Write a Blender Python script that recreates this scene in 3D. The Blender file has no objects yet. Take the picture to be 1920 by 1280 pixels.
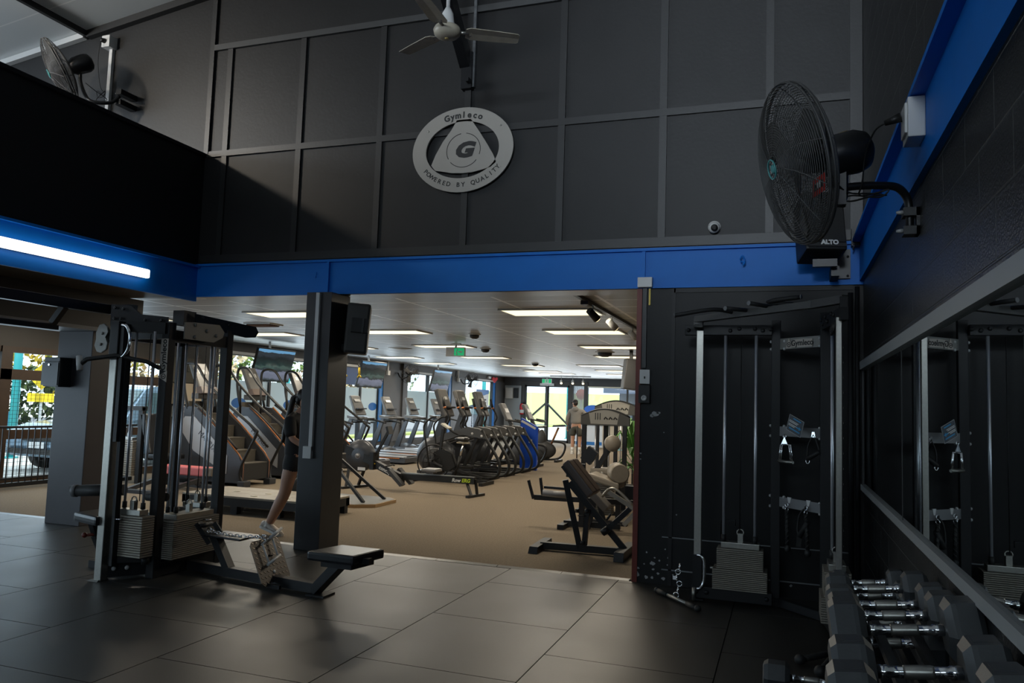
import bpy, bmesh, math, random
from mathutils import Vector as V, Matrix, Euler
random.seed(7)
SC = bpy.context.scene
COL = SC.collection
PI = math.pi
W = {}            # world matrix of every root (parts are authored in world metres unless the root is local)

# ---------------------------------------------------------------- materials
def nt(name):
    m = bpy.data.materials.new(name); m.use_nodes = True
    t = m.node_tree; b = t.nodes['Principled BSDF']
    return m, t, b
def srgb(r, g, b):
    f = lambda c: c/12.92 if c <= .04045 else ((c+.055)/1.055)**2.4
    return (f(r/255), f(g/255), f(b/255), 1)
def mat(name, col, rough=.5, metal=0., noise=0., nscale=40., bump=0., bscale=60., spec=.5, coat=0., emit=None, estr=0.):
    m, t, b = nt(name)
    c = col if len(col) == 4 else (*col, 1)
    b.inputs['Base Color'].default_value = c
    b.inputs['Roughness'].default_value = rough
    b.inputs['Metallic'].default_value = metal
    b.inputs['Specular IOR Level'].default_value = spec
    b.inputs['Coat Weight'].default_value = coat
    if emit:
        b.inputs['Emission Color'].default_value = (*emit[:3], 1); b.inputs['Emission Strength'].default_value = estr
    if noise or bump:
        co = t.nodes.new('ShaderNodeTexCoord')
        if noise:
            n = t.nodes.new('ShaderNodeTexNoise'); n.inputs['Scale'].default_value = nscale; n.inputs['Detail'].default_value = 6
            t.links.new(co.outputs['Object'], n.inputs['Vector'])
            mx = t.nodes.new('ShaderNodeMix'); mx.data_type = 'RGBA'
            mx.inputs['A'].default_value = [x*(1-noise) for x in c[:3]]+[1]
            mx.inputs['B'].default_value = [min(1, x*(1+noise)) for x in c[:3]]+[1]
            t.links.new(n.outputs['Fac'], mx.inputs['Factor']); t.links.new(mx.outputs['Result'], b.inputs['Base Color'])
        if bump:
            n2 = t.nodes.new('ShaderNodeTexNoise'); n2.inputs['Scale'].default_value = bscale; n2.inputs['Detail'].default_value = 8
            t.links.new(co.outputs['Object'], n2.inputs['Vector'])
            bp = t.nodes.new('ShaderNodeBump'); bp.inputs['Strength'].default_value = bump; bp.inputs['Distance'].default_value = .01
            t.links.new(n2.outputs['Fac'], bp.inputs['Height']); t.links.new(bp.outputs['Normal'], b.inputs['Normal'])
    return m
def emis(name, col, s):
    m, t, b = nt(name)
    b.inputs['Base Color'].default_value = (*col[:3], 1)
    b.inputs['Emission Color'].default_value = (*col[:3], 1); b.inputs['Emission Strength'].default_value = s
    return m

# ---------------------------------------------------------------- mesh builder
def frame_of(d, up=(0, 0, 1)):
    d = V(d).normalized(); u = V(up)
    if abs(d.dot(u.normalized())) > .98: u = V((0, 1, 0)) if abs(d.y) < .9 else V((1, 0, 0))
    x = u.cross(d).normalized(); y = d.cross(x).normalized()
    return x, y, d
class M:
    def __init__(s): s.bm = bmesh.new()
    def _v(s, p): return s.bm.verts.new(p)
    def _f(s, vs, sm=False):
        try:
            f = s.bm.faces.new(vs); f.smooth = sm; return f
        except ValueError: return None
    def hexa(s, p, bev=0., sm=False):      # 8 points: bottom 4 ccw, top 4 ccw
        v = [s._v(q) for q in p]
        fs = [s._f([v[i] for i in q], sm) for q in ((3,2,1,0),(4,5,6,7),(0,1,5,4),(1,2,6,5),(2,3,7,6),(3,0,4,7))]
        if bev:
            es = set(e for f in fs if f for e in f.edges)
            r = bmesh.ops.bevel(s.bm, geom=list(es), offset=bev, segments=2, affect='EDGES', profile=.6)
        return s
    def box(s, lo, hi, bev=0.):
        a, b = lo, hi
        return s.hexa([(a[0],a[1],a[2]),(b[0],a[1],a[2]),(b[0],b[1],a[2]),(a[0],b[1],a[2]),
                       (a[0],a[1],b[2]),(b[0],a[1],b[2]),(b[0],b[1],b[2]),(a[0],b[1],b[2])], bev)
    def cbox(s, c, d, rot=(0,0,0), bev=0., R=None):
        R = R if R is not None else Euler(rot).to_matrix()
        c = V(c); h = V(d)/2
        P = [c + R @ V((x*h.x, y*h.y, z*h.z)) for z in (-1,1) for x, y in ((-1,-1),(1,-1),(1,1),(-1,1))]
        return s.hexa(P, bev)
    def bar(s, a, b, w, h=None, up=(0,0,1), bev=0., ext=0.):   # rectangular tube a->b, w across, h along up
        h = h or w; a = V(a); b = V(b); x, y, d = frame_of(b-a, up)
        a = a - d*ext; b = b + d*ext
        q = [(-w/2,-h/2),(w/2,-h/2),(w/2,h/2),(-w/2,h/2)]
        return s.hexa([a+x*i+y*j for i, j in q]+[b+x*i+y*j for i, j in q], bev)
    def ring(s, c, x, y, r, seg): return [s._v(c + x*(r*math.cos(2*PI*i/seg)) + y*(r*math.sin(2*PI*i/seg))) for i in range(seg)]
    def skin(s, rings, closed=False, caps=True, sm=True):
        n = len(rings); k = len(rings[0])
        for i in range(n if closed else n-1):
            A = rings[i]; B = rings[(i+1) % n]
            for j in range(k): s._f([A[j], A[(j+1) % k], B[(j+1) % k], B[j]], sm)
        if caps and not closed:
            s._f(list(reversed(rings[0]))); s._f(rings[-1])
        return s
    def tube(s, pts, r, seg=10, closed=False, caps=True):
        P = [V(p) for p in pts]; n = len(P); R = r if isinstance(r, (list, tuple)) else [r]*n
        rings = []; px = None
        for i in range(n):
            if closed: d = (P[(i+1) % n]-P[i-1])
            elif i == 0: d = P[1]-P[0]
            elif i == n-1: d = P[-1]-P[-2]
            else: d = (P[i+1]-P[i]).normalized()+(P[i]-P[i-1]).normalized()
            if d.length < 1e-9: d = V((0,0,1))
            d.normalize()
            if px is None: x, y, _ = frame_of(d)
            else:
                x = px - d*px.dot(d)
                if x.length < 1e-6: x, y, _ = frame_of(d)
                x.normalize(); y = d.cross(x).normalized()
            px = x
            rings.append(s.ring(P[i], x, y, R[i], seg))
        return s.skin(rings, closed, caps)
    def cyl(s, a, b, r, r2=None, seg=16): return s.tube([a, b], [r, r if r2 is None else r2], seg)
    def lathe(s, prof, o, axis=(0,0,1), seg=24, sm=True, caps=True, sx=1., sy=1.):   # prof: (radius, height)
        x, y, d = frame_of(axis); o = V(o)
        rings = [[s._v(o + d*h + x*(sx*max(r,1e-4)*math.cos(2*PI*i/seg)) + y*(sy*max(r,1e-4)*math.sin(2*PI*i/seg))) for i in range(seg)] for r, h in prof]
        return s.skin(rings, False, caps, sm)
    def prism(s, poly, o, ux, uy, t, bev=0.):    # polygon (2-D) on plane o,ux,uy extruded by t along ux x uy
        ux = V(ux).normalized(); uy = V(uy).normalized(); n = ux.cross(uy).normalized(); o = V(o)
        A = [s._v(o+ux*p[0]+uy*p[1]) for p in poly]; B = [s._v(o+ux*p[0]+uy*p[1]+n*t) for p in poly]
        k = len(poly); fs = [s._f(list(reversed(A))), s._f(B)]
        for i in range(k): fs.append(s._f([A[i], A[(i+1) % k], B[(i+1) % k], B[i]]))
        if bev:
            es = set(e for f in fs if f for e in f.edges)
            bmesh.ops.bevel(s.bm, geom=list(es), offset=bev, segments=2, affect='EDGES')
        return s
    def ell(s, c, r, rot=None, seg=20, rings=12):
        c = V(c); r = (r, r, r) if isinstance(r, (int, float)) else r
        R = rot if isinstance(rot, Matrix) else (Euler(rot).to_matrix() if rot else Matrix.Identity(3))
        L = []
        for i in range(rings+1):
            a = -PI/2 + PI*i/rings; ca = max(math.cos(a), 1e-3)
            L.append([s._v(c + R @ V((r[0]*ca*math.cos(2*PI*j/seg), r[1]*ca*math.sin(2*PI*j/seg), r[2]*math.sin(a)))) for j in range(seg)])
        return s.skin(L)
    def torus(s, c, axis, R, r, seg=32, ts=8, sx=1., sy=1.):
        x, y, d = frame_of(axis); c = V(c)
        return s.tube([c + x*(sx*R*math.cos(2*PI*i/seg)) + y*(sy*R*math.sin(2*PI*i/seg)) for i in range(seg)], r, ts, closed=True)
    def bolt(s, p, n, r=.012, h=.01): return s.lathe([(r, 0), (r, h*.5), (r*.6, h), (0, h)], p, n, 10)
    def bolts(s, ps, n, r=.012, h=.01):
        for p in ps: s.bolt(p, n, r, h)
        return s
    def quad(s, a, b, c, d): s._f([s._v(a), s._v(b), s._v(c), s._v(d)]); return s
    def mesh(s, me, mtx):
        off = [s._v(mtx @ v.co) for v in me.vertices]
        for p in me.polygons: s._f([off[i] for i in p.vertices])
        return s
def arc(c, ux, uy, r, a0, a1, n=8, r2=None):
    c = V(c); ux = V(ux); uy = V(uy); r2 = r2 or r
    return [c + ux*(r*math.cos(math.radians(a0+(a1-a0)*i/n))) + uy*(r2*math.sin(math.radians(a0+(a1-a0)*i/n))) for i in range(n+1)]
def smooth(pts, n=4):                 # Catmull-Rom through points
    P = [V(p) for p in pts]; out = []
    for i in range(len(P)-1):
        p0 = P[max(i-1, 0)]; p1 = P[i]; p2 = P[i+1]; p3 = P[min(i+2, len(P)-1)]
        for k in range(n):
            t = k/n
            out.append(.5*((2*p1)+(p2-p0)*t+(2*p0-5*p1+4*p2-p3)*t*t+(3*p1-p0-3*p2+p3)*t**3))
    return out+[P[-1]]

# ---------------------------------------------------------------- objects
def props(o, label=None, cat=None, group=None, kind=None):
    if label: o['label'] = label
    if cat: o['category'] = cat
    if group: o['group'] = group
    if kind: o['kind'] = kind
    return o
def link(name, mb, m, parent=None, label=None, loc=None):
    me = bpy.data.meshes.new(name)
    bm = mb.bm
    bmesh.ops.recalc_face_normals(bm, faces=bm.faces)
    if parent is not None and parent.name in W: bm.transform(W[parent.name].inverted())
    elif loc is not None: bm.transform(Matrix.Translation(-V(loc)))
    bm.to_mesh(me); bm.free()
    for q in (m if isinstance(m, (list, tuple)) else [m]): me.materials.append(q)
    o = bpy.data.objects.new(name, me); COL.objects.link(o)
    if parent is not None:
        o.parent = parent
        if parent.name in W: W[o.name] = W[parent.name]
    if loc is not None: o.location = loc
    if label: o['label'] = label
    return o
def thing(name, label, cat, loc=(0,0,0), rz=0., group=None, local=False):
    o = bpy.data.objects.new(name, None); COL.objects.link(o)
    o.location = loc; o.rotation_euler = (0, 0, rz); o.empty_display_size = .1
    W[o.name] = Matrix.Identity(4) if local else Matrix.Translation(loc) @ Matrix.Rotation(rz, 4, 'Z')
    return props(o, label, cat, group)
def solo(name, mb, m, label, cat, group=None, loc=None, kind=None):
    return props(link(name, mb, m, None, None, loc), label, cat, group, kind)
def struct(name, mb, m, parent=None): 
    o = link(name, mb, m, parent)
    if parent is None: o['kind'] = 'structure'
    return o
def dup(root, loc, rz=0., label=None, group=None):
    def cp(o, par):
        c = o.copy(); COL.objects.link(c)
        if par is not None: c.parent = par
        for ch in o.children: cp(ch, c)
        return c
    r = cp(root, None); r.location = loc; r.rotation_euler = (0, 0, rz)
    if label: r['label'] = label
    if group: r['group'] = group
    return r
def textmesh(s, size=1., ext=0., italic=0., bold=0., align='CENTER', space=1.):
    c = bpy.data.curves.new('t', 'FONT'); c.body = s; c.size = size; c.extrude = ext; c.shear = italic; c.offset = bold
    c.align_x = align; c.align_y = 'CENTER'; c.resolution_u = 3; c.space_character = space
    o = bpy.data.objects.new('t', c)
    me = bpy.data.meshes.new_from_object(o)
    bpy.data.objects.remove(o); bpy.data.curves.remove(c)
    return me
def plane_mtx(o, ux, uy):
    ux = V(ux).normalized(); uy = V(uy).normalized(); n = ux.cross(uy).normalized()
    return Matrix(((ux.x, uy.x, n.x, o[0]), (ux.y, uy.y, n.y, o[1]), (ux.z, uy.z, n.z, o[2]), (0,0,0,1)))
def text(mb, s, o, ux, uy, size, ext=.001, **k):
    me = textmesh(s, size, ext, **k); mb.mesh(me, plane_mtx(o, ux, uy)); bpy.data.meshes.remove(me); return mb

# ---------------------------------------------------------------- camera (eye 1.5 m above the rubber floor)
def cam():
    yaw, pitch, roll = (math.radians(a) for a in (-19.4294, 4.62464, 1.88278))
    f = V((math.sin(yaw)*math.cos(pitch), math.cos(yaw)*math.cos(pitch), math.sin(pitch)))
    r = V((math.cos(yaw), -math.sin(yaw), 0)); u = r.cross(f)
    r2 = r*math.cos(roll)+u*math.sin(roll); u2 = -r*math.sin(roll)+u*math.cos(roll)
    c = bpy.data.cameras.new('camera'); c.sensor_width = 36; c.lens = 36*1459.18/1920; c.clip_start = .05; c.clip_end = 300
    o = bpy.data.objects.new('camera', c); COL.objects.link(o)
    o.matrix_world = Matrix(((r2.x,u2.x,-f.x,0),(r2.y,u2.y,-f.y,0),(r2.z,u2.z,-f.z,1.5),(0,0,0,1)))
    SC.camera = o
cam()
SC.view_settings.view_transform = 'Standard'; SC.view_settings.look = 'None'; SC.view_settings.gamma = 1
SC.view_settings.use_curve_mapping = False; SC.view_settings.exposure = 0.
SC.cycles.use_denoising = True
SC.cycles.max_bounces = 10; SC.cycles.glossy_bounces = 4; SC.cycles.transmission_bounces = 6; SC.cycles.transparent_max_bounces = 16
SC.cycles.sample_clamp_indirect = 6.; SC.cycles.caustics_reflective = False; SC.cycles.caustics_refractive = False
# ---------------------------------------------------------------- palette
BLK = mat('black_wall_paint', (.0135,.0135,.014), .5, bump=.12, bscale=30, noise=.25, nscale=3, spec=.35)
BLKB = mat('black_batten_paint', (.016,.016,.0165), .45, bump=.08, bscale=40)
FASC = mat('black_fascia', (.006,.0065,.0075), .5, bump=.05, bscale=20)
BLUE = mat('blue_gloss_paint', (.0005,.16,.60), .5, spec=.3, bump=.06, bscale=18, noise=.08, nscale=5)
STEEL = mat('black_steel', (.008,.0085,.01), .36, spec=.4)
STEELM = mat('black_powder_coat', (.010,.0105,.012), .48, bump=.03, bscale=300, spec=.35)
CHROME = mat('chrome', (.75,.76,.78), .12, 1.)
ROD = mat('polished_rod', (.55,.56,.6), .3, .65)
BRUSH = mat('brushed_steel', (.36,.35,.32), .36, .85, noise=.15, nscale=60)
BOLTM = mat('zinc_bolt', (.55,.55,.55), .4, .15)
PLATE = mat('weight_plate_grey', (.27,.245,.205), .5, .3, noise=.2, nscale=70)
GREYM = mat('grey_metal_plate', (.2,.195,.18), .4, .4)
RUBB = mat('black_rubber', (.012,.012,.012), .6)
VINYL = mat('black_vinyl', (.012,.013,.015), .3, bump=.04, bscale=120)
PLAST = mat('black_plastic', (.011,.011,.011), .45, spec=.35)
DGREY = mat('dark_grey_plastic', (.035,.035,.036), .45, spec=.4)
MGREY = mat('mid_grey_plastic', (.17,.17,.175), .4)
WHITE = mat('white_plastic', (.62,.62,.61), .4)
CREAM = mat('aged_white_enamel', (.42,.38,.3), .4, noise=.3, nscale=14)
GREYP = mat('grey_painted_beam', (.25,.26,.27), .5, noise=.12, nscale=6)
BROWNP = mat('black_brown_paint', (.03,.026,.021), .45, noise=.2, nscale=5)
TIMBER = mat('brown_stained_timber', (.045,.024,.012), .45, noise=.3, nscale=9)
RED = mat('red_oxide_timber', (.16,.022,.012), .5, noise=.2, nscale=12)
YELLOW = mat('yellow_paint', (.8,.55,.02), .4)
ORANGE = mat('orange_trim', (.38,.12,.025), .45)
SKIN = mat('skin', (.43,.23,.15), .5, noise=.06, nscale=12)
GREEN = mat('exit_green', (.005,.3,.1), .4, emit=(.01,.55,.2), estr=.5)

def glass_mat(name='window_glass', tint=(.93,.97,.97)):
    m, t, b = nt(name); t.nodes.remove(b)
    out = t.nodes['Material Output']; tr = t.nodes.new('ShaderNodeBsdfTransparent'); tr.inputs[0].default_value = (*tint, 1)
    gl = t.nodes.new('ShaderNodeBsdfGlossy'); gl.inputs['Roughness'].default_value = .02
    fr = t.nodes.new('ShaderNodeFresnel'); fr.inputs['IOR'].default_value = 1.45
    mx = t.nodes.new('ShaderNodeMixShader')
    ge = t.nodes.new('ShaderNodeNewGeometry'); su = t.nodes.new('ShaderNodeMath'); su.operation = 'SUBTRACT'; su.inputs[0].default_value = 1
    mu = t.nodes.new('ShaderNodeMath'); mu.operation = 'MULTIPLY'
    t.links.new(ge.outputs['Backfacing'], su.inputs[1]); t.links.new(su.outputs[0], mu.inputs[0]); t.links.new(fr.outputs[0], mu.inputs[1])
    t.links.new(mu.outputs[0], mx.inputs[0]); t.links.new(tr.outputs[0], mx.inputs[1]); t.links.new(gl.outputs[0], mx.inputs[2])
    t.links.new(mx.outputs[0], out.inputs[0]); return m
GLASS = glass_mat()
def frost():
    m, t, b = nt('frosted_film'); t.nodes.remove(b); out = t.nodes['Material Output']
    d = t.nodes.new('ShaderNodeBsdfDiffuse'); d.inputs[0].default_value = (.7,.74,.74,1)
    l = t.nodes.new('ShaderNodeBsdfTranslucent'); l.inputs[0].default_value = (.62,.68,.7,1)
    mx = t.nodes.new('ShaderNodeMixShader'); mx.inputs[0].default_value = .6
    t.links.new(d.outputs[0], mx.inputs[1]); t.links.new(l.outputs[0], mx.inputs[2]); t.links.new(mx.outputs[0], out.inputs[0]); return m
FROST = frost()
def rubber():
    m, t, b = nt('rubber_tile')
    co = t.nodes.new('ShaderNodeTexCoord')
    n1 = t.nodes.new('ShaderNodeTexNoise'); n1.inputs['Scale'].default_value = 2.2; n1.inputs['Detail'].default_value = 7
    n2 = t.nodes.new('ShaderNodeTexNoise'); n2.inputs['Scale'].default_value = 260; n2.inputs['Detail'].default_value = 2
    for n in (n1, n2): t.links.new(co.outputs['Object'], n.inputs['Vector'])
    r1 = t.nodes.new('ShaderNodeValToRGB'); r1.color_ramp.elements[0].position = .3; r1.color_ramp.elements[1].position = .75
    r1.color_ramp.elements[0].color = (.021,.020,.018,1); r1.color_ramp.elements[1].color = (.040,.037,.032,1)
    t.links.new(n1.outputs['Fac'], r1.inputs['Fac'])
    r2 = t.nodes.new('ShaderNodeValToRGB'); r2.color_ramp.elements[0].position = .35; r2.color_ramp.elements[1].position = .75
    r2.color_ramp.elements[0].color = (.6,.6,.6,1); r2.color_ramp.elements[1].color = (1.7,1.65,1.55,1)
    t.links.new(n2.outputs['Fac'], r2.inputs['Fac'])
    mx = t.nodes.new('ShaderNodeMix'); mx.data_type = 'RGBA'; mx.blend_type = 'MULTIPLY'; mx.inputs['Factor'].default_value = 1
    t.links.new(r1.outputs['Color'], mx.inputs['A']); t.links.new(r2.outputs['Color'], mx.inputs['B'])
    t.links.new(mx.outputs['Result'], b.inputs['Base Color'])
    rr = t.nodes.new('ShaderNodeMapRange'); rr.inputs['To Min'].default_value = .34; rr.inputs['To Max'].default_value = .5
    t.links.new(n1.outputs['Fac'], rr.inputs['Value']); t.links.new(rr.outputs['Result'], b.inputs['Roughness'])
    bp = t.nodes.new('ShaderNodeBump'); bp.inputs['Strength'].default_value = .25; bp.inputs['Distance'].default_value = .002
    t.links.new(n2.outputs['Fac'], bp.inputs['Height']); t.links.new(bp.outputs['Normal'], b.inputs['Normal'])
    return m
RUBTILE = rubber()
CARPET = mat('beige_carpet', (.20,.162,.118), .95, noise=.45, nscale=55, bump=.6, bscale=220, spec=.1)
def blocks():
    m, t, b = nt('black_painted_block')
    co = t.nodes.new('ShaderNodeTexCoord'); sp = t.nodes.new('ShaderNodeSeparateXYZ'); cb = t.nodes.new('ShaderNodeCombineXYZ')
    t.links.new(co.outputs['Object'], sp.inputs[0]); t.links.new(sp.outputs['Y'], cb.inputs['X']); az = t.nodes.new('ShaderNodeMath'); az.operation = 'ADD'; az.inputs[1].default_value = .02; t.links.new(sp.outputs['Z'], az.inputs[0]); t.links.new(az.outputs[0], cb.inputs['Y'])
    br = t.nodes.new('ShaderNodeTexBrick'); br.inputs['Scale'].default_value = 1; br.inputs['Brick Width'].default_value = .41; br.inputs['Row Height'].default_value = .2
    br.inputs['Mortar Size'].default_value = .006; br.inputs['Mortar Smooth'].default_value = .6; br.inputs['Bias'].default_value = 0
    br.inputs['Color1'].default_value = (.012,.012,.0125,1); br.inputs['Color2'].default_value = (.0145,.0145,.015,1); br.inputs['Mortar'].default_value = (.05,.05,.048,1)
    t.links.new(cb.outputs[0], br.inputs['Vector']); t.links.new(br.outputs['Color'], b.inputs['Base Color'])
    n = t.nodes.new('ShaderNodeTexNoise'); n.inputs['Scale'].default_value = 90; n.inputs['Detail'].default_value = 4; t.links.new(co.outputs['Object'], n.inputs['Vector'])
    ma = t.nodes.new('ShaderNodeMath'); ma.operation = 'MULTIPLY_ADD'; ma.inputs[1].default_value = -2.2
    t.links.new(br.outputs['Fac'], ma.inputs[0]); t.links.new(n.outputs['Fac'], ma.inputs[2])
    bp = t.nodes.new('ShaderNodeBump'); bp.inputs['Strength'].default_value = .5; bp.inputs['Distance'].default_value = .006
    t.links.new(ma.outputs[0], bp.inputs['Height']); t.links.new(bp.outputs['Normal'], b.inputs['Normal'])
    b.inputs['Roughness'].default_value = .32
    return m
BLOCK = blocks()
def gridmat(name, base, line, sx, sy, wx, wy, rough, ox=0., oy=0., line2=None):
    m, t, b = nt(name)
    co = t.nodes.new('ShaderNodeTexCoord'); sp = t.nodes.new('ShaderNodeSeparateXYZ'); t.links.new(co.outputs['Object'], sp.inputs[0])
    def mth(op, a, v):
        n = t.nodes.new('ShaderNodeMath'); n.operation = op
        if isinstance(a, (int, float)): n.inputs[0].default_value = a
        else: t.links.new(a, n.inputs[0])
        if isinstance(v, (int, float)): n.inputs[1].default_value = v
        else: t.links.new(v, n.inputs[1])
        return n.outputs[0]
    def ln(ax, s, w, o): return mth('LESS_THAN', mth('FRACT', mth('DIVIDE', mth('ADD', sp.outputs[ax], 100*s-o), s), 0), w/s)
    lx = ln('X', sx, wx, ox); ly = ln('Y', sy, wy, oy)
    m1 = t.nodes.new('ShaderNodeMix'); m1.data_type = 'RGBA'; m1.inputs['A'].default_value = (*base, 1); m1.inputs['B'].default_value = (*(line2 or line), 1); t.links.new(ly, m1.inputs['Factor'])
    m2 = t.nodes.new('ShaderNodeMix'); m2.data_type = 'RGBA'; m2.inputs['B'].default_value = (*line, 1); t.links.new(m1.outputs['Result'], m2.inputs['A']); t.links.new(lx, m2.inputs['Factor'])
    t.links.new(m2.outputs['Result'], b.inputs['Base Color']); b.inputs['Roughness'].default_value = rough
    return m
CEIL = gridmat('ceiling_tiles', (.40,.40,.395), (1.,1.,.98), 1.15, .575, .04, .035, .4, -3.02, 7.55)
ROOFM = gridmat('roof_panels', (.74,.77,.77), (.92,.93,.92), 1.6, 1.05, .012, .018, .5)

YW, XW = 6.9, .6
# ---------------------------------------------------------------- floors
m = M()
XL = [-11.38,-10.38,-9.38,-8.38,-7.38,-6.37,-5.36,-4.38,-3.37,-2.37,-1.371,-.372,.6]
PH = {0:.62, 1:.35, 2:.02, 3:.5, 4:.2, 5:4.455, 6:4.9, 7:4.285, 8:4.73, 9:5.214, 10:4.656, 11:5.18}
for i in range(len(XL)-1):
    x0, x1 = XL[i]+.0035, XL[i+1]-.0035
    y = PH[i]
    while y > -7: y -= 1.078
    while y < 6.9:
        a = max(y, -7)+.0035; b = min(y+1.078, 6.9)-.0035
        if b-a > .02: m.box((x0, a, -.02), (x1, b, 0))
        y += 1.078
struct('floor', m, RUBTILE)
m = M(); m.box((-11.4,-7.2,-.1), (.8,6.9,-.012)); struct('floor_base', m, mat('floor_base_dark', (.004,.004,.004), .8))
m = M(); m.box((-11.4,6.97,-.1), (3.2,31.2,0)); struct('floor_carpet', m, CARPET)
m = M()
for k in range(16): m.hexa([(-11.2+.62*k+.003,6.9,-.01),(-11.2+.62*(k+1)-.003,6.9,-.01),(-11.2+.62*(k+1)-.003,6.97,-.01),(-11.2+.62*k+.003,6.97,-.01),
                            (-11.2+.62*k+.003,6.9,.0),(-11.2+.62*(k+1)-.003,6.9,.0),(-11.2+.62*(k+1)-.003,6.97,.006),(-11.2+.62*k+.003,6.97,.006)])
struct('trim_1', m, mat('rubber_edge_strip', (.06,.058,.053), .3))

# ---------------------------------------------------------------- walls of the tall room
rz = lambda x: 6.03+.14*(x+6.65)
def wallprism(lo, hi, zb, y0, y1):
    mm = M(); mm.hexa([(lo,y0,zb),(hi,y0,zb),(hi,y1,zb),(lo,y1,zb),(lo,y0,rz(lo)),(hi,y0,rz(hi)),(hi,y1,rz(hi)),(lo,y1,rz(lo))]); return mm
struct('wall_back', wallprism(-11.2, XW, 2.93, YW, YW+.2), BLK)
m = M(); m.box((-1.21, YW, 0), (XW, YW+.2, 2.57)); wb = struct('wall_back_lower', m, mat('black_pier_paint', (.009,.009,.0095), .5, bump=.1, bscale=30, spec=.3))
CHIP = mat('bare_plaster_chip', (.42,.42,.42), .8)
rn = random.Random(11)
def chip(x, z, r):
    q = M(); n = rn.randint(7,10); q.prism([(r*rn.uniform(.5,1.2)*math.cos(2*PI*i/n), r*.8*rn.uniform(.5,1.2)*math.sin(2*PI*i/n)) for i in range(n)], (x,YW-.0006,z), (1,0,0), (0,0,1), .0005); link('paint_chip', q, CHIP, wb)
for x, z, r in ((-1.08,1.46,.035),(-1.11,1.44,.022),(-1.05,1.47,.016),(-1.2,1.11,.012),(-1.2,1.06,.01),(-1.13,.26,.012),(-1.08,.17,.026),(-1.07,.12,.014),(-.98,.05,.02),(-1.215,.07,.03),(-1.205,.12,.018),(-1.13,.05,.02),(-1.08,.05,.014),(-.94,.23,.014),(-.95,.17,.01),(-1.02,.2,.011),(-1.06,.22,.008),(-.9,.09,.012),(-1.03,.09,.012),(-.88,.6,.008),(-1.0,1.3,.006),(-.3,.18,.02),(.05,.1,.014),(-.97,.3,.008),(-1.15,.16,.008)): chip(x, z, r)
m = M(); m.box((-1.0,YW-.012,.4),(.5,YW,.408)); m.box((-1.0,YW-.012,.125),(.5,YW,.134)); struct('trim_9', m, GREYP)
m = M()
for x in (-5.883,-4.92,-3.945,-2.973,-2.003,-1.05,-.135): m.box((x-.033, YW-.022, 3.03), (x+.033, YW, 5.37))
for x in (-2.973,): pass
m.box((-6.12, YW-.024, 4.14), (.54, YW, 4.205)); m.box((-6.12, YW-.02, 2.945), (.54, YW, 3.03)); 
m.box((.5, YW-.03, 2.945), (.595, YW, rz(.5))); m.box((-6.16, YW-.03, 4.18), (-6.1, YW, rz(-6.1)-.03))
struct('trim_2', m, BLKB)
m = M(); m.box((-6.1, YW-.035, 5.37), (.5, YW, 5.435)); struct('trim_3', m, mat('dusty_ledge', (.045,.046,.047), .5))  # ledge in a lighter grey than the battens
m = M(); m.box((-.93, YW-.012, 2.53), (.52, YW, 2.57)); m.box((-.945, YW-.012, 0), (-.915, YW, 2.57)); struct('trim_4', m, BLK)
m = M(); m.box((-1.255, YW-.015, 0), (-1.21, YW+.22, 2.57)); struct('door_1_jamb', m, RED)
struct('wall_right', (lambda q: (q.box((XW,-7.2,0),(XW+.2,YW+.2,7.2)), q)[1])(M()), BLOCK)
m = M(); m.box((-11.4,-7.2,0),(XW+.2,-7,3.1)); m.box((-11.4,-7.2,5.3),(XW+.2,-7,7.2)); m.box((-11.4,-7.2,3.1),(-5.2,-7,5.3)); m.box((.1,-7.2,3.1),(XW+.2,-7,5.3))
struct('wall_front', m, BLK)
m = M(); m.box((-5.2,-7.12,3.1),(.1,-7.1,5.3)); struct('window_1', m, GLASS)
# raked roof lining
m = M(); m.hexa([(-11.3,-7.2,rz(-11.3)),(XW+.2,-7.2,rz(XW+.2)),(XW+.2,YW+.2,rz(XW+.2)),(-11.3,YW+.2,rz(-11.3)),
                 (-11.3,-7.2,rz(-11.3)+.1),(XW+.2,-7.2,rz(XW+.2)+.1),(XW+.2,YW+.2,rz(XW+.2)+.1),(-11.3,YW+.2,rz(-11.3)+.1)])
struct('ceiling', m, ROOFM)
m = M(); m.bar((-9.9,YW-.04,rz(-9.9)-.04),(-8.05,YW-.04,rz(-8.05)-.04),.07,.07); struct('trim_5', m, WHITE)
m = M(); m.bar((-8.0,YW-.04,rz(-8.0)-.04),(XW,YW-.04,rz(XW)-.04),.07,.09); struct('trim_6', m, BLKB)
m = M(); m.bar((-8.02,-7,rz(-8.02)-.03),(-8.02,YW,rz(-8.02)-.03),.05,.07); struct('trim_7', m, BLKB)
# blue steel beams
m = M(); m.box((-6.15,YW-.01,2.57),(XW,YW+.02,2.925)); m.box((-6.15,YW-.045,2.905),(XW,YW+.02,2.93)); m.box((-4.45,YW-.03,2.57),(XW,YW+.02,2.592))
m.box((-4.475,YW-.04,2.57),(-4.45,YW,2.92)); m.box((-1.215,YW-.035,2.6),(-1.185,YW,2.92)); m.cbox((-4.62,YW-.012,2.79),(.02,.012,.03)); m.cbox((-4.63,YW-.012,2.755),(.03,.012,.02))
struct('beam_back', m, BLUE)
m = M(); m.box((-6.15,YW+.02,2.572),(-1.21,YW+.36,2.6)); struct('beam_soffit', m, mat('dusty_white_soffit', (.42,.41,.39), .35, noise=.5, nscale=2.5))
m = M(); m.box((-6.19,-7,2.52),(-6.15,YW,2.9)); m.box((-6.19,-7,2.89),(-6.11,YW,2.915)); struct('beam_left', m, BLUE)
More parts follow.
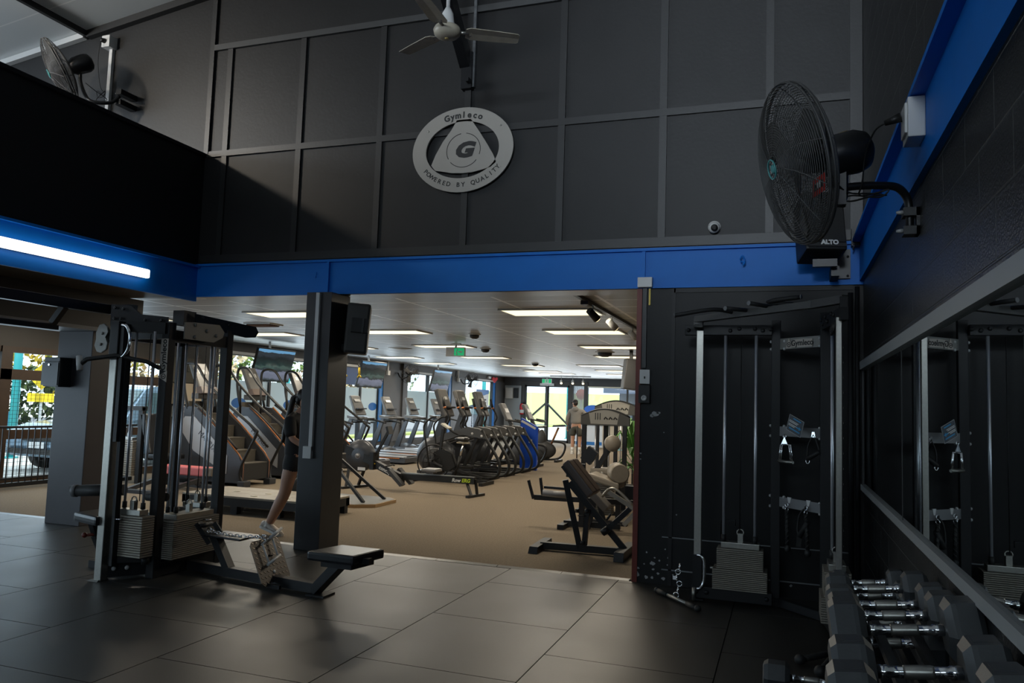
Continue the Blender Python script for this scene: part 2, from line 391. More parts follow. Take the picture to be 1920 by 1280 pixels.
m = M(); m.box((XW-.03,-7,2.6),(XW,YW-.01,2.93)); m.box((XW-.09,-7,2.905),(XW,YW-.01,2.93)); struct('beam_right', m, BLUE)
# mezzanine
m = M(); m.box((-6.27,-7,2.9),(-6.16,YW,4.15)); struct('wall_left', m, FASC)
m = M(); m.box((-6.29,-7,4.15),(-6.13,YW,4.185)); struct('trim_8', m, STEEL)
m = M(); m.box((-11.2,-7,2.6),(-6.19,YW+.2,2.85)); struct('ceiling_low', m, mat('brown_soffit', (.07,.06,.05), .5, noise=.2, nscale=4))
m = M(); m.box((-7.9,-7,2.21),(-7.3,7.31,2.6)); struct('beam_bulkhead', m, BROWNP)
m = M(); m.box((-7.92,-7,2.17),(-7.28,7.31,2.212)); struct('beam_bulkhead_soffit', m, GREYP)
m = M(); m.box((-7.87,6.68,0),(-7.36,7.24,2.17),.006); struct('pillar_left', m, mat('pillar_paint', (.04,.036,.042), .42, noise=.2, nscale=3))
m = M(); m.box((-4.6,6.72,0),(-4.31,7.08,2.57),.005); struct('pillar_middle', m, mat('column_paint', (.022,.023,.025), .4, noise=.15, nscale=6))
# ---------------------------------------------------------------- cardio hall shell
XG = -11.2
m = M(); m.box((XG-.1,YW+.1,2.65),(3.2,31.2,2.75)); struct('ceiling_hall', m, CEIL)
m = M(); m.box((3.0,YW+.2,0),(3.2,31,2.65)); struct('wall_hall_right', m, mat('hall_wall', (.08,.08,.082), .6))
m = M(); m.box((XW+.2,YW+.02,0),(3.2,YW+.2,2.65)); struct('wall_hall_front', m, BLK)
# ---------------------------------------------------------------- street-side window wall
HALLW = mat('charcoal_wall', (.05,.05,.053), .5, noise=.12, nscale=3)
BULK = mat('brown_black_bulkhead', (.034,.030,.025), .5, noise=.15, nscale=3)
LGREY = mat('pale_grey_wall', (.34,.37,.39), .5)
BLUEF = mat('blue_window_frame', (.012,.13,.40), .4)
BLUEP = mat('blue_panel', (.005,.06,.22), .45)
DARKF = mat('dark_window_frame', (.025,.025,.027), .4)
m = M()
m.box((XG-.2,-7.2,2.14),(XG,13.3,2.65)); m.box((XG-.2,-7.2,0),(XG,13.3,.06)); m.box((XG-.2,12.05,.06),(XG,13.3,2.14))
m.box((XG-.2,13.3,2.43),(XG,31.2,2.65)); m.box((XG-.2,13.3,0),(XG,31.2,.28))
struct('wall_street', m, BULK)
m = M(); m.box((XG-.2,-7.2,2.65),(XG,YW+.2,5.6)); struct('wall_street_upper', m, BLK)
m = M()
for a, b in ((20.42,21.95),(25.42,26.68),(29.85,31.0)): m.box((XG-.18,a,.28),(XG+.03,b,2.43))
m.box((XG,21.6,0),(XG+.07,21.9,2.65))
struct('wall_street_piers', m, HALLW)
def win_timber(n, y0, y1):
    r = struct(n, (lambda q: [q.box((XG-.16,y0,1.63),(XG+.02,y1,1.79)), q.box((XG-.16,y0,2.05),(XG+.0,y1,2.14)), q.box((XG-.16,y0,.72),(XG+.01,y1,.86)), q.box((XG-.16,y0,.06),(XG+.0,y1,.13)),
         q.box((XG-.16,y0,.06),(XG+.02,y0+.09,2.14)), q.box((XG-.16,y1-.09,.06),(XG+.02,y1,2.14))] and q)(M()), TIMBER)
    g = M(); g.box((XG-.08,y0+.05,.1),(XG-.07,y1-.05,2.1)); link('pane', g, GLASS, r)
    g = M()
    z = .16
    while z < 1.62:
        g.bar((XG-.19,y0,z),(XG-.19,y1,z),.004); z += .062
    y = y0+.1
    while y < y1:
        g.bar((XG-.193,y,.1),(XG-.193,y,1.63),.004); y += .075
    link('security_mesh', g, STEELM, r, 'black wire security mesh')
ys = [-6.9,-4.9,-2.9,-.9,1.1,3.0,4.9,6.75,8.63,10.4,12.05]
for i in range(len(ys)-1): win_timber('window_%d' % (i+2), ys[i], ys[i+1])
def win_blue(n, y0, y1, film=True, mull=(), blue=None):
    fr = M()
    for z in (.28, 2.37): fr.box((XG-.14,y0,z),(XG-.02,y1,z+.06))
    for y in (y0, y1-.06)+tuple(mull): fr.box((XG-.14,y,.28),(XG-.02,y+.06,2.43))
    r = struct(n, fr, DARKF)
    g = M(); g.box((XG-.09,y0,.3),(XG-.08,y1,2.4)); link('pane', g, GLASS, r)
    g = M(); g.box((XG-.12,y1-.05,.3),(XG+.01,y1+.14,2.42)); link('side_panel', g, BLUEF, r, 'bright blue side panel')
    g = M(); g.box((XG-.03,y0,2.39),(XG+.02,y1,2.45)); link('blind_cassette', g, WHITE, r, 'white roller blind cassette')
    if film:
        g = M(); g.box((XG-.074,y0,.88),(XG-.07,y1,1.83)); f = link('frosted_film', g, FROST, r, 'frosted white film')
    if blue:
        g = M(); g.box((XG-.06,blue[0],1.9),(XG-.03,blue[1],2.37)); link('upper_blind', g, BLUEP, r, 'dark blue blind pulled part way down')
    return r
w1 = win_blue('window_12', 13.3, 20.28, True, (15.1,17.4,19.2), (17.6,20.2))
w2 = win_blue('window_13', 21.95, 25.28, True, (23.6,))
w3 = win_blue('window_14', 26.68, 29.7, False)
OV = mat('blue_oval_logo', (.01,.12,.42), .5)
def oval(y, z, par, ry=.24, rzz=.115):
    q = M(); q.lathe([(1,0),(1,.003)], (XG-.069,y,z), (1,0,0), 28, sx=ry, sy=rzz) if False else q.prism([(ry*math.cos(2*PI*i/28), rzz*math.sin(2*PI*i/28)) for i in range(28)], (XG-.069,y,z), (0,1,0), (0,0,1), .003)
    link('oval_logo', q, OV, par, 'blue oval logo')
for y in (14.15, 16.0, 18.05, 20.02): oval(y-.02, 1.31 if y > 15 else 1.34, w1)
for y in (22.6, 24.9): oval(y, 1.31, w2)
# poster standing in the last window
t = thing('poster', 'blue and white poster standing in the window beyond the elliptical machines', 'poster', (XG+.06,28.35,0))
q = M(); q.box((XG+.05,27.7,1.3),(XG+.07,29.0,2.04)); link('board', q, BLUEF, t)
q = M(); q.hexa([(XG+.075,27.72,1.32),(XG+.075,28.98,1.32),(XG+.078,28.98,1.32),(XG+.078,27.72,1.32),(XG+.075,27.72,1.7),(XG+.075,28.98,1.9),(XG+.078,28.98,1.9),(XG+.078,27.72,1.7)]); link('white_panel', q, WHITE, t)
q = M()
for z in (1.38,1.5,1.62): q.box((XG+.079,27.85,z),(XG+.081,28.7,z+.06))
link('print', q, PLAST, t)
q = M(); q.bar((XG+.06,28.0,0),(XG+.06,28.0,1.32),.03); q.bar((XG+.06,28.8,0),(XG+.06,28.8,1.32),.03); q.box((XG+.02,27.8,0),(XG+.3,29,.02)); link('stand', q, PLAST, t)
# ---------------------------------------------------------------- far wall with the entrance doors
FY = 31.
m = M()
m.box((XG,FY,2.36),(3.2,FY+.2,2.65)); m.box((XG,FY,0),(-10.42,FY+.2,2.36)); m.box((-6.2+.5,FY,0),(3.2,FY+.2,2.36)) if False else m.box((-4.6,FY,0),(3.2,FY+.2,2.36))
struct('wall_far', m, HALLW)
m = M(); m.box((XG+.02,FY-.03,0),(-10.42,FY,2.3)); struct('wall_far_return', m, LGREY)
fr = M()
fr.box((-10.44,FY-.03,0),(-10.28,FY+.12,2.36)); fr.box((-8.36,FY-.03,0),(-8.2,FY+.12,2.36)); fr.box((-10.44,FY-.04,2.34),(-7.6,FY+.12,2.5))
r = struct('door_2', fr, BROWNP)
for s, (a, b) in enumerate(((-10.28,-9.33),(-9.31,-8.36))):
    q = M(); q.box((a,FY,0),(a+.07,FY+.05,2.34)); q.box((b-.07,FY,0),(b,FY+.05,2.34)); q.box((a,FY,0),(b,FY+.05,.1)); q.box((a,FY,2.27),(b,FY+.05,2.34)); lf = link('leaf', q, DARKF, r)
    q = M(); q.box((a+.05,FY+.02,.08),(b-.05,FY+.03,2.3)); link('pane', q, GLASS, lf)
q = M(); q.bar((-9.32,FY-.06,1.62),(-9.95,FY-.06,1.05),.07); q.bar((-9.32,FY-.06,1.62),(-8.25,FY-.06,.62),.07); q.bar((-9.32,FY-.06,0),(-9.32,FY-.06,2.3),.09); q.bar((-8.3,FY-.06,.62),(-7.7,FY-.06,.62),.07); link('brace', q, DARKF, r)
q = M(); q.box((-9.6,FY-.12,2.32),(-9.0,FY-.02,2.42)); link('closer', q, WHITE, r, 'white door operator box')
fr = M(); fr.box((-7.74,FY-.03,0),(-7.58,FY+.12,2.5)); fr.box((-8.2,FY-.02,0),(-7.74,FY+.1,.12)); fr.box((-7.58,FY-.02,2.3),(-4.6,FY+.1,2.36)); fr.box((-7.58,FY-.02,0),(-4.6,FY+.1,.3)); fr.box((-6.0,FY-.0,.3),(-5.93,FY+.08,2.3))
r = struct('window_15', fr, DARKF)
q = M(); q.box((-8.2,FY+.03,.1),(-4.6,FY+.04,2.36)); link('pane', q, GLASS, r)
q = M()
for k in range(9): q.cbox((-8.14+.05*k,FY-.02,1.25),(.042,.004,2.2),(0,0,.35))
link('vertical_blind', q, LGREY, r, 'pale vertical blind beside the entrance doors')
q = M(); q.box((-7.58,FY-.05,2.28),(-4.6,FY-.02,2.34)); link('blind_cassette', q, mat('cream_strip', (.6,.57,.45), .5), r)
# ---------------------------------------------------------------- hall ceiling fixtures
PAN = emis('light_panel', (1.,.86,.56), 1.5)
PANW = emis('light_panel_cool', (1.,.96,.85), 1.5)
ALU = mat('white_aluminium', (.6,.6,.58), .4)
PANELS = [(-2.7,9.1,0),(-2.9,11.58,0),(-3.1,14.5,0),(-3.45,17.25,0),(-4.85,21.1,1),(-4.95,23.75,0),(-5.2,26.5,0),
 (-6.45,9.1,0),(-6.2,11.55,0),(-6.6,14.55,0),(-7.05,18.0,0),(-7.25,21.5,0),(-7.7,25.0,0),(-7.6,26.5,0),
 (-9.6,9.4,0),(-9.0,11.95,0),(-9.2,15.1,0),(-9.65,18.4,0),(-9.85,21.05,0)]
LBL = ['first','second','third','fourth','fifth','sixth','seventh']
for i, (x, y, k) in enumerate(PANELS):
    row, n = (('the row by the spotlights', i) if i < 7 else ('the middle ceiling row', i-7) if i < 14 else ('the row along the windows', i-14))
    t = thing('ceiling_light', 'warm light panel, %s from the camera in %s' % (LBL[n], row), 'ceiling light', (x,y,2.65), group='recessed light panels in the hall ceiling')
    q = M(); q.box((x-.6,y-.31,2.632),(x+.6,y-.28,2.65)); q.box((x-.6,y+.28,2.632),(x+.6,y+.31,2.65)); q.box((x-.6,y-.28,2.632),(x-.57,y+.28,2.65)); q.box((x+.57,y-.28,2.632),(x+.6,y+.28,2.65)); link('frame', q, ALU, t)
    q = M(); q.box((x-.57,y-.28,2.635),(x+.57,y+.28,2.648)); link('diffuser', q, PANW if k else PAN, t)
# exit signs
def exitsign(x, y, label, side):
    t = thing('exit_sign', label, 'exit sign', (x,y,2.4))
    q = M(); q.box((x-.2,y-.03,2.4),(x+.2,y+.03,2.58),.008); q.cyl((x,y,2.58),(x,y,2.65),.02); q.box((x-.1,y-.03,2.63),(x+.1,y+.03,2.65)); link('body', q, WHITE, t)
    q = M()
    if side: 
        q.box((x-.19,y-.034,2.415),(x-.08,y-.031,2.565)); link('green_panel', q, GREEN, t); q = M(); q.box((x+.08,y-.034,2.415),(x+.19,y-.031,2.565)); link('green_panel', q, GREEN, t)
        q = M(); q.ell((x+.01,y-.036,2.545),.014); q.tube([(x,y-.036,2.53),(x-.01,y-.036,2.48),(x+.03,y-.036,2.43)],.01,6); q.tube([(x-.01,y-.036,2.48),(x-.04,y-.036,2.42)],.01,6); q.tube([(x-.04,y-.036,2.51),(x+.04,y-.036,2.5)],.008,6); link('running_figure', q, GREEN, t)
    else:
        q.box((x-.02,y-.036,2.42),(x+.19,y-.031,2.56)); link('green_panel', q, GREEN, t)
        q = M(); q.prism([(.0,-.01),(.05,-.01),(.05,-.03),(.09,.0),(.05,.03),(.05,.01),(0,.01)], (x+.07,y-.0365,2.49), (1,0,0), (0,0,1), .002); q.ell((x+.045,y-.038,2.53),.013); q.tube([(x+.04,y-.038,2.51),(x+.03,y-.038,2.47),(x+.05,y-.038,2.43)],.009,6); link('pictogram', q, WHITE, t)
exitsign(-9.1, 30.2, 'green and white running figure exit sign over the entrance doors', True)
exitsign(-6.1, 14.0, 'hanging green and white exit sign with arrow in mid hall', False)
# detectors, vents, speakers
def disc(name, x, y, r, label, cat, m=PLAST, h=.05, grp=None):
    t = thing(name, label, cat, (x,y,2.65), group=grp)
    q = M(); q.lathe([(r*1.2,0),(r*1.2,-.012),(r*.9,-.014)], (x,y,2.65), (0,0,1), 20); link('base', q, ALU, t)
    q = M(); q.lathe([(r*.9,-.012),(r*.85,-h*.7),(r*.4,-h),(0,-h)], (x,y,2.65), (0,0,1), 20); link('housing', q, m, t)
G = 'detectors under the hall ceiling'
disc('smoke_detector', -6.35, 10.6, .09, 'grey smoke detector beside the post loudspeaker', 'smoke detector', MGREY, .08, G)
disc('smoke_detector', -4.9, 12.0, .09, 'dark smoke detector hanging mid ceiling before the exit sign', 'smoke detector', DGREY, .08, G)
disc('smoke_detector', -5.95, 15.2, .1, 'smoke detector just past the hanging exit sign', 'smoke detector', DGREY, .08, G)
disc('smoke_detector', -6.5, 20.4, .1, 'small smoke detector between far ceiling lights', 'smoke detector', DGREY, .08, G)
disc('ceiling_speaker', -3.55, 15.9, .17, 'large dark round sensor at right of the hall ceiling', 'ceiling sensor', DGREY, .1)
disc('air_vent', -8.0, 15.3, .22, 'flat round ceiling vent past the post loudspeaker', 'air vent', ALU, .03)
disc('air_vent', -7.9, 24.0, .22, 'flat round ceiling vent near the far ceiling lights', 'air vent', ALU, .03)
t = thing('ceiling_vent', 'rusty slatted vent in the ceiling left of the middle column', 'ceiling vent', (-7.9,10.3,2.65))
q = M(); q.box((-8.1,10.15,2.63),(-7.6,10.5,2.65)); link('frame', q, ALU, t)
q = M()
for k in range(5): q.cbox((-7.85,10.2+.06*k,2.625),(.44,.05,.01),(.5,0,0))
link('grille', q, mat('rust', (.12,.05,.02), .8), t)
# spotlight tracks
LAMP = emis('spot_lens', (1,.8,.45), 6.)
def spot(x, y, lab, z=2.52, aim=(.35,.5,-.5), grp='spotlights on the long ceiling track', lit=True):
    t = thing('spotlight', lab, 'spotlight', (x,y,2.62), group=grp)
    a = V(aim).normalized(); c = V((x,y,z))
    q = M(); q.tube([(x,y,2.614),(x,y,z+.02)], .008, 8); link('stem', q, ALU, t)
    q = M(); q.cyl(c-a*.07, c+a*.08, .038, .045); link('can', q, ALU if lit else DGREY, t)
    q = M(); q.lathe([(.04,.0),(.04,.004)], c+a*.08, a, 16); link('lens', q, LAMP, t)
TX = lambda y: -2.05+(y-7.6)*.0
q = M(); q.box((-2.03,7.4,2.615),(-1.99,13.4,2.65)); q.box((-2.05,7.95,2.58),(-1.97,8.15,2.62)); solo('lighting_track', q, DGREY, 'black ceiling track carrying the spotlights right of the hall', 'lighting track')
for y, lab, lit in ((8.35,'dark spotlight nearest the camera on the long track',0),(9.35,'second spotlight on the long track, lit',1),(10.75,'third spotlight along the track',1),(11.35,'fourth spotlight along the track',1),(12.1,'fifth spotlight along the track',1),(12.8,'last spotlight at the far end of the long track',1)):
    spot(-2.01, y, lab, aim=(.45,.6,-.55), lit=lit)
q = M(); q.box((-8.5,28.6,2.62),(-6.9,28.64,2.65)); solo('lighting_track', q, DGREY, 'short far ceiling track before the entrance', 'lighting track')
for k, x in enumerate((-8.05,-7.6,-7.2)): spot(x, 28.6, ('left','middle','right')[k]+' spotlight of three lit near the entrance doors', z=2.42, aim=(.2,-.6,-.6), grp='spotlights on the short far track')
t = thing('alarm_strobe', 'red heart-shaped alarm sounder high on the street wall', 'alarm', (XG+.2,29.4,2.5))
q = M(); q.box((XG,28.9,2.5),(XG+.08,29.15,2.58)); link('bracket', q, WHITE, t)
q = M(); q.prism([(0,-.13),(.15,.04),(.1,.11),(.02,.08),(0,.05),(-.02,.08),(-.1,.11),(-.15,.04)], (XG+.1,29.45,2.47), (.5,.86,0), (0,0,1), .06); link('sounder', q, mat('red_plastic', (.55,.01,.02), .4), t)
# ---------------------------------------------------------------- street outside
ASPH = mat('asphalt', (.12,.12,.125), .85, noise=.2, nscale=6)
CONC = mat('sunlit_concrete', (.5,.48,.44), .85, noise=.1, nscale=3)
GRASS = mat('grass_bank', (.38,.42,.12), .9, noise=.4, nscale=8)
m = M(); m.box((-90,-60,-.4),(60,110,-.12)); struct('ground', m, CONC)
m = M(); m.box((-40,-60,-.12),(-18.5,110,-.1)); struct('road', m, ASPH)
m = M(); m.box((-17.7,16,-.12),(-16.9,60,-.02)); q = solo('grass_strip', m, GRASS, 'strip of mown grass along the street', 'grass', kind='stuff')
m = M(); m.hexa([(-40,64,-.12),(20,64,-.12),(20,100,-.12),(-40,100,-.12),(-40,64,-.1),(20,64,-.1),(20,100,3.2),(-40,100,3.2)]); q = solo('grass_bank', m, GRASS, 'sunlit grass bank beyond the car park', 'grass bank', kind='stuff')
TEAL = mat('teal_post_paint', (.03,.32,.34), .5)
def leafmat(name, c1, c2):
    m, t, b = nt(name); co = t.nodes.new('ShaderNodeTexCoord'); n = t.nodes.new('ShaderNodeTexNoise'); n.inputs['Scale'].default_value = 2.5
    t.links.new(co.outputs['Object'], n.inputs['Vector']); r = t.nodes.new('ShaderNodeValToRGB'); r.color_ramp.elements[0].position = .35; r.color_ramp.elements[1].position = .62
    r.color_ramp.elements[0].color = (*c1,1); r.color_ramp.elements[1].color = (*c2,1); t.links.new(n.outputs['Fac'], r.inputs['Fac']); t.links.new(r.outputs['Color'], b.inputs['Base Color']); b.inputs['Roughness'].default_value = .8
    return m
LEAFS = [leafmat('leaf_yellow', (.10,.16,.02), (.75,.5,.05)), leafmat('leaf_autumn', (.2,.16,.08), (.8,.6,.35)), leafmat('leaf_green', (.02,.05,.015), (.16,.24,.04))]
BARK = mat('bark', (.08,.06,.045), .9)
def tree(x, y, h, r, k, lab, cat='tree'):
    t = thing('tree', lab, cat, (x,y,-.12), group='trees along the street')
    q = M(); q.tube([(x,y,-.12),(x+.1,y,h*.4),(x,y+.1,h*.75)], [.14,.1,.05], 8)
    for a in range(4): q.tube([(x,y,h*.4),(x+r*.5*math.cos(a*1.6),y+r*.5*math.sin(a*1.6),h*.75)], [.06,.02], 6)
    link('trunk', q, BARK, t)
    q = M(); rn = random.Random(int(x*10+y))
    for i in range(1500):
        while True:
            p = V((rn.uniform(-1,1),rn.uniform(-1,1),rn.uniform(-1,1)))
            if .25 < p.length < 1: break
        c = V((x+p.x*r, y+p.y*r, h*.58+p.z*h*.42)); s = rn.uniform(.1,.2)
        a = V((rn.uniform(-1,1),rn.uniform(-1,1),rn.uniform(-1,1))).normalized(); b = a.orthogonal().normalized()
        q.quad(c-a*s, c-b*s*.6, c+a*s, c+b*s*.6)
    o = link('crown', q, LEAFS[k], t)
for i, (x, y, h, r, k) in enumerate(((-26.5,7,6.5,2.5,1),(-26,12.6,7,2.6,1),(-26,18.0,5.5,2.3,0),(-26,23.2,6.5,2.5,0),(-26,28.8,6.5,2.7,1),(-26.5,35,7,3.0,2),(-25,41.4,6,2.9,1),(-26.5,1.4,6,2.6,2),(-27,48,7,3.2,2))):
    tree(x, y, h, r, k, ('tree with pale autumn leaves left of the yellow road sign','pale autumn tree behind the parked grey car','bright yellow tree behind the car roof','yellow tree seen over the frosted window film','pale tree seen behind the first wall screen','green tree seen in the middle street window','pale tree past the middle street window','green tree at the far left of the street','green tree at the far end of the street')[i])
HEDGE = leafmat('hedge_leaf', (.012,.025,.01), (.06,.09,.025))
q = M(); rn = random.Random(3)
for i in range(5200):
    c = V((rn.uniform(-22.4,-21.2), rn.uniform(-4,20), rn.uniform(0,2.2)**1.0)); a = V((rn.uniform(-1,1),rn.uniform(-1,1),rn.uniform(-1,1))).normalized(); b = a.orthogonal().normalized(); s = rn.uniform(.07,.16)
    q.quad(c-a*s, c-b*s*.6, c+a*s, c+b*s*.6)
solo('hedge', q, HEDGE, 'dark clipped hedge across the street', 'hedge', kind='stuff')
for i, (x, y, h) in enumerate(((-17,13.4,4.5),(-15.5,21.8,4.5),(-13.5,34.5,4.5),(-10.3,38,4.5),(-5.6,34.5,3.6))):
    q = M(); q.cyl((x,y,-.12),(x,y,h),.09); q.lathe([(.16,0),(.16,.03)], (x,y,-.12), (0,0,1), 12)
    solo('street_post', q, TEAL, ('teal street post beside the yellow road sign','teal street post right of the first wall screen','teal post seen left through the entrance doors','teal post in the middle of the entrance doors','teal veranda post outside the reception window')[i], 'post', 'teal street posts', (x,y,-.12))
t = thing('road_sign', 'yellow diamond road sign with small plate on a white pole', 'road sign', (-18.0,14.9,-.12))
sx, sy = -18.0, 14.9
d = V((.62,-.78,0)); u = V((-d.y*-1,0,0))
q = M(); q.cyl((sx,sy,-.12),(sx,sy,2.1),.035); link('pole', q, WHITE, t)
ux = V((.78,.62,0)); nn = V((.62,-.78,0))
q = M(); q.prism([(.34,0),(0,.34),(-.34,0),(0,-.34)], V((sx,sy,1.82))+nn*.05, ux, (0,0,1), .02); link('diamond_board', q, YELLOW, t)
q = M(); q.prism([(.3,.11),(-.3,.11),(-.3,-.11),(.3,-.11)], V((sx,sy,1.28))+nn*.05, ux, (0,0,1), .02); link('lower_plate', q, YELLOW, t)
q = M(); q.bar(V((sx,sy,1.71))+nn*.075, V((sx,sy,1.95))+nn*.075, .03, .01, up=nn); q.bar(V((sx,sy,1.83))+nn*.075-ux*.17, V((sx,sy,1.83))+nn*.075+ux*.17, .03, .01, up=nn); link('symbol', q, PLAST, t)
# cars
CG = glass_mat('car_glass', (.45,.55,.55))
TYRE = mat('tyre', (.015,.015,.015), .7)
def car(x, y, rz, col, lab, tall=0.):
    t = thing('car', lab, 'car', (x,y,-.12), rz, local=True)
    P = mat('car_paint_%d' % int(abs(x*10)), col, .25, .3, coat=.6)
    # profile in (length, height); length along local x, nose at +x
    h = 1.55+tall
    prof = [(-2.25,.35),(-2.3,.75),(-2.22,1.0),(-1.75,1.05),(.75,1.05),(1.95,.93),(2.25,.78),(2.32,.45),(2.25,.3)]
    q = M(); q.prism(prof, (0,.9,0), (1,0,0), (0,0,1), 1.8, .06); b = link('body', q, P, t)
    cab = [(-1.7,1.03),(-1.35,h-.08),(-1.1,h),(.1,h),(.35,h-.06),(1.05,1.03)]
    q = M(); A = [q._v((p[0],-.86+(p[1]-1)*.28,p[1])) for p in cab]; B = [q._v((p[0],.86-(p[1]-1)*.28,p[1])) for p in cab]; q._f(A); q._f(list(reversed(B)))
    for i in range(len(cab)-1): q._f([A[i],A[i+1],B[i+1],B[i]])
    link('roof', q, P, t)
    q = M()
    for s in (-1, 1):
        for a, c in ((-1.45,-.55),(-.45,.35)): q.hexa([(a-.1,s*.85,1.07),(c+.28 if c>0 else c,s*.85,1.07),(c+.28 if c>0 else c,s*.862,1.07),(a-.1,s*.862,1.07),(a+.12,s*.74,h-.13),(c-.05,s*.74,h-.13),(c-.05,s*.752,h-.13),(a+.12,s*.752,h-.13)])
    q.hexa([(1.02,-.75,1.07),(1.02,.75,1.07),(1.05,.75,1.08),(1.05,-.75,1.08),(.38,-.62,h-.1),(.38,.62,h-.1),(.41,.62,h-.09),(.41,-.62,h-.09)])
    link('windows', q, mat('dark_car_glass', (.06,.10,.11), .08), t)
    for sx_ in (-1.45, 1.42):
        for s in (-1, 1):
            q = M(); q.lathe([(.2,-.1),(.33,-.1),(.34,-.06),(.34,.06),(.33,.1),(.2,.1)], (sx_,s*.82,.34), (0,1,0), 24); wq = link('wheel', q, TYRE, t)
            q = M(); q.lathe([(.0,s*.09),(.2,s*.09),(.2,s*.105),(.05,s*.11),(0,s*.11)], (sx_,s*.82,.34), (0,1,0), 16); link('hub', q, BRUSH, wq)
    q = M()
    hm = mat('headlamp_glass', (.6,.65,.7), .1)
    for s in (-1, 1): q = M(); q.box((2.18,s*.62-.18,.68),(2.31,s*.62+.18,.82),.02); link('headlamp', q, hm, t)
    q = M(); q.box((2.27,-.4,.62),(2.33,.4,.8)); q.box((2.3,-.75,.36),(2.34,.75,.46)); link('grille', q, PLAST, t)
    q = M(); q.box((2.335,-.22,.48),(2.345,.22,.6)); link('number_plate', q, WHITE, t)
    return t
car(-13.65, 13.6, -PI/2+.0, (.16,.24,.32), 'grey blue car parked close outside the timber windows', .2)
car(-19.6, 12.6, -PI/2, (.05,.25,.35), 'teal blue car parked across the street by the hedge')
car(-14.2, 36.5, 2.6, (.02,.025,.04), 'dark car parked left beyond the entrance doors')
car(-7.6, 41.5, .1, (.03,.03,.04), 'dark car parked right beyond the entrance doors')
car(-19.9, 24.5, PI/2, (.4,.42,.44), 'silver car seen past the middle of the street windows')
t = thing('ball_sign', 'round orange sign on a white pole outside the entrance', 'sign', (-10.9,43,-.12))
q = M(); q.cyl((-10.9,43,-.12),(-10.9,43,2.1),.05); link('pole', q, WHITE, t)
q = M(); q.ell((-10.9,43,2.2),.3); link('ball', q, mat('orange_red', (.75,.12,.05), .5), t)
t = thing('shop_building', 'grey shop building with awning outside the reception window', 'building', (-3,37,-.12))
q = M(); q.box((-7.4,36.5,-.12),(4,40,3.6)); link('wall', q, mat('grey_render', (.30,.30,.33), .8), t)
q = M(); q.hexa([(-7.8,34.8,2.15),(4,34.8,2.15),(4,36.5,2.5),(-7.8,36.5,2.5),(-7.8,34.8,2.5),(4,34.8,2.5),(4,36.5,2.9),(-7.8,36.5,2.9)]); link('awning', q, mat('awning_grey', (.10,.12,.17), .7), t)
q = M(); q.box((-6.8,36.45,.5),(-5.2,36.5,1.7)); link('window', q, mat('shop_glass', (.1,.13,.16), .1), t)
# ---------------------------------------------------------------- cable machines
def weight_stack(par, x0, x1, y0, y1, z0, z1, n, head=(.05,.05), wide=None, pin=None, m=PLATE):
    """top block with n plates below; wide = number of lower plates that are wider"""
    hz = .045; p = (z1-hz-z0)/n
    q = M(); q.box((x0+head[0],y0+head[1],z1-hz),(x1-head[0],y1-head[1],z1),.004); cx, cy = (x0+x1)/2, (y0+y1)/2
    st = link('weight_stack', q, BRUSH, par, 'grey weight stack with bright top block')
    base = None
    for k in range(n):
        w = wide[1] if wide and k < wide[0] else 0
        z = z0+p*k
        if k == 0 or (wide and k == wide[0]):
            q = M(); q.box((x0-w,y0-w*.6,z+.002),(x1+w,y1+w*.6,z+p*.86),.002); base = link('weight_plate', q, m, st); zb = z
        else:
            o = base.copy(); COL.objects.link(o); o.location = (0,0,z-zb)
    q = M(); q.box((cx-.02,cy-.02,z1),(cx+.02,cy+.02,z1+.07)); q.torus((cx,cy,z1+.075),(0,1,0),.025,.006,12,6); link('cable_eye', q, BRUSH, st)
    if pin:
        q = M(); q.cyl(pin, V(pin)+V((0,-.05,0)) if abs(pin[1]-y0) < .03 else V(pin)+V((.05,0,0)), .006); q.tube([V(pin)+V((-.03,-.05,0)),V(pin)+V((.03,-.05,0))] if abs(pin[1]-y0) < .03 else [V(pin)+V((.05,-.03,0)),V(pin)+V((.05,.03,0))], .007, 6); link('selector_pin', q, CHROME, st)
    return st
def rods(par, pts, z0, z1, r=.011, cap=.05, capz=None):
    for x, y in pts:
        q = M(); q.cyl((x,y,z0),(x,y,z1),r,seg=12); o = link('guide_rod', q, ROD, par, 'polished guide rod')
        c = capz if capz else z0
        q = M(); q.cyl((x,y,c),(x,y,c+cap),.019,seg=12); link('collar', q, RUBB, o)
MAKER = mat('maker_plate', (.45,.40,.35), .4, .2)
def logo_plate(par, o, ux, uy, w, h, name='name_plate'):
    """bright cut plate: triangle badge + maker's lettering"""
    ux = V(ux).normalized(); uy = V(uy).normalized(); n = ux.cross(uy)
    q = M()
    q.prism([(-w*.5,-h*.45),(-w*.24,-h*.45),(-w*.37,h*.5)], o, ux, uy, .003)
    q.prism([(-w*.25,-h*.4),(w*.5,-h*.4),(w*.5,h*.3),(w*.1,h*.36),(-w*.22,h*.3)], o, ux, uy, .003)
    pl = link(name, q, MAKER, par, 'bright maker plate with dark lettering')
    q = M(); text(q, 'Gymleco', V(o)+ux*(w*.125)+n*.0035-uy*h*.03, ux, uy, h*.72, .0006, bold=.002*h/.1); q.torus(V(o)-ux*w*.37-uy*h*.12+n*.0035, n, h*.2, h*.035, 16, 5); q.ell(V(o)-ux*w*.37-uy*h*.12+n*.0035, h*.06, seg=8, rings=5)
    link('lettering', q, PLAST, pl)

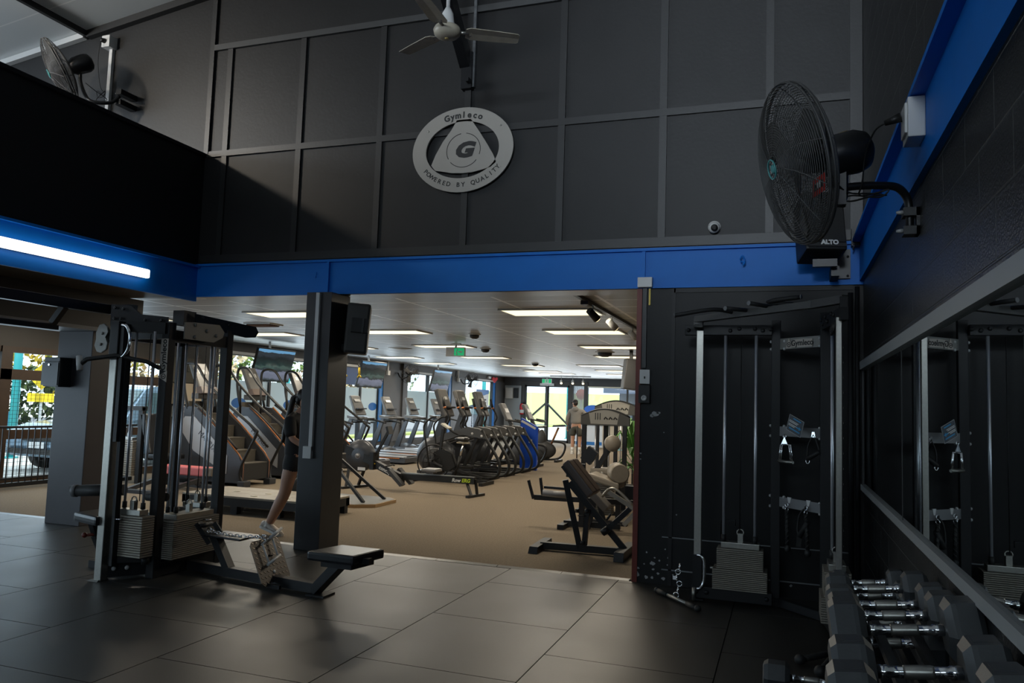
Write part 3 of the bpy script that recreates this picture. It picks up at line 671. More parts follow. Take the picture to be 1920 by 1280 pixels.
t = thing('cable_machine', 'black four-stack cable tower with low row seat, left of the middle column', 'cable machine', (-5.0,5.4,0))
TW = t
def up(x, y, z1, w=.075, m=STEELM, lab=None): q = M(); q.box((x-w/2,y-w/2,0),(x+w/2,y+w/2,z1),.006); return link('upright', q, m, t, lab)
q = M(); q.box((-5.165,4.865,.0),(-5.095,4.935,1.76),.005)
for k in range(15): q.cyl((-5.094,4.9,.2+.1*k),(-5.093,4.9,.2+.1*k),.008)
col = link('slide_column', q, BRUSH, t, 'bright steel pulley column with adjustment holes')
q = M(); q.hexa([(-5.22,4.84,0),(-5.1,4.84,0),(-5.1,4.95,0),(-5.22,4.95,0),(-5.18,4.85,.014),(-5.1,4.85,.014),(-5.1,4.94,.014),(-5.18,4.94,.014)]); link('foot', q, BRUSH, col)
q = M(); q.box((-5.175,4.855,1.76),(-5.085,4.945,2.07),.006); car_ = link('carriage', q, STEELM, t, 'black sliding carriage')
q = M(); q.box((-5.08,4.87,1.1),(-5.045,4.94,2.05)); q.box((-5.06,4.9,.12),(-5.03,4.95,1.76)); link('rear_channel', q, STEELM, t)
q = M(); q.tube(smooth([(-5.085,4.88,2.04),(-5.03,4.88,2.03),(-4.995,4.88,1.97),(-4.995,4.88,1.86),(-5.04,4.88,1.79),(-5.085,4.88,1.78)],4), .014, 10); link('handle', q, CHROME, car_, 'chrome loop handle')
q = M(); q.prism([(.0,.12),(.05,.13),(.09,.1),(.1,.06),(.07,.02),(.1,-.03),(.09,-.08),(.04,-.11),(-.01,-.1),(-.04,-.05),(-.02,0),(-.03,.06)], (-5.31,4.87,1.92), (1,0,0), (0,0,1), -.02, .003); q.bolts([(-5.265,4.868,1.97),(-5.275,4.868,1.88)], (0,-1,0), .012); link('pulley_plate', q, GREYM, car_, 'grey pulley cheek plate')
q = M(); q.torus((-5.25,4.9,1.95),(0,1,0),.05,.012); q.cyl((-5.25,4.89,1.95),(-5.25,4.91,1.95),.045); link('pulley', q, PLAST, car_)
up(-4.86,5.16,2.09,.08); up(-4.85,5.87,2.09,.08); up(-5.36,5.87,2.0,.07); up(-5.36,5.2,2.0,.06)
logo_plate(t, (-4.858,5.118,1.77), (0,0,1), (-1,0,0), .36, .1)
# top frame
q = M(); q.bar((-5.13,4.92,2.035),(-4.86,5.12,2.035),.05,.09); q.bar((-5.36,5.2,1.98),(-4.86,5.16,1.98),.05,.06); q.bar((-5.36,5.87,1.97),(-4.85,5.87,1.97),.05,.06); q.bar((-4.86,5.16,1.98),(-4.85,5.87,1.98),.06,.1); q.bar((-5.36,5.2,1.97),(-5.36,5.87,1.97),.05,.06); link('top_frame', q, STEELM, t)
q = M(); q.prism([(0,0),(.36,0),(.47,.05),(.49,.1),(.42,.16),(.1,.15),(0,.14)], (-4.78,5.24,1.96), (0,1,0), (0,0,1), .012); q.bolts([(-4.766,5.36,2.09),(-4.766,5.36,1.985),(-4.766,5.5,2.05),(-4.766,5.62,2.02)], (1,0,0), .016); link('gusset_plate', q, GREYM, t, 'grey pulley housing plate')
q = M(); q.prism([(0,.0),(.5,-.06),(.6,-.05),(.63,.0),(.6,.05),(.0,.11)], (-4.95,5.55,2.1), (.35,.9,0), (0,0,1), .012); q.box((-5.1,5.45,2.1),(-4.98,5.6,2.23)); q.bolts([(-4.91,5.6,2.18),(-4.82,5.85,2.14),(-4.745,6.07,2.1)], (.9,-.35,0), .014); link('gusset_plate', q, STEEL, t)
q = M(); q.prism([(-.02,-.03),(.1,-.03),(.28,-.0),(.5,-.0),(.5,.05),(.25,.07),(.16,.14),(-.02,.15)], (-5.33,5.02,2.08), (.98,.2,0), (0,0,1), -.012); q.bolts([(-5.3,5.01,2.2),(-5.22,5.02,2.19),(-5.3,5.01,2.11),(-5.24,5.02,2.11),(-5.02,5.06,2.1),(-4.88,5.09,2.1)], (.2,-.98,0), .014); link('gusset_plate', q, STEEL, t)
q = M(); q.bar((-5.2,4.98,2.03),(-4.9,5.09,2.03),.015,.075); q.bolts([(-5.09,5.0,2.05),(-4.95,5.05,2.05)], (.3,-.95,0), .016); link('cross_plate', q, GREYM, t, 'grey cross plate')
# crossover beam reaching toward the camera with pull-up bars
q = M(); q.bar((-5.74,5.4,2.23),(-5.68,1.2,2.23),.07,.085,bev=.004); q.bar((-5.74,5.4,2.23),(-5.25,5.15,2.2),.07,.085); link('crossover_beam', q, STEEL, t)
q = M(); q.bar((-5.74,4.9,2.2),(-5.86,4.9,2.06),.05,.05); q.bar((-5.74,2.4,2.2),(-5.86,2.4,2.06),.05,.05); q.tube([(-5.86,4.9,2.04),(-5.86,2.3,2.04)], .018); q.bar((-5.8,4.9,2.02),(-5.8,2.3,2.02),.03,.04); link('pull_up_bar', q, STEEL, t)
q = M(); q.tube([(-5.45,5.28,2.19),(-5.44,5.26,1.98),(-5.4,4.98,1.9)], .006, 6); link('cable', q, CHROME, t)
# bottom frame
q = M(); q.bar((-5.12,4.95,.075),(-4.86,5.3,.075),.06,.11); q.bar((-5.1,4.93,.16),(-4.86,5.13,.16),.05,.05); q.bar((-4.86,5.16,.06),(-4.85,5.87,.06),.07,.1); q.bar((-5.36,5.2,.06),(-5.36,5.87,.06),.06,.08); q.bar((-5.36,5.87,.06),(-4.85,5.87,.06),.06,.08); q.bar((-5.36,5.2,.06),(-4.86,5.2,.06),.06,.08); link('bottom_frame', q, STEELM, t)
q = M(); q.bolts([(-5.06,4.955,.09),(-5.0,5.03,.09)], (.8,-.6,0), .018); link('frame_bolt', q, BOLTM, t)
weight_stack(t, -5.12,-4.8,4.95,5.08,.19,.56,17,(.05,.02), pin=(-5.0,4.95,.49))
weight_stack(t, -4.95,-4.76,5.25,5.8,.13,.49,19,(.02,.05), pin=(-4.76,5.6,.42))
weight_stack(t, -5.34,-5.05,5.92,6.1,.16,.5,17,(.04,.02))
weight_stack(t, -5.3,-5.02,5.45,5.6,.14,.46,17,(.04,.02), m=RUBB)
rods(t, [(-5.06,5.02),(-4.87,5.02)], .2, 2.0, capz=.565); rods(t, [(-4.855,5.37),(-4.855,5.68)], .2, 1.95, capz=.495); rods(t, [(-5.3,6.0),(-5.09,6.0)], .2, 1.97, capz=.505); rods(t, [(-5.24,5.52),(-5.08,5.52)], .2, 1.95, capz=.465)
q = M()
for x, y, z in ((-4.94,5.05,.62),(-4.87,5.5,.55),(-5.16,5.52,.5),(-5.19,6.0,.55)): q.cyl((x,y,z),(x,y,1.98),.004,seg=6)
q.cyl((-4.9,5.06,1.2),(-4.9,5.06,1.95),.009); link('cable', q, PLAST, t)
q = M(); q.cyl((-5.03,5.05,.13),(-5.03,5.05,.19),.025); q.cyl((-4.84,5.05,.13),(-4.84,5.05,.19),.03); q.cyl((-4.855,5.37,.08),(-4.855,5.37,.13),.03); q.cyl((-4.855,5.68,.08),(-4.855,5.68,.13),.03); link('buffer', q, RUBB, t)
# low row: rail, post, seat, foot plate
q = M(); q.bar((-4.8,5.52,.05),(-3.36,5.28,.05),.075,.075,bev=.003); link('base_rail', q, STEELM, t)
q = M(); q.bar((-3.4,5.285,.03),(-3.08,5.15,.31),.075,.075,bev=.003); q.cbox((-3.35,5.28,.008),(.16,.16,.015)); link('seat_post', q, STEELM, t)
q = M(); q.hexa([(-3.3,4.99,.315),(-2.9,4.97,.315),(-2.84,5.33,.315),(-3.22,5.34,.315),(-3.3,4.99,.385),(-2.9,4.97,.385),(-2.84,5.33,.385),(-3.22,5.34,.385)],.02); s_ = link('row_seat', q, VINYL, t, 'flat black padded row seat')
q = M(); q.hexa([(-3.2,5.03,.275),(-2.94,5.02,.275),(-2.9,5.28,.275),(-3.15,5.29,.275),(-3.2,5.03,.315),(-2.94,5.02,.315),(-2.9,5.28,.315),(-3.15,5.29,.315)]); q.bar((-2.95,5.1,.335),(-2.83,5.1,.335),.05,.04); link('seat_frame', q, STEEL, s_)
CHECK = mat('checker_plate', (.05,.041,.033), .42, .5, noise=.2, nscale=12)
ux = V((0,1,0)); uy = V((-.52,.16,.84)).normalized()
o = V((-3.785,5.16,.03))
W2, L2 = .37, .38
q = M(); q.prism([(.04,0),(.1,0),(.11,.02),(.24,.02),(.25,0),(W2-.04,0),(W2,.04),(W2,L2-.03),(W2-.03,L2),(.03,L2),(0,L2-.03),(0,.04)], o, ux, uy, -.006); fp = link('foot_plate', q, CHECK, t, 'brown checker plate foot rest')
n_ = ux.cross(uy).normalized(); q = M()
for i in range(8):
    for j in range(9):
        p = o+ux*(.03+i*.044)+uy*(.03+j*.042)+n_*.0
        d = (ux*.6+uy*.8) if (i+j) % 2 else (ux*.6-uy*.8)
        d = (ux*.75-uy*.5)
        q.bar(p-d*.014, p+d*.014, .007, .005, up=n_)
link('tread_lug', q, mat('worn_steel', (.2,.17,.14), .3, .8), fp)
q = M(); q.lathe([(.014,0),(.014,.004),(.004,.004)], o+ux*.19+uy*.1+n_*.001, n_, 14); link('bolt_head', q, WHITE, fp)
q = M(); q.bar(o+ux*.08-n_*.02+uy*.02, o+ux*.08+V((.1,0,0)), .03); q.bar(o+ux*.2+uy*.25-n_*.01, (-3.95,5.38,.06), .05,.05); link('plate_strut', q, STEELM, fp)
q = M(); q.bar((-4.66,5.42,.42),(-4.54,5.45,.26),.07,.04); q.bar((-4.5,5.45,.33),(-4.33,5.45,.05),.08,.06); q.bar((-4.56,5.5,.42),(-4.5,5.52,.33),.02,.04); q.cyl((-4.62,5.38,.4),(-4.62,5.54,.4),.02); link('low_pulley_bracket', q, STEELM, t)
q = M(); q.hexa([(-4.55,5.36,.325),(-4.15,5.32,.325),(-4.15,5.58,.325),(-4.52,5.6,.325),(-4.55,5.36,.345),(-4.15,5.32,.345),(-4.15,5.58,.345),(-4.52,5.6,.345)],.008); link('rest_pad', q, VINYL, t, 'thin flat pad under the chain')
# lat pulldown seat with roller pads
q = M(); q.hexa([(-5.5,4.93,.43),(-5.14,4.82,.43),(-5.18,5.28,.43),(-5.52,5.34,.43),(-5.5,4.93,.505),(-5.14,4.82,.505),(-5.18,5.28,.505),(-5.52,5.34,.505)],.025); link('lat_seat', q, VINYL, t, 'small square black pulldown seat')
q = M(); q.bar((-5.42,5.05,.42),(-5.42,5.1,.3),.05); q.bar((-5.42,5.1,.3),(-5.4,5.25,.0),.06); q.bar((-5.6,5.25,.03),(-5.2,5.25,.03),.08,.06); link('lat_seat_post', q, STEELM, t)
q = M(); q.cyl((-5.45,5.03,.31),(-5.4,5.1,.31),.012); q.ell((-5.46,5.02,.31),.022); link('adjuster_knob', q, RED, t)
q = M(); q.cyl((-5.5,4.94,.675),(-5.1,5.05,.7),.045); link('roller_pad', q, RUBB, t); q = M(); q.cyl((-5.525,4.935,.674),(-5.49,4.945,.676),.05); q.bar((-5.57,4.94,.7),(-5.2,5.03,.73),.03,.03); link('roller_end', q, MGREY, t, 'grey roller end cap')
q = M(); q.cyl((-5.1,5.3,.62),(-4.9,5.3,.63),.035); link('roller_pad', q, RUBB, t)
# loose attachments
t = thing('lat_bar', 'black pulldown bar with white end cap hanging at the tower top', 'pull bar', (-5.2,4.8,1.76))
q = M(); q.tube([(-5.33,4.74,1.71),(-5.28,4.75,1.75),(-5.1,4.86,1.79),(-4.9,4.98,1.75),(-4.8,5.02,1.7)], .018); link('bar', q, RUBB, t)
q = M(); q.cyl((-5.35,4.735,1.775),(-5.325,4.73,1.66),.022); link('end_cap', q, WHITE, t, 'white end cap')
def chain(q, pts, n, r=.011, w=.0035):
    P = smooth(pts, 8); L = [0]
    for i in range(1, len(P)): L.append(L[-1]+(P[i]-P[i-1]).length)
    for k in range(n):
        s = L[-1]*(k+.5)/n; i = next(j for j in range(1, len(L)) if L[j] >= s); f = (s-L[i-1])/max(1e-6, L[i]-L[i-1])
        c = P[i-1].lerp(P[i], f); d = (P[i]-P[i-1]).normalized(); x, y, _ = frame_of(d); a = x if k % 2 else y
        ln = L[-1]/n*.75
        q.tube([c+d*(ln*math.cos(2*PI*j/10))+a*(r*math.sin(2*PI*j/10)) for j in range(10)], w, 5, closed=True)
t = thing('chain', 'steel chain lying from the low pulley to the foot plate', 'chain', (-4.3,5.4,.35))
q = M(); chain(q, [(-4.53,5.42,.37),(-4.4,5.42,.352),(-4.2,5.4,.352),(-4.05,5.4,.36),(-3.96,5.38,.37)], 17, .013, .004); link('links', q, CHROME, t)
q = M(); q.torus((-3.95,5.37,.37),(0,1,.3),.022,.005,12,6); q.torus((-4.54,5.42,.37),(0,1,0),.022,.005,12,6); link('snap_hook', q, CHROME, t)
t = thing('rowing_grip', 'chrome double grip row handle resting on the checker foot plate', 'handle', (-3.86,5.36,.3))
o2 = o+n_*.03
A = lambda a, b, c=0.: o2+ux*a+uy*b+n_*c
q = M(); q.tube([A(.1,.33),A(.19,.36),A(.28,.37),A(.34,.39)], .009); q.tube([A(.11,.33),A(.12,.16)], .008); q.tube([A(.25,.355),A(.25,.2)], .008); link('frame', q, WHITE, t, 'pale steel triangle frame')
q = M(); q.cyl(A(.1,.16),A(.28,.21),.012); link('grip', q, WHITE, t); q = M(); q.cyl(A(.2,.365,.02),A(.38,.42,.02),.012); link('grip', q, WHITE, t)
# ---------------------------------------------------------------- corner cable station (right)
t = thing('cable_machine', 'black corner cable station with pull-up bar beside the mirror', 'cable machine', (-.2,6.4,0))
def upr(x, y, z1, w=.07): q = M(); q.box((x-w/2,y-w/2,0),(x+w/2,y+w/2,z1),.005); return link('upright', q, STEELM, t)
upr(-.07,6.58,2.24); upr(.28,6.23,2.26)
def slide(x, y, ux, w=.055):
    ux = V(ux); uy = V((-ux.y, ux.x, 0)); c = V((x,y,0))
    q = M(); q.cbox((x,y,1.25),(w,.055,1.8),bev=.003)
    for k in range(16): q.cyl(c+V((0,0,.45+.1*k))-uy*.0272, c+V((0,0,.45+.1*k))-uy*.0282, .007)
    o = link('slide_column', q, BRUSH, t, 'bright steel pulley column with holes')
    q = M(); q.cbox((x,y,.23),(.07,.07,.26)); q.cbox((x,y,.015),(.1,.1,.012)); link('carriage', q, STEELM, o, 'black lowered carriage')
    q = M(); p = c-uy*.05+ux*.0
    q.tube(smooth([p+V((0,0,.36)),p+ux*.03+V((0,0,.355)),p+ux*.055+V((0,0,.31)),p+ux*.055+V((0,0,.17)),p+ux*.03+V((0,0,.11)),p+V((0,0,.1))],4), .012, 10); link('handle', q, CHROME, o, 'chrome loop handle')
    q = M(); q.cyl(c-uy*.06-ux*.02+V((0,0,.01)), c-uy*.06-ux*.02+V((0,0,.11)), .014); q.cyl(c-uy*.03+ux*.1+V((0,0,.27)), c-uy*.03+ux*.13+V((0,0,.27)), .012); link('pin', q, BRUSH, o)
slide(-.655,6.48,(1,0,0)); slide(.335,5.6,(0,1,0),.036)
q = M(); q.box((-.78,6.47,2.115),(-.1,6.53,2.195),.004); q.bolts([(-.75,6.47,2.155),(-.66,6.47,2.155),(-.42,6.47,2.15),(-.35,6.47,2.165),(-.23,6.47,2.165),(-.17,6.47,2.15),(-.11,6.47,2.16)],(0,-1,0),.017,.014); link('top_beam', q, STEELM, t)
q = M(); q.bar((.28,6.2,2.17),(.365,5.52,2.17),.05,.085); q.bolts([(.25,6.1,2.19),(.255,6.0,2.15),(.27,5.9,2.19),(.28,5.82,2.15),(.3,5.72,2.19),(.31,5.62,2.17)],(-1,-.1,0),.016,.016); q.box((.34,5.57,2.21),(.39,5.63,2.29)); link('top_beam', q, STEELM, t)
q = M()
for k in range(4): q.torus((.31,5.98-.12*k,2.1),(1,.1,0),.03,.01,14,6)
link('pulley', q, PLAST, t)
q = M(); q.box((-.7,6.45,.025),(-.09,6.53,.115),.004); q.bolts([(-.66,6.45,.075),(-.58,6.45,.075),(-.13,6.45,.07)],(0,-1,0),.018,.014); link('base_beam', q, STEELM, t)
q = M(); q.bar((.28,6.2,.07),(.36,5.55,.07),.07,.09); q.bar((.28,6.23,.04),(-.07,6.58,.04),.06,.06); link('base_beam', q, STEELM, t)
rods(t, [(-.457,6.5),(-.22,6.5)], .3, 2.115, .0125, .06, .47)
rods(t, [(.315,5.98),(.345,5.73)], .3, 2.12, .0125, .06, .5)
weight_stack(t, -.505,-.155,6.43,6.6,.115,.475,22,(.03,.03),wide=(11,.03))
weight_stack(t, .25,.42,5.72,6.02,.115,.5,22,(.03,.03),wide=(11,.02))
q = M(); q.cyl((-.335,6.5,.55),(-.335,6.5,2.11),.0035,seg=6); link('cable', q, PLAST, t); q = M(); q.cyl((.33,5.86,.55),(.33,5.86,2.11),.0035,seg=6); link('cable', q, PLAST, t); q = M(); q.tube([(-.48,6.52,.49),(-.48,6.52,.64),(-.37,6.52,.645),(-.37,6.52,.6)], .006, 6); link('cable_guide', q, STEEL, t)
A_, B_ = V((-.05,6.56,0)), V((.255,6.255,0)); dd = (B_-A_).normalized()
def cp(z, h, lab='cross_plate'): q = M(); q.bar(A_+V((0,0,z)), B_+V((0,0,z)), .008, h); return link(lab, q, GREYM if z > 1.9 else MGREY, t)
c1 = cp(2.05,.085,'sign_plate'); cp(1.36,.075); cp(.81,.075)
mid = (A_+B_)/2; nrm = V((-dd.y, dd.x, 0))
logo_plate(t, mid-nrm*.006+V((0,0,2.05)), dd, (0,0,1), .27, .085)
q = M()
for z in (2.07,2.01,1.4,1.32,.85,.77): q.bolt(V((-.04,6.57,z))+V((.03,-.05,0)), (1,-1,0), .012, .014); q.bolt((-.105,6.57,z), (-1,0,0), .012, .014); q.bolt((.245,6.23,z), (-1,0,0), .01, .012)
link('frame_bolt', q, BOLTM, t)
for a in (.28,.72):
    q = M(); p = A_.lerp(B_, a)-nrm*.006+V((0,0,.835)); q.prism([(-.02,.02),(.02,.02),(.008,-.025),(-.008,-.025)], p, dd, (0,0,1), -.006); link('hanger_hook', q, WHITE, t, 'white triangular hook')
# pull-up bar
PB = mat('pullup_bar_grey', (.055,.053,.05), .4)
q = M(); q.bar((-.68,6.4,2.235),(.18,5.83,2.27),.06,.05); q.bar((.17,5.84,2.27),(.375,5.6,2.275),.055,.055); q.box((-.7,6.38,2.17),(-.63,6.45,2.24)); pb_ = link('pull_up_bar', q, PB, t, 'grey flat pull-up bar')
def grip(a, b, c=None): 
    q = M(); pts = [a, b] if c is None else smooth([a, b, c], 4); q.tube(pts, .016, 12); g = link('grip', q, RUBB, pb_); d = (V(pts[-1])-V(pts[-2])).normalized(); q = M(); q.cyl(V(pts[-1]), V(pts[-1])+d*.008, .017); link('end_cap', q, MGREY, g)
grip((-.36,6.22,2.26),(-.52,6.05,2.27),(-.8,6.0,2.22)); grip((-.24,6.15,2.27),(-.42,5.95,2.265)); grip((-.1,6.05,2.285),(-.25,5.86,2.29)); grip((.05,5.95,2.29),(-.12,5.95,2.31),(.1,5.86,2.33))
# attachments hanging on the plates
def hang(name, lab, cat, loc): return thing(name, lab, cat, loc, group='cable attachments on the corner station')
t = hang('stirrup_grips', 'pair of chrome stirrup grips hung under the small card', 'handle', (.0,6.42,1.3))
p0 = V((.02,6.45,1.29))-nrm*.03
q = M(); q.prism([(-.035,-.03),(.035,-.03),(.0,.03)], p0, dd, (0,0,1), .006); q.torus(p0+V((0,0,.035)), nrm, .014, .004, 12, 6); link('yoke', q, CHROME, t)
for k, off in enumerate((0,.035)):
    b = p0+V((0,0,-.03))+dd*off-nrm*off*.5
    q = M(); q.tube([b+dd*-.045, b+dd*.045, b+dd*.06+V((0,0,-.125))], .006, 8); q.tube([b+dd*-.045, b+dd*-.06+V((0,0,-.125))], .006, 8); f_ = link('frame', q, CHROME, t)
    q = M(); q.cyl(b+dd*-.065+V((0,0,-.13)), b+dd*.065+V((0,0,-.13)), .012); link('grip', q, BRUSH, f_)
t = hang('instruction_card', 'small tilted dark card with blue arrow and white lines', 'card', (.1,6.36,1.4))
ca = (dd*.92+V((0,0,-.38))).normalized(); cb = (V((0,0,.95))+dd*.3).normalized(); pc = V((.1,6.33,1.41))-nrm*.04
q = M(); q.prism([(-.075,-.06),(.075,-.06),(.075,.06),(-.075,.06)], pc, ca, cb, .002); b_ = link('card', q, mat('card_dark', (.025,.035,.05), .4), t)
cn = ca.cross(cb).normalized()
q = M()
for s in (-1,1): q.bar(pc+ca*.075*s-cb*.06, pc+ca*.075*s+cb*.06, .003, .004, up=cn); q.bar(pc-ca*.075+cb*.06*s, pc+ca*.075+cb*.06*s, .003, .004, up=cn)
for z, a, b in ((.022,-.065,.03),(.012,-.065,.02),(-.005,-.065,.035),(-.015,-.065,.0)): q.bar(pc+ca*a+cb*z+cn*.003, pc+ca*b+cb*z+cn*.003, .006, .001, up=cn)
link('white_lines', q, WHITE, b_)
q = M()
for z, a, b in ((.045,-.03,.05),(-.035,-.05,.06)): q.bar(pc+ca*a+cb*z+cn*.003, pc+ca*b+cb*z+cn*.003, .009, .001, up=cn)
q.prism([(.02,.005),(.045,.005),(.045,.015),(.068,-.0),(.045,-.015),(.045,-.005),(.02,-.005)], pc+cn*.003-cb*.005, ca, cb, .001); link('blue_arrow', q, mat('cyan_print', (.02,.3,.6), .5), b_)
t = hang('strap_grip', 'black foam strap grip hanging right of the small card', 'handle', (.2,6.28,1.3))
p0 = V((.2,6.24,1.35))
q = M(); q.torus(p0, nrm, .015, .004, 12, 6); q.prism([(-.02,-.02),(.02,-.02),(.012,.02),(-.012,.02)], p0, dd, (0,0,1), .004); link('hook', q, CHROME, t)
q = M(); q.tube(smooth([p0, p0-dd*.05+V((0,0,-.08)), p0-dd*.06+V((0,0,-.17))],4), .006, 6); q.tube(smooth([p0, p0+dd*.03+V((0,0,-.05)), p0+dd*.06+V((0,0,-.13))],4), .006, 6); link('strap', q, RUBB, t)
q = M(); q.cyl(p0-dd*.06+V((0,0,-.185)), p0+dd*.06+V((0,0,-.12)), .017); link('grip', q, RUBB, t)
q = M(); q.torus(p0-dd*.055+V((0,0,-.2)), nrm, .018, .004, 12, 6); link('ring', q, CHROME, t)
def rope_tube(q, a, b, r=.014):
    a = V(a); b = V(b); q.tube([a, b], r, 10); x, y, d = frame_of(b-a); L = (b-a).length; n = int(L/.006)
    for ph in (0, PI): q.tube([a+d*(L*i/n)+x*(r*.8*math.cos(i*.55+ph))+y*(r*.8*math.sin(i*.55+ph)) for i in range(n+1)], .0065, 5)
for k, (a, xx) in enumerate(((.28,0),(.72,0))):
    p = A_.lerp(B_, a)-nrm*.03+V((0,0,.8))
    t = hang('rope_attachment', ('single twisted rope pulldown hanging left on the low plate','rope and strap bundle hanging right on the low plate')[k], 'rope', p)
    q = M(); q.torus(p, nrm, .016, .004, 12, 6); q.torus(p+V((0,0,-.035)), dd, .016, .004, 12, 6); link('snap_hook', q, CHROME, t)
    q = M(); rope_tube(q, p+V((0,0,-.05))+dd*0, p+V((0,0,-.3))+dd*(.01 if k == 0 else .02)); link('rope', q, RUBB, t)
    q = M(); q.ell(p+V((0,0,-.33))+dd*(.01 if k == 0 else .02), (.024,.024,.03)); link('end_ball', q, RUBB, t)
    if k:
        q = M(); q.tube(smooth([p, p-dd*.06+V((0,0,-.06)), p-dd*.08+V((0,0,-.18)), p-dd*.05+V((0,0,-.22))],4), .008, 6); q.bar(p-dd*.06+V((0,0,-.2)), p-dd*.07+V((0,0,-.3)), .035, .006); link('strap', q, RUBB, t)
        q = M(); q.cyl(p-dd*.06+V((0,0,-.22)), p+dd*.02+V((0,0,-.1)), .02); link('grip', q, RUBB, t)
t = thing('lat_bar', 'short cable bar with black grips lying on the floor by the corner station', 'pull bar', (-.8,6.3,0))
q = M(); q.cyl((-.88,6.42,.03),(-.7,6.2,.03),.014); link('bar', q, BRUSH, t)
for a, b in (((-.98,6.54,.03),(-.88,6.42,.03)),((-.7,6.2,.03),(-.61,6.09,.03))):
    q = M(); q.cyl(a, b, .02); q.ell(a if a[0] < -.9 else b, .026); link('grip', q, RUBB, t)
q = M()
for k in range(6): q.torus((-.8+.012*(k%3),6.33,.055+.045*k), (1,.3,0) if k % 2 else (0,1,0), .02, .005, 12, 6)
q.box((-.83,6.34,.17),(-.8,6.36,.2)); link('snap_hook', q, CHROME, t, 'string of steel snap hooks')
t = thing('rope_attachment', 'black double rope lying on the floor behind the dumbbell rack', 'rope', (.2,5.2,0))
q = M(); rope_tube(q, (.31,5.4,.03),(.1,5.14,.03),.018); link('rope', q, RUBB, t); q = M(); rope_tube(q, (.31,5.38,.03),(.2,4.95,.035),.018); link('rope', q, RUBB, t)
q = M(); q.ell((.09,5.12,.035),.032); link('end_ball', q, RUBB, t); q = M(); q.ell((.195,4.93,.038),.034); link('end_ball', q, RUBB, t)
q = M(); 
for k in range(5): q.torus((.325,5.42,.05+.05*k), (1,.3,0) if k % 2 else (0,1,0), .022, .005, 12, 6)
link('snap_hook', q, CHROME, t)
# ---------------------------------------------------------------- dumbbells and rack
HEX = mat('dumbbell_rubber', (.055,.058,.061), .42, noise=.15, nscale=30, bump=.05, bscale=150)
def dumbbell(L, hr, hl, name='dumbbell', lab='', grp=None):
    t = thing(name, lab, 'dumbbell', (0,0,0), 0, grp, local=True)
    for s in (-1, 1):
        prof = [(hr*.72,0),(hr*.98,hl*.18),(hr,hl*.3),(hr,hl*.8),(hr*.85,hl*.95),(hr*.6,hl)]
        q = M(); rings = []
        for r, h in prof: rings.append([q._v((s*(L/2-hl+h), r*1.12*math.cos(PI/3*i), r*1.12*math.sin(PI/3*i))) for i in range(6)])
        q.skin(rings, False, True, False); hd = link('head', q, HEX, t)
        q = M(); q.box((s*L/2-hl*.55*s-.025,-.03,hr*.968),(s*L/2-hl*.55*s+.025,.03,hr*.978)); q.box((s*L/2-hl*.55*s-.018,-.022,hr*.968),(s*L/2-hl*.55*s+.018,.022,hr*.982)); link('raised_panel', q, HEX, hd)
    a = L/2-hl
    q = M(); q.lathe([(.019,-a),(.019,-a*.72),(.0155,-a*.7),(.0165,-a*.45),(.018,0),(.0165,a*.45),(.0155,a*.7),(.019,a*.72),(.019,a)], (0,0,0), (1,0,0), 16); h = link('handle', q, CHROME, t, 'chrome contoured handle')
    q = M(); q.lathe([(.0172,-a*.36),(.0188,-a*.3),(.0195,0),(.0188,a*.3),(.0172,a*.36)], (0,0,0), (1,0,0), 16); link('knurling', q, BRUSH, h)
    return t
G = 'dumbbells on the wall rack'
UP = [(3.72,.37,.40,.068,.1),(3.38,.37,.43,.078,.105),(3.2,.375,.44,.082,.11),(2.93,.375,.465,.1,.115),(2.5,.355,.46,.092,.12),(2.22,.34,.47,.095,.12)]
UL = ['smallest dumbbell on the top tier, furthest from the camera','second top tier dumbbell from the far end','third top tier dumbbell from the far end','largest square-headed dumbbell on the top tier','top tier dumbbell in front of the largest one','nearest top tier dumbbell, cut by the picture edge']
for i, (y, x, L, hr, hl) in enumerate(UP):
    d = dumbbell(L, hr, hl, lab='black hex '+UL[i], grp=G); d.location = (x, y, .70+hr*1.0); d.rotation_euler = (0,-.12,0)
LO = [(4.5,.41,.35,.066,.085),(4.2,.41,.35,.066,.085),(3.93,.405,.35,.07,.09),(3.66,.40,.35,.07,.09),(3.32,.385,.36,.078,.095)]
LLs = ['furthest dumbbell on the lower tier','lower tier dumbbell second from the far end','lower tier dumbbell in the middle','lower tier dumbbell second from the near end','nearest dumbbell on the lower tier']
for i, (y, x, L, hr, hl) in enumerate(LO):
    d = dumbbell(L, hr, hl, lab='black hex '+LLs[i], grp=G); d.location = (x, y, .575+hr); d.rotation_euler = (0,-.12,0)
d = dumbbell(.5, .075, .14, lab='black hex dumbbell standing on the floor left of the rack'); d.location = (.14,4.62,.075)
t = thing('dumbbell_rack', 'black steel two tier rack holding the dumbbells along the wall', 'rack', (.4,3.2,0))
for z, y0, y1 in ((.7,2.0,3.84),(.572,3.1,4.65)):
    q = M(); q.box((.325,y0,z-.035),(.355,y1,z-.008)); q.box((.445,y0,z-.025),(.475,y1,z+.006)); q.box((.325,y0,z-.05),(.475,y0+.03,z-.025)); q.box((.325,y1-.03,z-.05),(.475,y1,z-.025)); link('tier', q, STEELM, t)
for y in (2.05,3.45,4.6):
    q = M(); q.box((.33,y,0),(.4,y+.06,.66 if y < 4 else .53)); q.box((.2,y,0),(.56,y+.06,.05)); link('leg', q, STEELM, t)
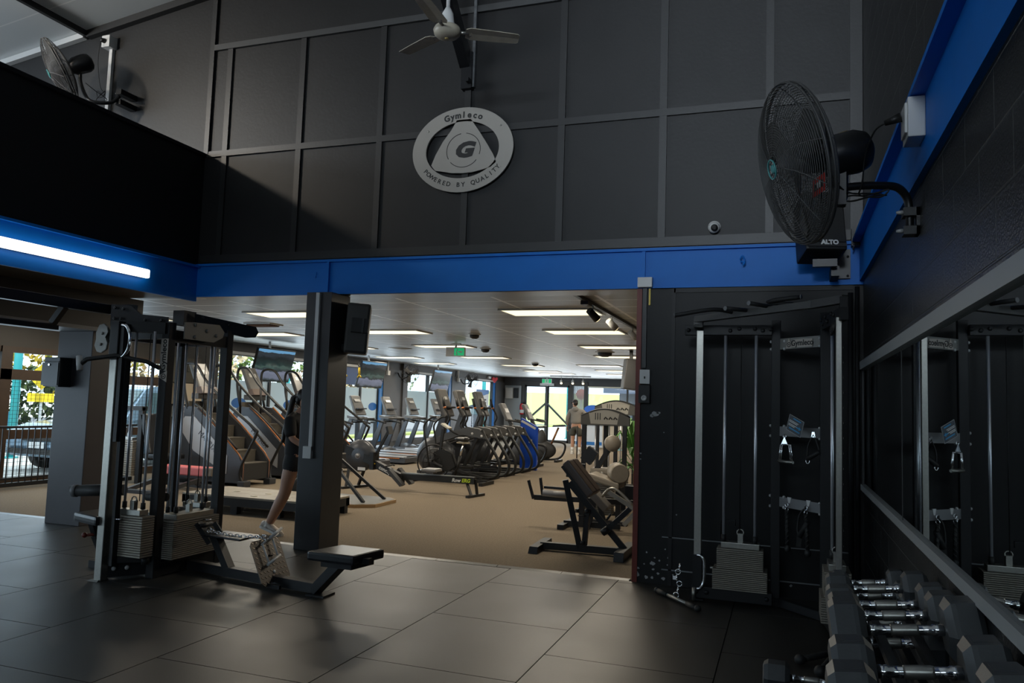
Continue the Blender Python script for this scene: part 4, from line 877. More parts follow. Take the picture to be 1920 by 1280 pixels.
# ---------------------------------------------------------------- mirror
t = thing('wall_mirror', 'long frameless wall mirror with grey strips on the block wall', 'mirror', (XW,3,.95))
MIR = mat('mirror_glass', (.80,.84,.83), .01, 1.)
q = M(); q.box((XW-.012,-5,.955),(XW-.002,4.62,1.87)); link('glass', q, MIR, t); q = M(); q.box((XW-.012,4.63,.955),(XW-.002,6.83,1.87)); link('glass', q, MIR, t)
STRIP = mat('grey_strip', (.30,.31,.31), .45)
q = M(); q.box((XW-.035,-5,1.87),(XW,6.86,1.935)); link('top_strip', q, STRIP, t); q = M(); q.box((XW-.03,-5,.915),(XW,6.86,.96)); link('bottom_strip', q, STRIP, t)
q = M(); q.box((XW-.02,6.83,.9),(XW,6.86,1.87)); q.box((XW-.014,4.62,.955),(XW-.002,4.63,1.87)); link('edge_channel', q, DGREY, t)
q = M(); q.cyl((.5,6.86,0),(.5,6.86,2.5),.02); q.cyl((.55,6.86,0),(.55,6.86,2.55),.018); solo('corner_conduit', q, STEELM, 'pair of black pipes running down the room corner', 'conduit')
# ---------------------------------------------------------------- wall sign
t = thing('wall_sign', 'round brushed metal sign with triangle and letter G on the black wall', 'sign', (-3.003,6.84,3.985))
SIGN = mat('brushed_sign_metal', (.36,.34,.31), .38, .35, noise=.06, nscale=3)
SX, SZ, SY = -3.003, 3.985, 6.85
def EL(a, b, n=72, c=(0,0)): return [(c[0]+a*math.cos(2*PI*i/n), c[1]+b*math.sin(2*PI*i/n)) for i in range(n)]
q = M(); o1 = EL(.535,.425); i1 = EL(.388,.285)
R4 = [[q._v((SX+p[0],y,SZ+p[1]-.012)) for p in pts] for pts, y in ((i1,SY),(o1,SY),(o1,SY+.02),(i1,SY+.02))]
q.skin(R4, closed=True, sm=False)
TRI = [(-.064,.29),(.084,.29),(.189,.141),(.269,.017),(.334,-.089),(.362,-.16),(.308,-.205),(.218,-.225),(.119,-.244),(.019,-.248),(-.105,-.239),(-.209,-.217),(-.28,-.204),(-.325,-.15),(-.28,-.042),(-.206,.086),(-.124,.19)]
q.prism(TRI, (SX,SY,SZ), (1,0,0), (0,0,1), -.02); pl = link('plate', q, SIGN, t)
CUT = mat('sign_cut_shadow', (.008,.008,.008), .6)
q = M(); text(q, 'G', (SX+.016,SY-.002,SZ-.022), (1,0,0), (0,0,1), .2, .0015, italic=.25, bold=.012); 
for v in q.bm.verts: v.co.x = SX+.016+(v.co.x-SX-.016)*1.3
link('letter', q, CUT, pl)
q = M()
for a0, a1 in ((100,208),(-18,82),(222,322)): q.tube(arc((SX+.016,SY-.001,SZ-.018),(1,0,0),(0,0,1),.178,a0,a1,18,.17), .003, 4)
link('ring_slot', q, CUT, pl)
def arctext(s, a0, a1, ra, rb, size, top, bold=.0):
    q = M(); n = len(s)
    for i, ch in enumerate(s):
        if ch == ' ': continue
        a = math.radians(a0+(a1-a0)*i/(n-1)); p = V((SX+ra*math.cos(a), SY-.002, SZ-.012+rb*math.sin(a)))
        tx = V((-ra*math.sin(a), 0, rb*math.cos(a))).normalized()
        if top: tx = -tx
        text(q, ch, p, tx, V((0,0,1)) if False else V((0,1,0)).cross(tx)*-1 if False else (-tx.cross(V((0,-1,0)))*-1 if False else V((0,-1,0)).cross(tx)), size, .001, bold=bold)
    return q
link('lettering', arctext('Gymleco', 112, 66, .455, .348, .085, True, .003), CUT, pl); link('lettering', arctext('POWERED BY QUALITY', 214, 326, .46, .352, .062, False, .001), CUT, pl)
q = M(); q.bolts([(SX-.37,SY,SZ+.2),(SX+.4,SY,SZ+.2)], (0,-1,0), .01, .006); q.bolts([(SX-.385,SY,SZ-.21),(SX+.41,SY,SZ-.21)], (0,-1,0), .006, .003); link('fixing', q, BRUSH, pl)
q = M(); 
for dx, dz in ((-.3,.25),(.3,.25),(0,-.36)): q.cyl((SX+dx,SY+.02,SZ+dz),(SX+dx,6.9,SZ+dz),.015)
link('stand_off', q, STEELM, t)
# ---------------------------------------------------------------- big wall fans
GRILL = mat('dusty_wire', (.085,.082,.08), .5, .2)
BLADE = mat('dusty_blade', (.05,.048,.044), .6)
def wall_fan(lab, C, n, Rr, rings, blade_ang=.3, sticker=True):
    C = V(C); n = V(n).normalized(); x, y, _ = frame_of(n)
    if y.z < 0: x, y = -x, -y
    t = thing('wall_fan', lab, 'fan', C, group='large caged wall fans in the tall room')
    P = lambda r, a, h: C+x*(r*math.cos(a))+y*(r*math.sin(a))+n*h
    for nm, sg, dep in (('front_guard',1,.085),('rear_guard',-1,.10)):
        q = M(); H = lambda r: sg*(.02+dep*(1-(r/Rr)**2)**.8)
        for k in range(rings):
            r = Rr*(.16+.84*k/(rings-1)); q.tube([P(r, 2*PI*i/44, H(min(r, Rr*.9999))) for i in range(44)], .0022, 4, closed=True)
        for k in range(12): q.tube([P(Rr*f, 2*PI*k/12+.35*(1-f)*sg, H(Rr*min(f,.9999))) for f in (.1,.3,.5,.7,.85,.95,1)], .003, 5)
        q.torus(C+n*(.012*sg), n, Rr, .006, 44, 6); link(nm, q, GRILL, t)
    q = M(); q.lathe([(.022,.1),(.022,.112),(.014,.116)], C, n, 20); q.torus(C+n*.115, n, .046, .004, 20, 6); link('hub_badge', q, mat('teal_badge', (.08,.32,.32), .4), t)
    for k in range(3):
        a0 = blade_ang+2*PI*k/3; q = M(); row = []
        for f in (.16,.35,.6,.85,.93):
            w = .42*(.55+.6*f) if f < .9 else .25
            row.append([q._v(P(Rr*f, a0+w*(j/4-.5)*1.5/(f+.35), .045*(j/4-.5)*(1.3-f*.6)+.004)) for j in range(5)]+[q._v(P(Rr*f, a0+w*(j/4-.5)*1.5/(f+.35), .045*(j/4-.5)*(1.3-f*.6)-.004)) for j in (4,3,2,1,0)])
        q.skin(row); link('blade', q, BLADE, t)
    q = M(); q.lathe([(.03,.04),(.055,.02),(.06,-.1),(.05,-.12)], C, n, 20); link('hub', q, DGREY, t)
    q = M(); q.lathe([(.05,-.1),(.075,-.13),(.1,-.17),(.105,-.3),(.09,-.345),(.05,-.37),(0,-.375)], C, n, 24); mo = link('motor', q, STEEL, t, 'glossy black motor housing')
    q = M(); q.lathe([(.028,-.01),(.028,.012),(.012,.014)], C-n*.28+y*.1-x*.03, y, 12); link('oil_cap', q, mat('brass_cap', (.25,.2,.12), .4, .6), mo)
    if sticker:
        q = M(); b = C+n*.02+y*(-.14)-x*(-.0)
        return t, P, x, y, n, C
    return t, P, x, y, n, C
t, P, fx, fy, fn, FC = wall_fan('large black wall fan with dusty wire cage above the corner', (.04,3.9,2.695), (-.915,-.32,-.245), .385, 30)
mc = FC-fn*.24
q = M(); q.tube(smooth([mc-V((0,0,.09)), mc-V((0,0,.2))],3), .022, 10); q.tube([mc-V((0,0,.2)),(.245,3.97,2.5)],.022,10); q.box((.22,3.94,2.5),(.27,4.0,2.68)); link('yoke', q, STEEL, t)
q = M(); q.tube(smooth([(.24,3.98,2.59),(.33,4.0,2.6),(.42,4.03,2.605),(.5,4.06,2.6),(.545,4.09,2.56),(.56,4.1,2.49),(.56,4.1,2.37)],6), .019, 12); link('arm', q, STEEL, t, 'bent black tube arm')
q = M(); q.box((.53,4.06,2.46),(.6,4.14,2.5)); q.box((.53,4.06,2.37),(.6,4.14,2.41)); q.box((.585,4.06,2.37),(.6,4.14,2.5)); br_ = link('wall_bracket', q, STEEL, t)
q = M(); q.bolt((.53,4.08,2.48), (-1,0,0), .01, .03); link('clamp_bolt', q, BOLTM, br_); q = M(); q.bolt((.53,4.08,2.39), (-1,0,0), .01, .03); link('clamp_bolt', q, BOLTM, br_)
q = M(); sc = FC+fn*.055-fy*.1-fx*(-.02); A3 = -fx if (-fx).dot(V((1,0,0))) > 0 else fx
sc = FC-V((-.06,.05,.13))-fn*.05; q.cbox((0,0,0),(.14,.085,.002), R=Matrix((A3, V((0,0,1)), fn)).transposed()); 
for v in q.bm.verts: v.co += sc
st_ = link('sticker', q, mat('red_label', (.6,.03,.02), .5), t, 'red and black warning sticker')
q = M(); q.cbox((0,0,0),(.11,.035,.004), R=Matrix((A3, V((0,0,1)), fn)).transposed())
for v in q.bm.verts: v.co += sc
link('dark_band', q, PLAST, st_)
q = M(); text(q, '700', sc-fn*.0 + (fn if fn.dot(V((0,-1,0)))>0 else -fn)*.004, A3, (0,0,1), .042, .001, bold=.001); link('lettering', q, WHITE, st_)
t2, P2, gx, gy, gn, GC = wall_fan('caged wall fan above the black mezzanine rail, seen edge on', (-7.74,6.3,5.08), (-.575,-.635,-.51), .36, 22, 1.0)
q = M(); q.tube(smooth([GC-gn*.24-V((0,0,.1)), GC-gn*.26-V((0,0,.24)), (-7.42,6.45,4.76), (-7.28,6.6,4.78),(-7.24,6.68,4.88)],5), .02, 10); q.box((-7.28,6.66,4.78),(-7.2,6.9,4.84)); q.box((-7.28,6.66,4.9),(-7.2,6.9,4.96)); link('arm', q, STEEL, t2)
q = M(); q.bolt((-7.28,6.7,4.93), (-1,0,0), .014, .04); link('clamp_bolt', q, BOLTM, t2); q = M(); q.bolt((-7.28,6.7,4.81), (-1,0,0), .014, .04); link('clamp_bolt', q, BOLTM, t2)
# power outlets, conduits and cords
t = thing('power_outlet', 'white power outlet box on the blue beam at right', 'outlet', (.57,3.8,2.8))
q = M(); q.box((.5,3.68,2.72),(.57,3.84,2.9),.006); link('box', q, WHITE, t); q = M(); q.box((.49,3.7,2.745),(.505,3.82,2.88),.004); link('face_plate', q, WHITE, t)
t = thing('coiled_cable', 'black coiled power cord plugged in behind the large fan', 'cord', (.4,3.9,2.6))
q = M(); q.cyl((.485,3.77,2.84),(.42,3.79,2.825),.022,.012); link('plug', q, PLAST, t)
q = M(); q.tube(smooth([(.42,3.79,2.825),(.38,3.82,2.8),(.35,3.9,2.72),(.34,3.95,2.6),(.33,3.98,2.55),(.4,4.0,2.56),(.46,4.0,2.575),(.42,4.0,2.54),(.3,3.98,2.55),(.25,3.97,2.53),(.3,3.97,2.52),(.4,4.0,2.55),(.45,4.01,2.55),(.38,4.0,2.56),(.28,3.96,2.56),(.22,3.9,2.6),(.23,3.89,2.62)],5), .004, 6); link('cable', q, PLAST, t)
t = thing('power_outlet', 'white outlet box on a tall white conduit above the mezzanine rail', 'outlet', (-7.62,6.85,5.64))
q = M(); q.box((-7.69,6.78,5.57),(-7.57,6.9,5.71),.006); b = link('box', q, WHITE, t); q = M(); q.lathe([(.03,0),(.024,.04),(.01,.05)], (-7.64,6.78,5.64), (-.5,-1,0), 12); link('plug', q, PLAST, b)
q = M(); q.box((-7.65,6.86,2.95),(-7.60,6.9,5.58),.004); link('conduit', q, WHITE, t)
q = M(); q.tube(smooth([(-7.66,6.74,5.62),(-7.7,6.76,5.4),(-7.68,6.8,5.1),(-7.62,6.82,5.0),(-7.7,6.8,4.96),(-7.72,6.8,5.05),(-7.62,6.8,4.98),(-7.58,6.78,5.02),(-7.66,6.74,4.9),(-7.4,6.66,4.85),(-7.42,6.5,4.9),(-7.45,6.4,4.95)],5), .004, 6); link('cord', q, PLAST, t)
t = thing('junction_box', 'white junction box on the blue beam beside the black pier', 'junction box', (-1.18,6.85,2.62))
q = M(); q.box((-1.245,6.83,2.575),(-1.115,6.9,2.665),.006); link('box', q, WHITE, t); q = M(); q.box((-1.2,6.87,1.86),(-1.165,6.9,2.575)); link('conduit', q, BLKB, t, 'black conduit'); q = M(); q.box((-1.15,6.88,2.42),(-1.135,6.9,2.575)); link('tape', q, YELLOW, t, 'yellow tape')
t = thing('light_switch', 'white switch plate with black dial box below on the pier', 'switch', (-1.17,6.87,1.7))
q = M(); q.box((-1.215,6.86,1.72),(-1.125,6.9,1.845),.004); p = link('plate', q, WHITE, t); q = M(); q.box((-1.175,6.85,1.765),(-1.165,6.86,1.785)); link('rocker', q, PLAST, p)
q = M(); q.box((-1.22,6.85,1.55),(-1.12,6.9,1.71),.004); d = link('dial_box', q, PLAST, t); q = M(); q.lathe([(.026,0),(.024,.012),(.012,.014),(.012,.008),(0,.008)], (-1.17,6.85,1.595), (0,-1,0), 20); link('dial', q, WHITE, d)
t = thing('conduit', 'white conduit and switch box on the middle column', 'conduit', (-4.44,6.71,1.7))
q = M(); q.box((-4.47,6.69,.98),(-4.43,6.72,2.56)); link('pipe', q, WHITE, t); q = M(); q.box((-4.525,6.68,.9),(-4.43,6.72,1.02),.004); link('switch_box', q, WHITE, t)
t = thing('mailbox', 'small black metal letter box on the left pillar', 'letter box', (-7.77,6.6,1.53))
LB = mat('petrol_black_box', (.012,.022,.03), .3)
q = M(); q.box((-7.87,6.52,1.53),(-7.64,6.683,1.86),.006); b = link('body', q, LB, t); q = M(); q.box((-7.89,6.51,1.545),(-7.65,6.52,1.80)); link('door', q, LB, b); q = M(); q.box((-7.9,6.505,1.805),(-7.64,6.522,1.815)); link('slot', q, PLAST, b); q = M(); q.cyl((-7.78,6.51,1.775),(-7.78,6.5,1.775),.012); link('lock', q, CHROME, b)
t = thing('dome_camera', 'white dome security camera on the black wall', 'camera', (-.59,6.88,3.09))
q = M(); q.lathe([(.055,0),(.055,.02),(.045,.03)], (-.59,6.9,3.1), (0,-1,0), 24); link('base', q, WHITE, t); q = M(); q.ell((-.59,6.86,3.09),.05); s_ = link('ball', q, WHITE, t); q = M(); q.lathe([(.03,0),(.028,.012),(.012,.016),(0,.012)], (-.585,6.815,3.08), (.1,-1,-.25), 20); link('lens', q, PLAST, s_)
# loudspeaker under the fan
t = thing('loudspeaker', 'black loudspeaker tilted down on a bracket over the blue beam', 'loudspeaker', (.25,6.6,2.75))
Rm = Euler((math.radians(-14),0,math.radians(14))).to_matrix()
q = M(); q.cbox((.25,6.58,2.98),(.31,.3,.5),R=Rm,bev=.02); b = link('cabinet', q, PLAST, t)
q = M(); q.cbox(V((.25,6.58,2.98))+Rm@V((0,-.155,.02)),(.28,.01,.42),R=Rm); g = link('grille', q, RUBB, b); q = M(); q.cbox(V((.25,6.58,2.98))+Rm@V((0,-.157,-.215)),(.29,.012,.03),R=Rm); link('lower_rim', q, DGREY, b)
q = M(); text(q, 'ALTO', V((.25,6.58,2.98))+Rm@V((.02,-.166,-.2)), Rm@V((1,0,0)), Rm@V((0,0,1)), .05, .002, bold=.003); link('badge', q, WHITE, b)
q = M(); q.box((.34,6.6,2.6),(.4,6.9,2.68)); q.box((.36,6.86,2.62),(.5,6.9,2.86)); q.box((.2,6.5,2.66),(.38,6.56,2.72)); q.bolts([(.38,6.86,2.64),(.48,6.86,2.64),(.38,6.86,2.8),(.48,6.86,2.8)],(0,-1,0),.01); link('bracket', q, STEEL, t)
q = M(); q.box((.505,6.8,2.88),(.57,6.9,3.02)); q.box((.51,6.78,2.89),(.56,6.8,2.94)); q.tube(smooth([(.53,6.8,2.9),(.52,6.77,2.87),(.515,6.79,2.84)],4),.006,6); solo('power_adapter', q, DGREY, 'black power adapters beside the loudspeaker bracket', 'power adapter')
q = M(); q.tube(smooth([(-.37,6.84,2.8),(-.35,6.83,2.83),(-.33,6.84,2.79),(-.345,6.83,2.75),(-.33,6.83,2.77),(-.36,6.84,2.78),(-.36,6.895,2.79)],4),.006,6); solo('cable_stub', q, BLUE, 'short knotted cable end painted blue on the beam', 'cable')
# LED batten on the left blue beam
t = thing('led_batten', 'bright white linear lamp on the left blue beam', 'lamp', (-6.1,4.5,2.7))
q = M(); q.box((-6.149,3.0,2.655),(-6.12,6.12,2.735)); link('housing', q, WHITE, t)
q = M(); q.box((-6.12,3.0,2.65),(-6.07,6.14,2.74),.018); link('diffuser', q, emis('led_white', (1,.97,.92), 3.), t)
# ---------------------------------------------------------------- ceiling fan and its steel bracket
t = thing('ceiling_fan', 'old cream three blade ceiling fan with stained blades', 'ceiling fan', (-2.58,5.5,4.45))
q = M(); q.cyl((-2.58,5.5,4.62),(-2.58,5.5,6.65),.016); link('down_rod', q, WHITE, t)
q = M(); q.lathe([(.02,.22),(.045,.17),(.055,.1),(.07,.06)], (-2.58,5.5,4.45), (0,0,1), 24); link('canopy', q, WHITE, t)
q = M(); q.lathe([(.05,.07),(.1,.055),(.112,.03),(.105,.0),(.085,-.02),(.05,-.032),(0,-.034)], (-2.58,5.5,4.45), (0,0,1), 28); mo = link('motor', q, CREAM, t)
q = M(); q.lathe([(.018,-.03),(.016,-.04),(0,-.042)], (-2.58,5.5,4.45), (0,0,1), 12); link('cap_screw', q, mat('brass', (.4,.3,.12), .4, .7), mo)
for (x, y) in ((-2.06,5.78),(-3.08,5.75),(-2.55,4.93)):
    d = V((x+2.58, y-5.5, 0)).normalized(); s = V((-d.y, d.x, 0)); c = V((-2.58,5.5,4.475))
    q = M(); rows = []
    for f, w in ((.15,.055),(.19,.075),(.4,.07),(.57,.06),(.585,.045)):
        rows.append([q._v(c+d*f+s*w*a+V((0,0,-.16*w*a+b))) for a, b in ((-1,0),(0,.006),(1,0),(1,-.005),(0,-.001),(-1,-.005))])
    q.skin(rows, False, True, False); bl = link('blade', q, CREAM, t, 'stained cream blade')
    q = M(); q.cyl(c+d*.09, c+d*.17, .012); q.bolts([c+d*.19-s*.02-V((0,0,.006)),c+d*.19+s*.02-V((0,0,.006))],(0,0,-1),.006,.004); link('blade_iron', q, BRUSH, bl)
q = M(); q.bar((-3.0,6.86,4.86),(-2.55,3.2,6.75),.1,.16); q.box((-3.03,6.82,4.58),(-2.92,6.9,4.95)); q.box((-2.95,6.75,4.62),(-2.92,6.9,4.66)); link_ = struct('beam_rafter', q, STEEL)
q = M(); q.box((-2.93,6.85,4.6),(-2.9,6.895,5.9),.003); solo('wall_channel', q, mat('chipped_grey', (.09,.095,.1), .45, noise=.8, nscale=30), 'thin chipped steel channel beside the rafter foot', 'channel')
# ---------------------------------------------------------------- cardio machines in the hall
GUN = mat('gunmetal_paint', (.045,.048,.055), .35, .3)
CONS = mat('console_grey', (.06,.058,.055), .4)
SILV = mat('silver_panel', (.33,.33,.34), .35, .3)
SCRN = mat('lit_display', (.2,.19,.17), .3, emit=(.5,.47,.4), estr=.35)
STEP = mat('step_tread', (.085,.075,.06), .6, noise=.2, nscale=30)
# treadmill: local x runs from motor hood (0) to the rear of the deck
def treadmill():
    t = thing('treadmill', 'x', 'treadmill', (0,0,0), 0, 'treadmills facing the street windows', local=True)
    q = M(); q.hexa([(0,-.44,.03),(2.05,-.44,.03),(2.05,.44,.03),(0,.44,.03),(0,-.44,.2),(2.05,-.42,.16),(2.05,.42,.16),(0,.44,.2)],.015); dk = link('deck', q, GUN, t)
    q = M(); q.box((.55,-.27,.165),(2.0,.27,.185)); link('belt', q, RUBB, dk)
    for s in (-1, 1):
        q = M(); q.hexa([(.5,s*.36-.08,.165),(2.02,s*.36-.08,.16),(2.02,s*.36+.08,.16),(.5,s*.36+.08,.165),(.5,s*.36-.07,.205),(2.02,s*.36-.07,.185),(2.02,s*.36+.07,.185),(.5,s*.36+.07,.205)],.008); r_ = link('side_rail', q, SILV, dk)
        q = M(); q.box((.7,s*.445-.004,.13),(1.9,s*.445+.004,.15)); link('stripe', q, ORANGE, r_)
        q = M(); q.hexa([(.12,s*.37-.035,.17),(.28,s*.37-.035,.17),(.28,s*.37+.035,.17),(.12,s*.37+.035,.17),(.48,s*.37-.03,1.08),(.58,s*.37-.03,1.08),(.58,s*.37+.03,1.08),(.48,s*.37+.03,1.08)],.006); link('upright', q, GUN, t)
        q = M(); q.tube(smooth([(.5,s*.38,1.0),(.75,s*.4,.99),(1.05,s*.4,.93)],4),.022,8); link('handrail', q, PLAST, t)
    q = M(); rows = []
    for x, w, h in ((0,.36,.14),(.08,.42,.26),(.25,.43,.31),(.45,.42,.28),(.6,.4,.21)):
        rows.append([q._v((x, w*math.cos(PI*i/10), .12+(h-.12)*math.sin(PI*i/10)**.6)) for i in range(11)])
    q.skin(rows, False, True, True); link('motor_hood', q, GUN, t)
    q = M(); q.hexa([(.42,-.44,1.04),(.7,-.44,1.0),(.7,.44,1.0),(.42,.44,1.04),(.4,-.42,1.11),(.72,-.42,1.05),(.72,.42,1.05),(.4,.42,1.11)],.015); cb = link('crossbar', q, CONS, t)
    q = M(); q.bar((.42,-.43,.94),(.42,.43,.94),.03,.04); q.box((.6,-.05,1.05),(.68,.1,1.07)); link('lower_bar', q, PLAST, cb)
    q = M(); q.hexa([(.5,-.25,1.1),(.58,-.25,1.12),(.58,.25,1.12),(.5,.25,1.1),(.3,-.21,1.58),(.36,-.21,1.6),(.36,.21,1.6),(.3,.21,1.58)],.02); c = link('console', q, CONS, t)
    q = M(); q.hexa([(.452,-.13,1.45),(.455,-.13,1.45),(.455,.13,1.45),(.452,.13,1.45),(.41,-.13,1.51),(.415,-.13,1.51),(.415,.13,1.51),(.41,.13,1.51)]); link('display', q, SCRN, c)
    q = M(); q.box((.52,-.2,1.26),(.6,.2,1.29),.005); link('tray', q, PLAST, c)
    return t
tm = treadmill(); 
TY = [15.5,17.1,18.7,20.1,21.8]
TL = ['treadmill nearest the camera, half hidden behind the middle column','second treadmill along the window, its console left of the blue oval','third treadmill, its console in front of the grey window pier','fourth treadmill along the window','fifth treadmill, the furthest along the window']
for i, y in enumerate(TY):
    o = tm if i == 0 else dup(tm, (0,0,0))
    o.location = (-10.5, y, 0); o['label'] = TL[i]
# stair climber: local x=0 at the entry step, -x toward the window
def climber():
    t = thing('stair_climber', 'x', 'stair climber', (0,0,0), 0, 'stair climbers by the street window', local=True)
    side = [(0,.05),(0,.4),(-.1,.52),(-.62,.98),(-1.0,1.28),(-1.25,1.3),(-1.38,1.15),(-1.45,.6),(-1.4,.06)]
    for s in (-1, 1):
        q = M(); q.prism(side, (0,s*.34+.04,0), (1,0,0), (0,0,1), .08, .015); p_ = link('side_panel', q, GUN, t)
        q = M(); q.prism([(-.3,.2),(-.3,.5),(-1.02,1.12),(-1.22,1.12),(-1.34,.95),(-1.0,.55)], (0,s*.385+.006,0), (1,0,0), (0,0,1), .012); link('badge_panel', q, SILV, p_, 'silver inset panel')
        if s < 0:
            q = M(); text(q, 'MATRIX', (-.72,-.394,.72), (.76,0,-.65), (.65,0,.76), .13, .002); link('lettering', q, GUN, p_)
        q = M(); q.tube([(-.01,s*.34,.1),(-.01,s*.34,.4),(-.11,s*.34,.53),(-.62,s*.34,.99),(-1.0,s*.34,1.29)], .013, 6); link('edge_trim', q, ORANGE, p_)
        q = M(); q.tube(smooth([(.02,s*.38,.06),(-.02,s*.4,.3),(.25,s*.4,.86),(.2,s*.4,.98),(-.35,s*.4,1.35),(-.8,s*.4,1.72),(-1.02,s*.4,1.98),(-1.2,s*.38,2.03),(-1.32,s*.36,1.95),(-1.3,s*.36,1.6),(-1.2,s*.36,1.25)],5), .024, 10); link('handrail', q, PLAST, t)
        q = M(); q.tube(smooth([(-.1,s*.41,.62),(-.62,s*.42,1.08),(-1.0,s*.4,1.34)],4), .02, 8); q.tube([(-.75,s*.4,1.68),(-.72,s*.4,1.15)], .02, 8); link('lower_rail', q, PLAST, t)
        q = M(); q.box((-.04,s*.34-.09,0),(.09,s*.34+.09,.1),.012); link('foot', q, GUN, t)
    q = M(); q.box((-1.4,-.33,0),(-1.1,.33,.1)); q.box((-1.3,-.3,.1),(-.05,.3,.12)); link('base', q, PLAST, t)
    for k in range(5):
        x = -.02-.24*k; z = .38+.2*k
        q = M(); q.box((x-.25,-.3,z-.02),(x,.3,z)); q.box((x-.27,-.3,z-.02),(x-.25,.3,z+.2)); q.box((x-.26,-.3,z-.24),(x-.24,.3,z-.02)) if k == 0 else None; link('step', q, STEP, t)
    q = M(); q.box((-.03,-.3,.1),(-.01,.3,.37)); link('kick_plate', q, RUBB, t)
    q = M(); q.tube([(-1.15,0,1.2),(-1.2,0,1.62)], .05, 10); q.box((-1.25,-.24,1.42),(-1.1,.24,1.52),.01); link('mast', q, CONS, t)
    q = M(); q.hexa([(-1.2,-.2,1.6),(-1.12,-.2,1.62),(-1.12,.2,1.62),(-1.2,.2,1.6),(-1.42,-.17,2.02),(-1.34,-.17,2.05),(-1.34,.17,2.05),(-1.42,.17,2.02)],.02); c = link('console', q, CONS, t)
    q = M(); q.hexa([(-1.245,-.1,1.86),(-1.24,-.1,1.86),(-1.24,.1,1.86),(-1.245,.1,1.86),(-1.28,-.1,1.93),(-1.275,-.1,1.93),(-1.275,.1,1.93),(-1.28,.1,1.93)]); link('display', q, SCRN, c)
    q = M(); q.hexa([(-1.15,-.22,1.5),(-1.02,-.22,1.52),(-1.02,.22,1.52),(-1.15,.22,1.5),(-1.2,-.2,1.62),(-1.1,-.2,1.64),(-1.1,.2,1.64),(-1.2,.2,1.62)],.01); link('control_tray', q, mat('tray_brown', (.08,.055,.045), .5), c)
    return t
cl = climber()
for i, (x, y) in enumerate(((-8.42,11.12),(-8.5,12.6),(-8.5,14.1))):
    o = cl if i == 0 else dup(cl, (0,0,0)); o.location = (x, y, 0); o['label'] = 'stair climber '+('nearest the camera, behind the cable tower','in the middle, left of the woman in black','furthest away, hidden partly by the woman in black')[i]
# motion trainer (elliptical): x=0 front, rear tubes at x=1.9
def trainer():
    t = thing('elliptical_trainer', 'x', 'elliptical trainer', (0,0,0), 0, 'elliptical trainers with curved rear frames', local=True)
    q = M(); q.ell((.3,0,.42),(.42,.24,.38)); q.box((.0,-.25,.02),(.8,.25,.12),.02); link('shroud', q, GUN, t)
    q = M(); q.hexa([(.2,-.09,.6),(.42,-.09,.6),(.42,.09,.6),(.2,.09,.6),(.42,-.07,1.3),(.54,-.07,1.3),(.54,.07,1.3),(.42,.07,1.3)],.01); link('mast', q, GUN, t)
    q = M(); q.hexa([(.5,-.23,1.2),(.6,-.23,1.22),(.6,.23,1.22),(.5,.23,1.2),(.28,-.21,1.74),(.38,-.21,1.78),(.38,.21,1.78),(.28,.21,1.74)],.03); c = link('console', q, CONS, t)
    q = M(); q.hexa([(.48,-.06,1.56),(.486,-.06,1.56),(.486,.06,1.56),(.48,.06,1.56),(.455,-.06,1.62),(.461,-.06,1.62),(.461,.06,1.62),(.455,.06,1.62)]); link('display', q, SCRN, c); q = M(); q.box((.53,-.19,1.38),(.62,.19,1.42),.008); link('tray', q, PLAST, c)
    for s in (-1, 1):
        q = M(); q.tube(smooth([(1.35,s*.27,.9),(.95,s*.31,.86),(.68,s*.33,1.02),(.72,s*.34,1.2),(.6,s*.34,1.42),(.56,s*.33,1.56)],5), .022, 8); a = link('arm', q, PLAST, t)
        q = M(); q.tube([(.6,s*.34,1.42),(.55,s*.33,1.6)], .028, 8); link('grip', q, RUBB, a)
        q = M(); q.cyl((.615,s*.34,1.38),(.605,s*.34,1.41),.032); link('collar', q, ORANGE, a)
        q = M(); q.tube(smooth([(.2,s*.27,.04),(1.0,s*.27,.04),(1.55,s*.27,.045),(1.74,s*.27,.1),(1.8,s*.27,.25),(1.74,s*.27,.45),(1.5,s*.27,.8),(1.4,s*.27,.98)],5), .03, 10); link('rear_frame', q, PLAST, t)
        q = M(); q.prism([(1.52,.8),(1.36,1.0),(1.1,1.03),(.55,.86),(.3,.7),(.32,.62),(1.0,.88),(1.35,.82)], (0,s*.27+.06,0), (1,0,0), (0,0,1), .12, .012); lp = link('top_cover', q, CONS, t)
        for bx, bz in ((1.42,.86),(1.22,.9)): q = M(); q.bolt((bx,s*.27-.061,bz), (0,-1,0), .025, .012); link('cap_bolt', q, BOLTM, lp)
        q = M(); q.bar((1.3,s*.22,.88),(1.0,s*.2,.2),.05,.06); link('pedal_link', q, PLAST, t)
        q = M(); q.box((.75,s*.2-.08,.2),(1.2,s*.2+.08,.25),.01); link('pedal', q, PLAST, t)
    q = M(); q.box((1.5,-.3,.0),(1.6,.3,.05)); q.box((.0,-.3,0),(.1,.3,.05)); link('floor_foot', q, PLAST, t)
    return t
tr = trainer()
for i, y in enumerate((14.68,15.62,16.72)):
    o = tr if i == 0 else dup(tr, (0,0,0)); o.location = (-7.05, y, 0); o['label'] = 'elliptical trainer with tall console, '+('nearest of the row, behind the rower','middle one of the row','furthest of the row, by the blue stand')[i]
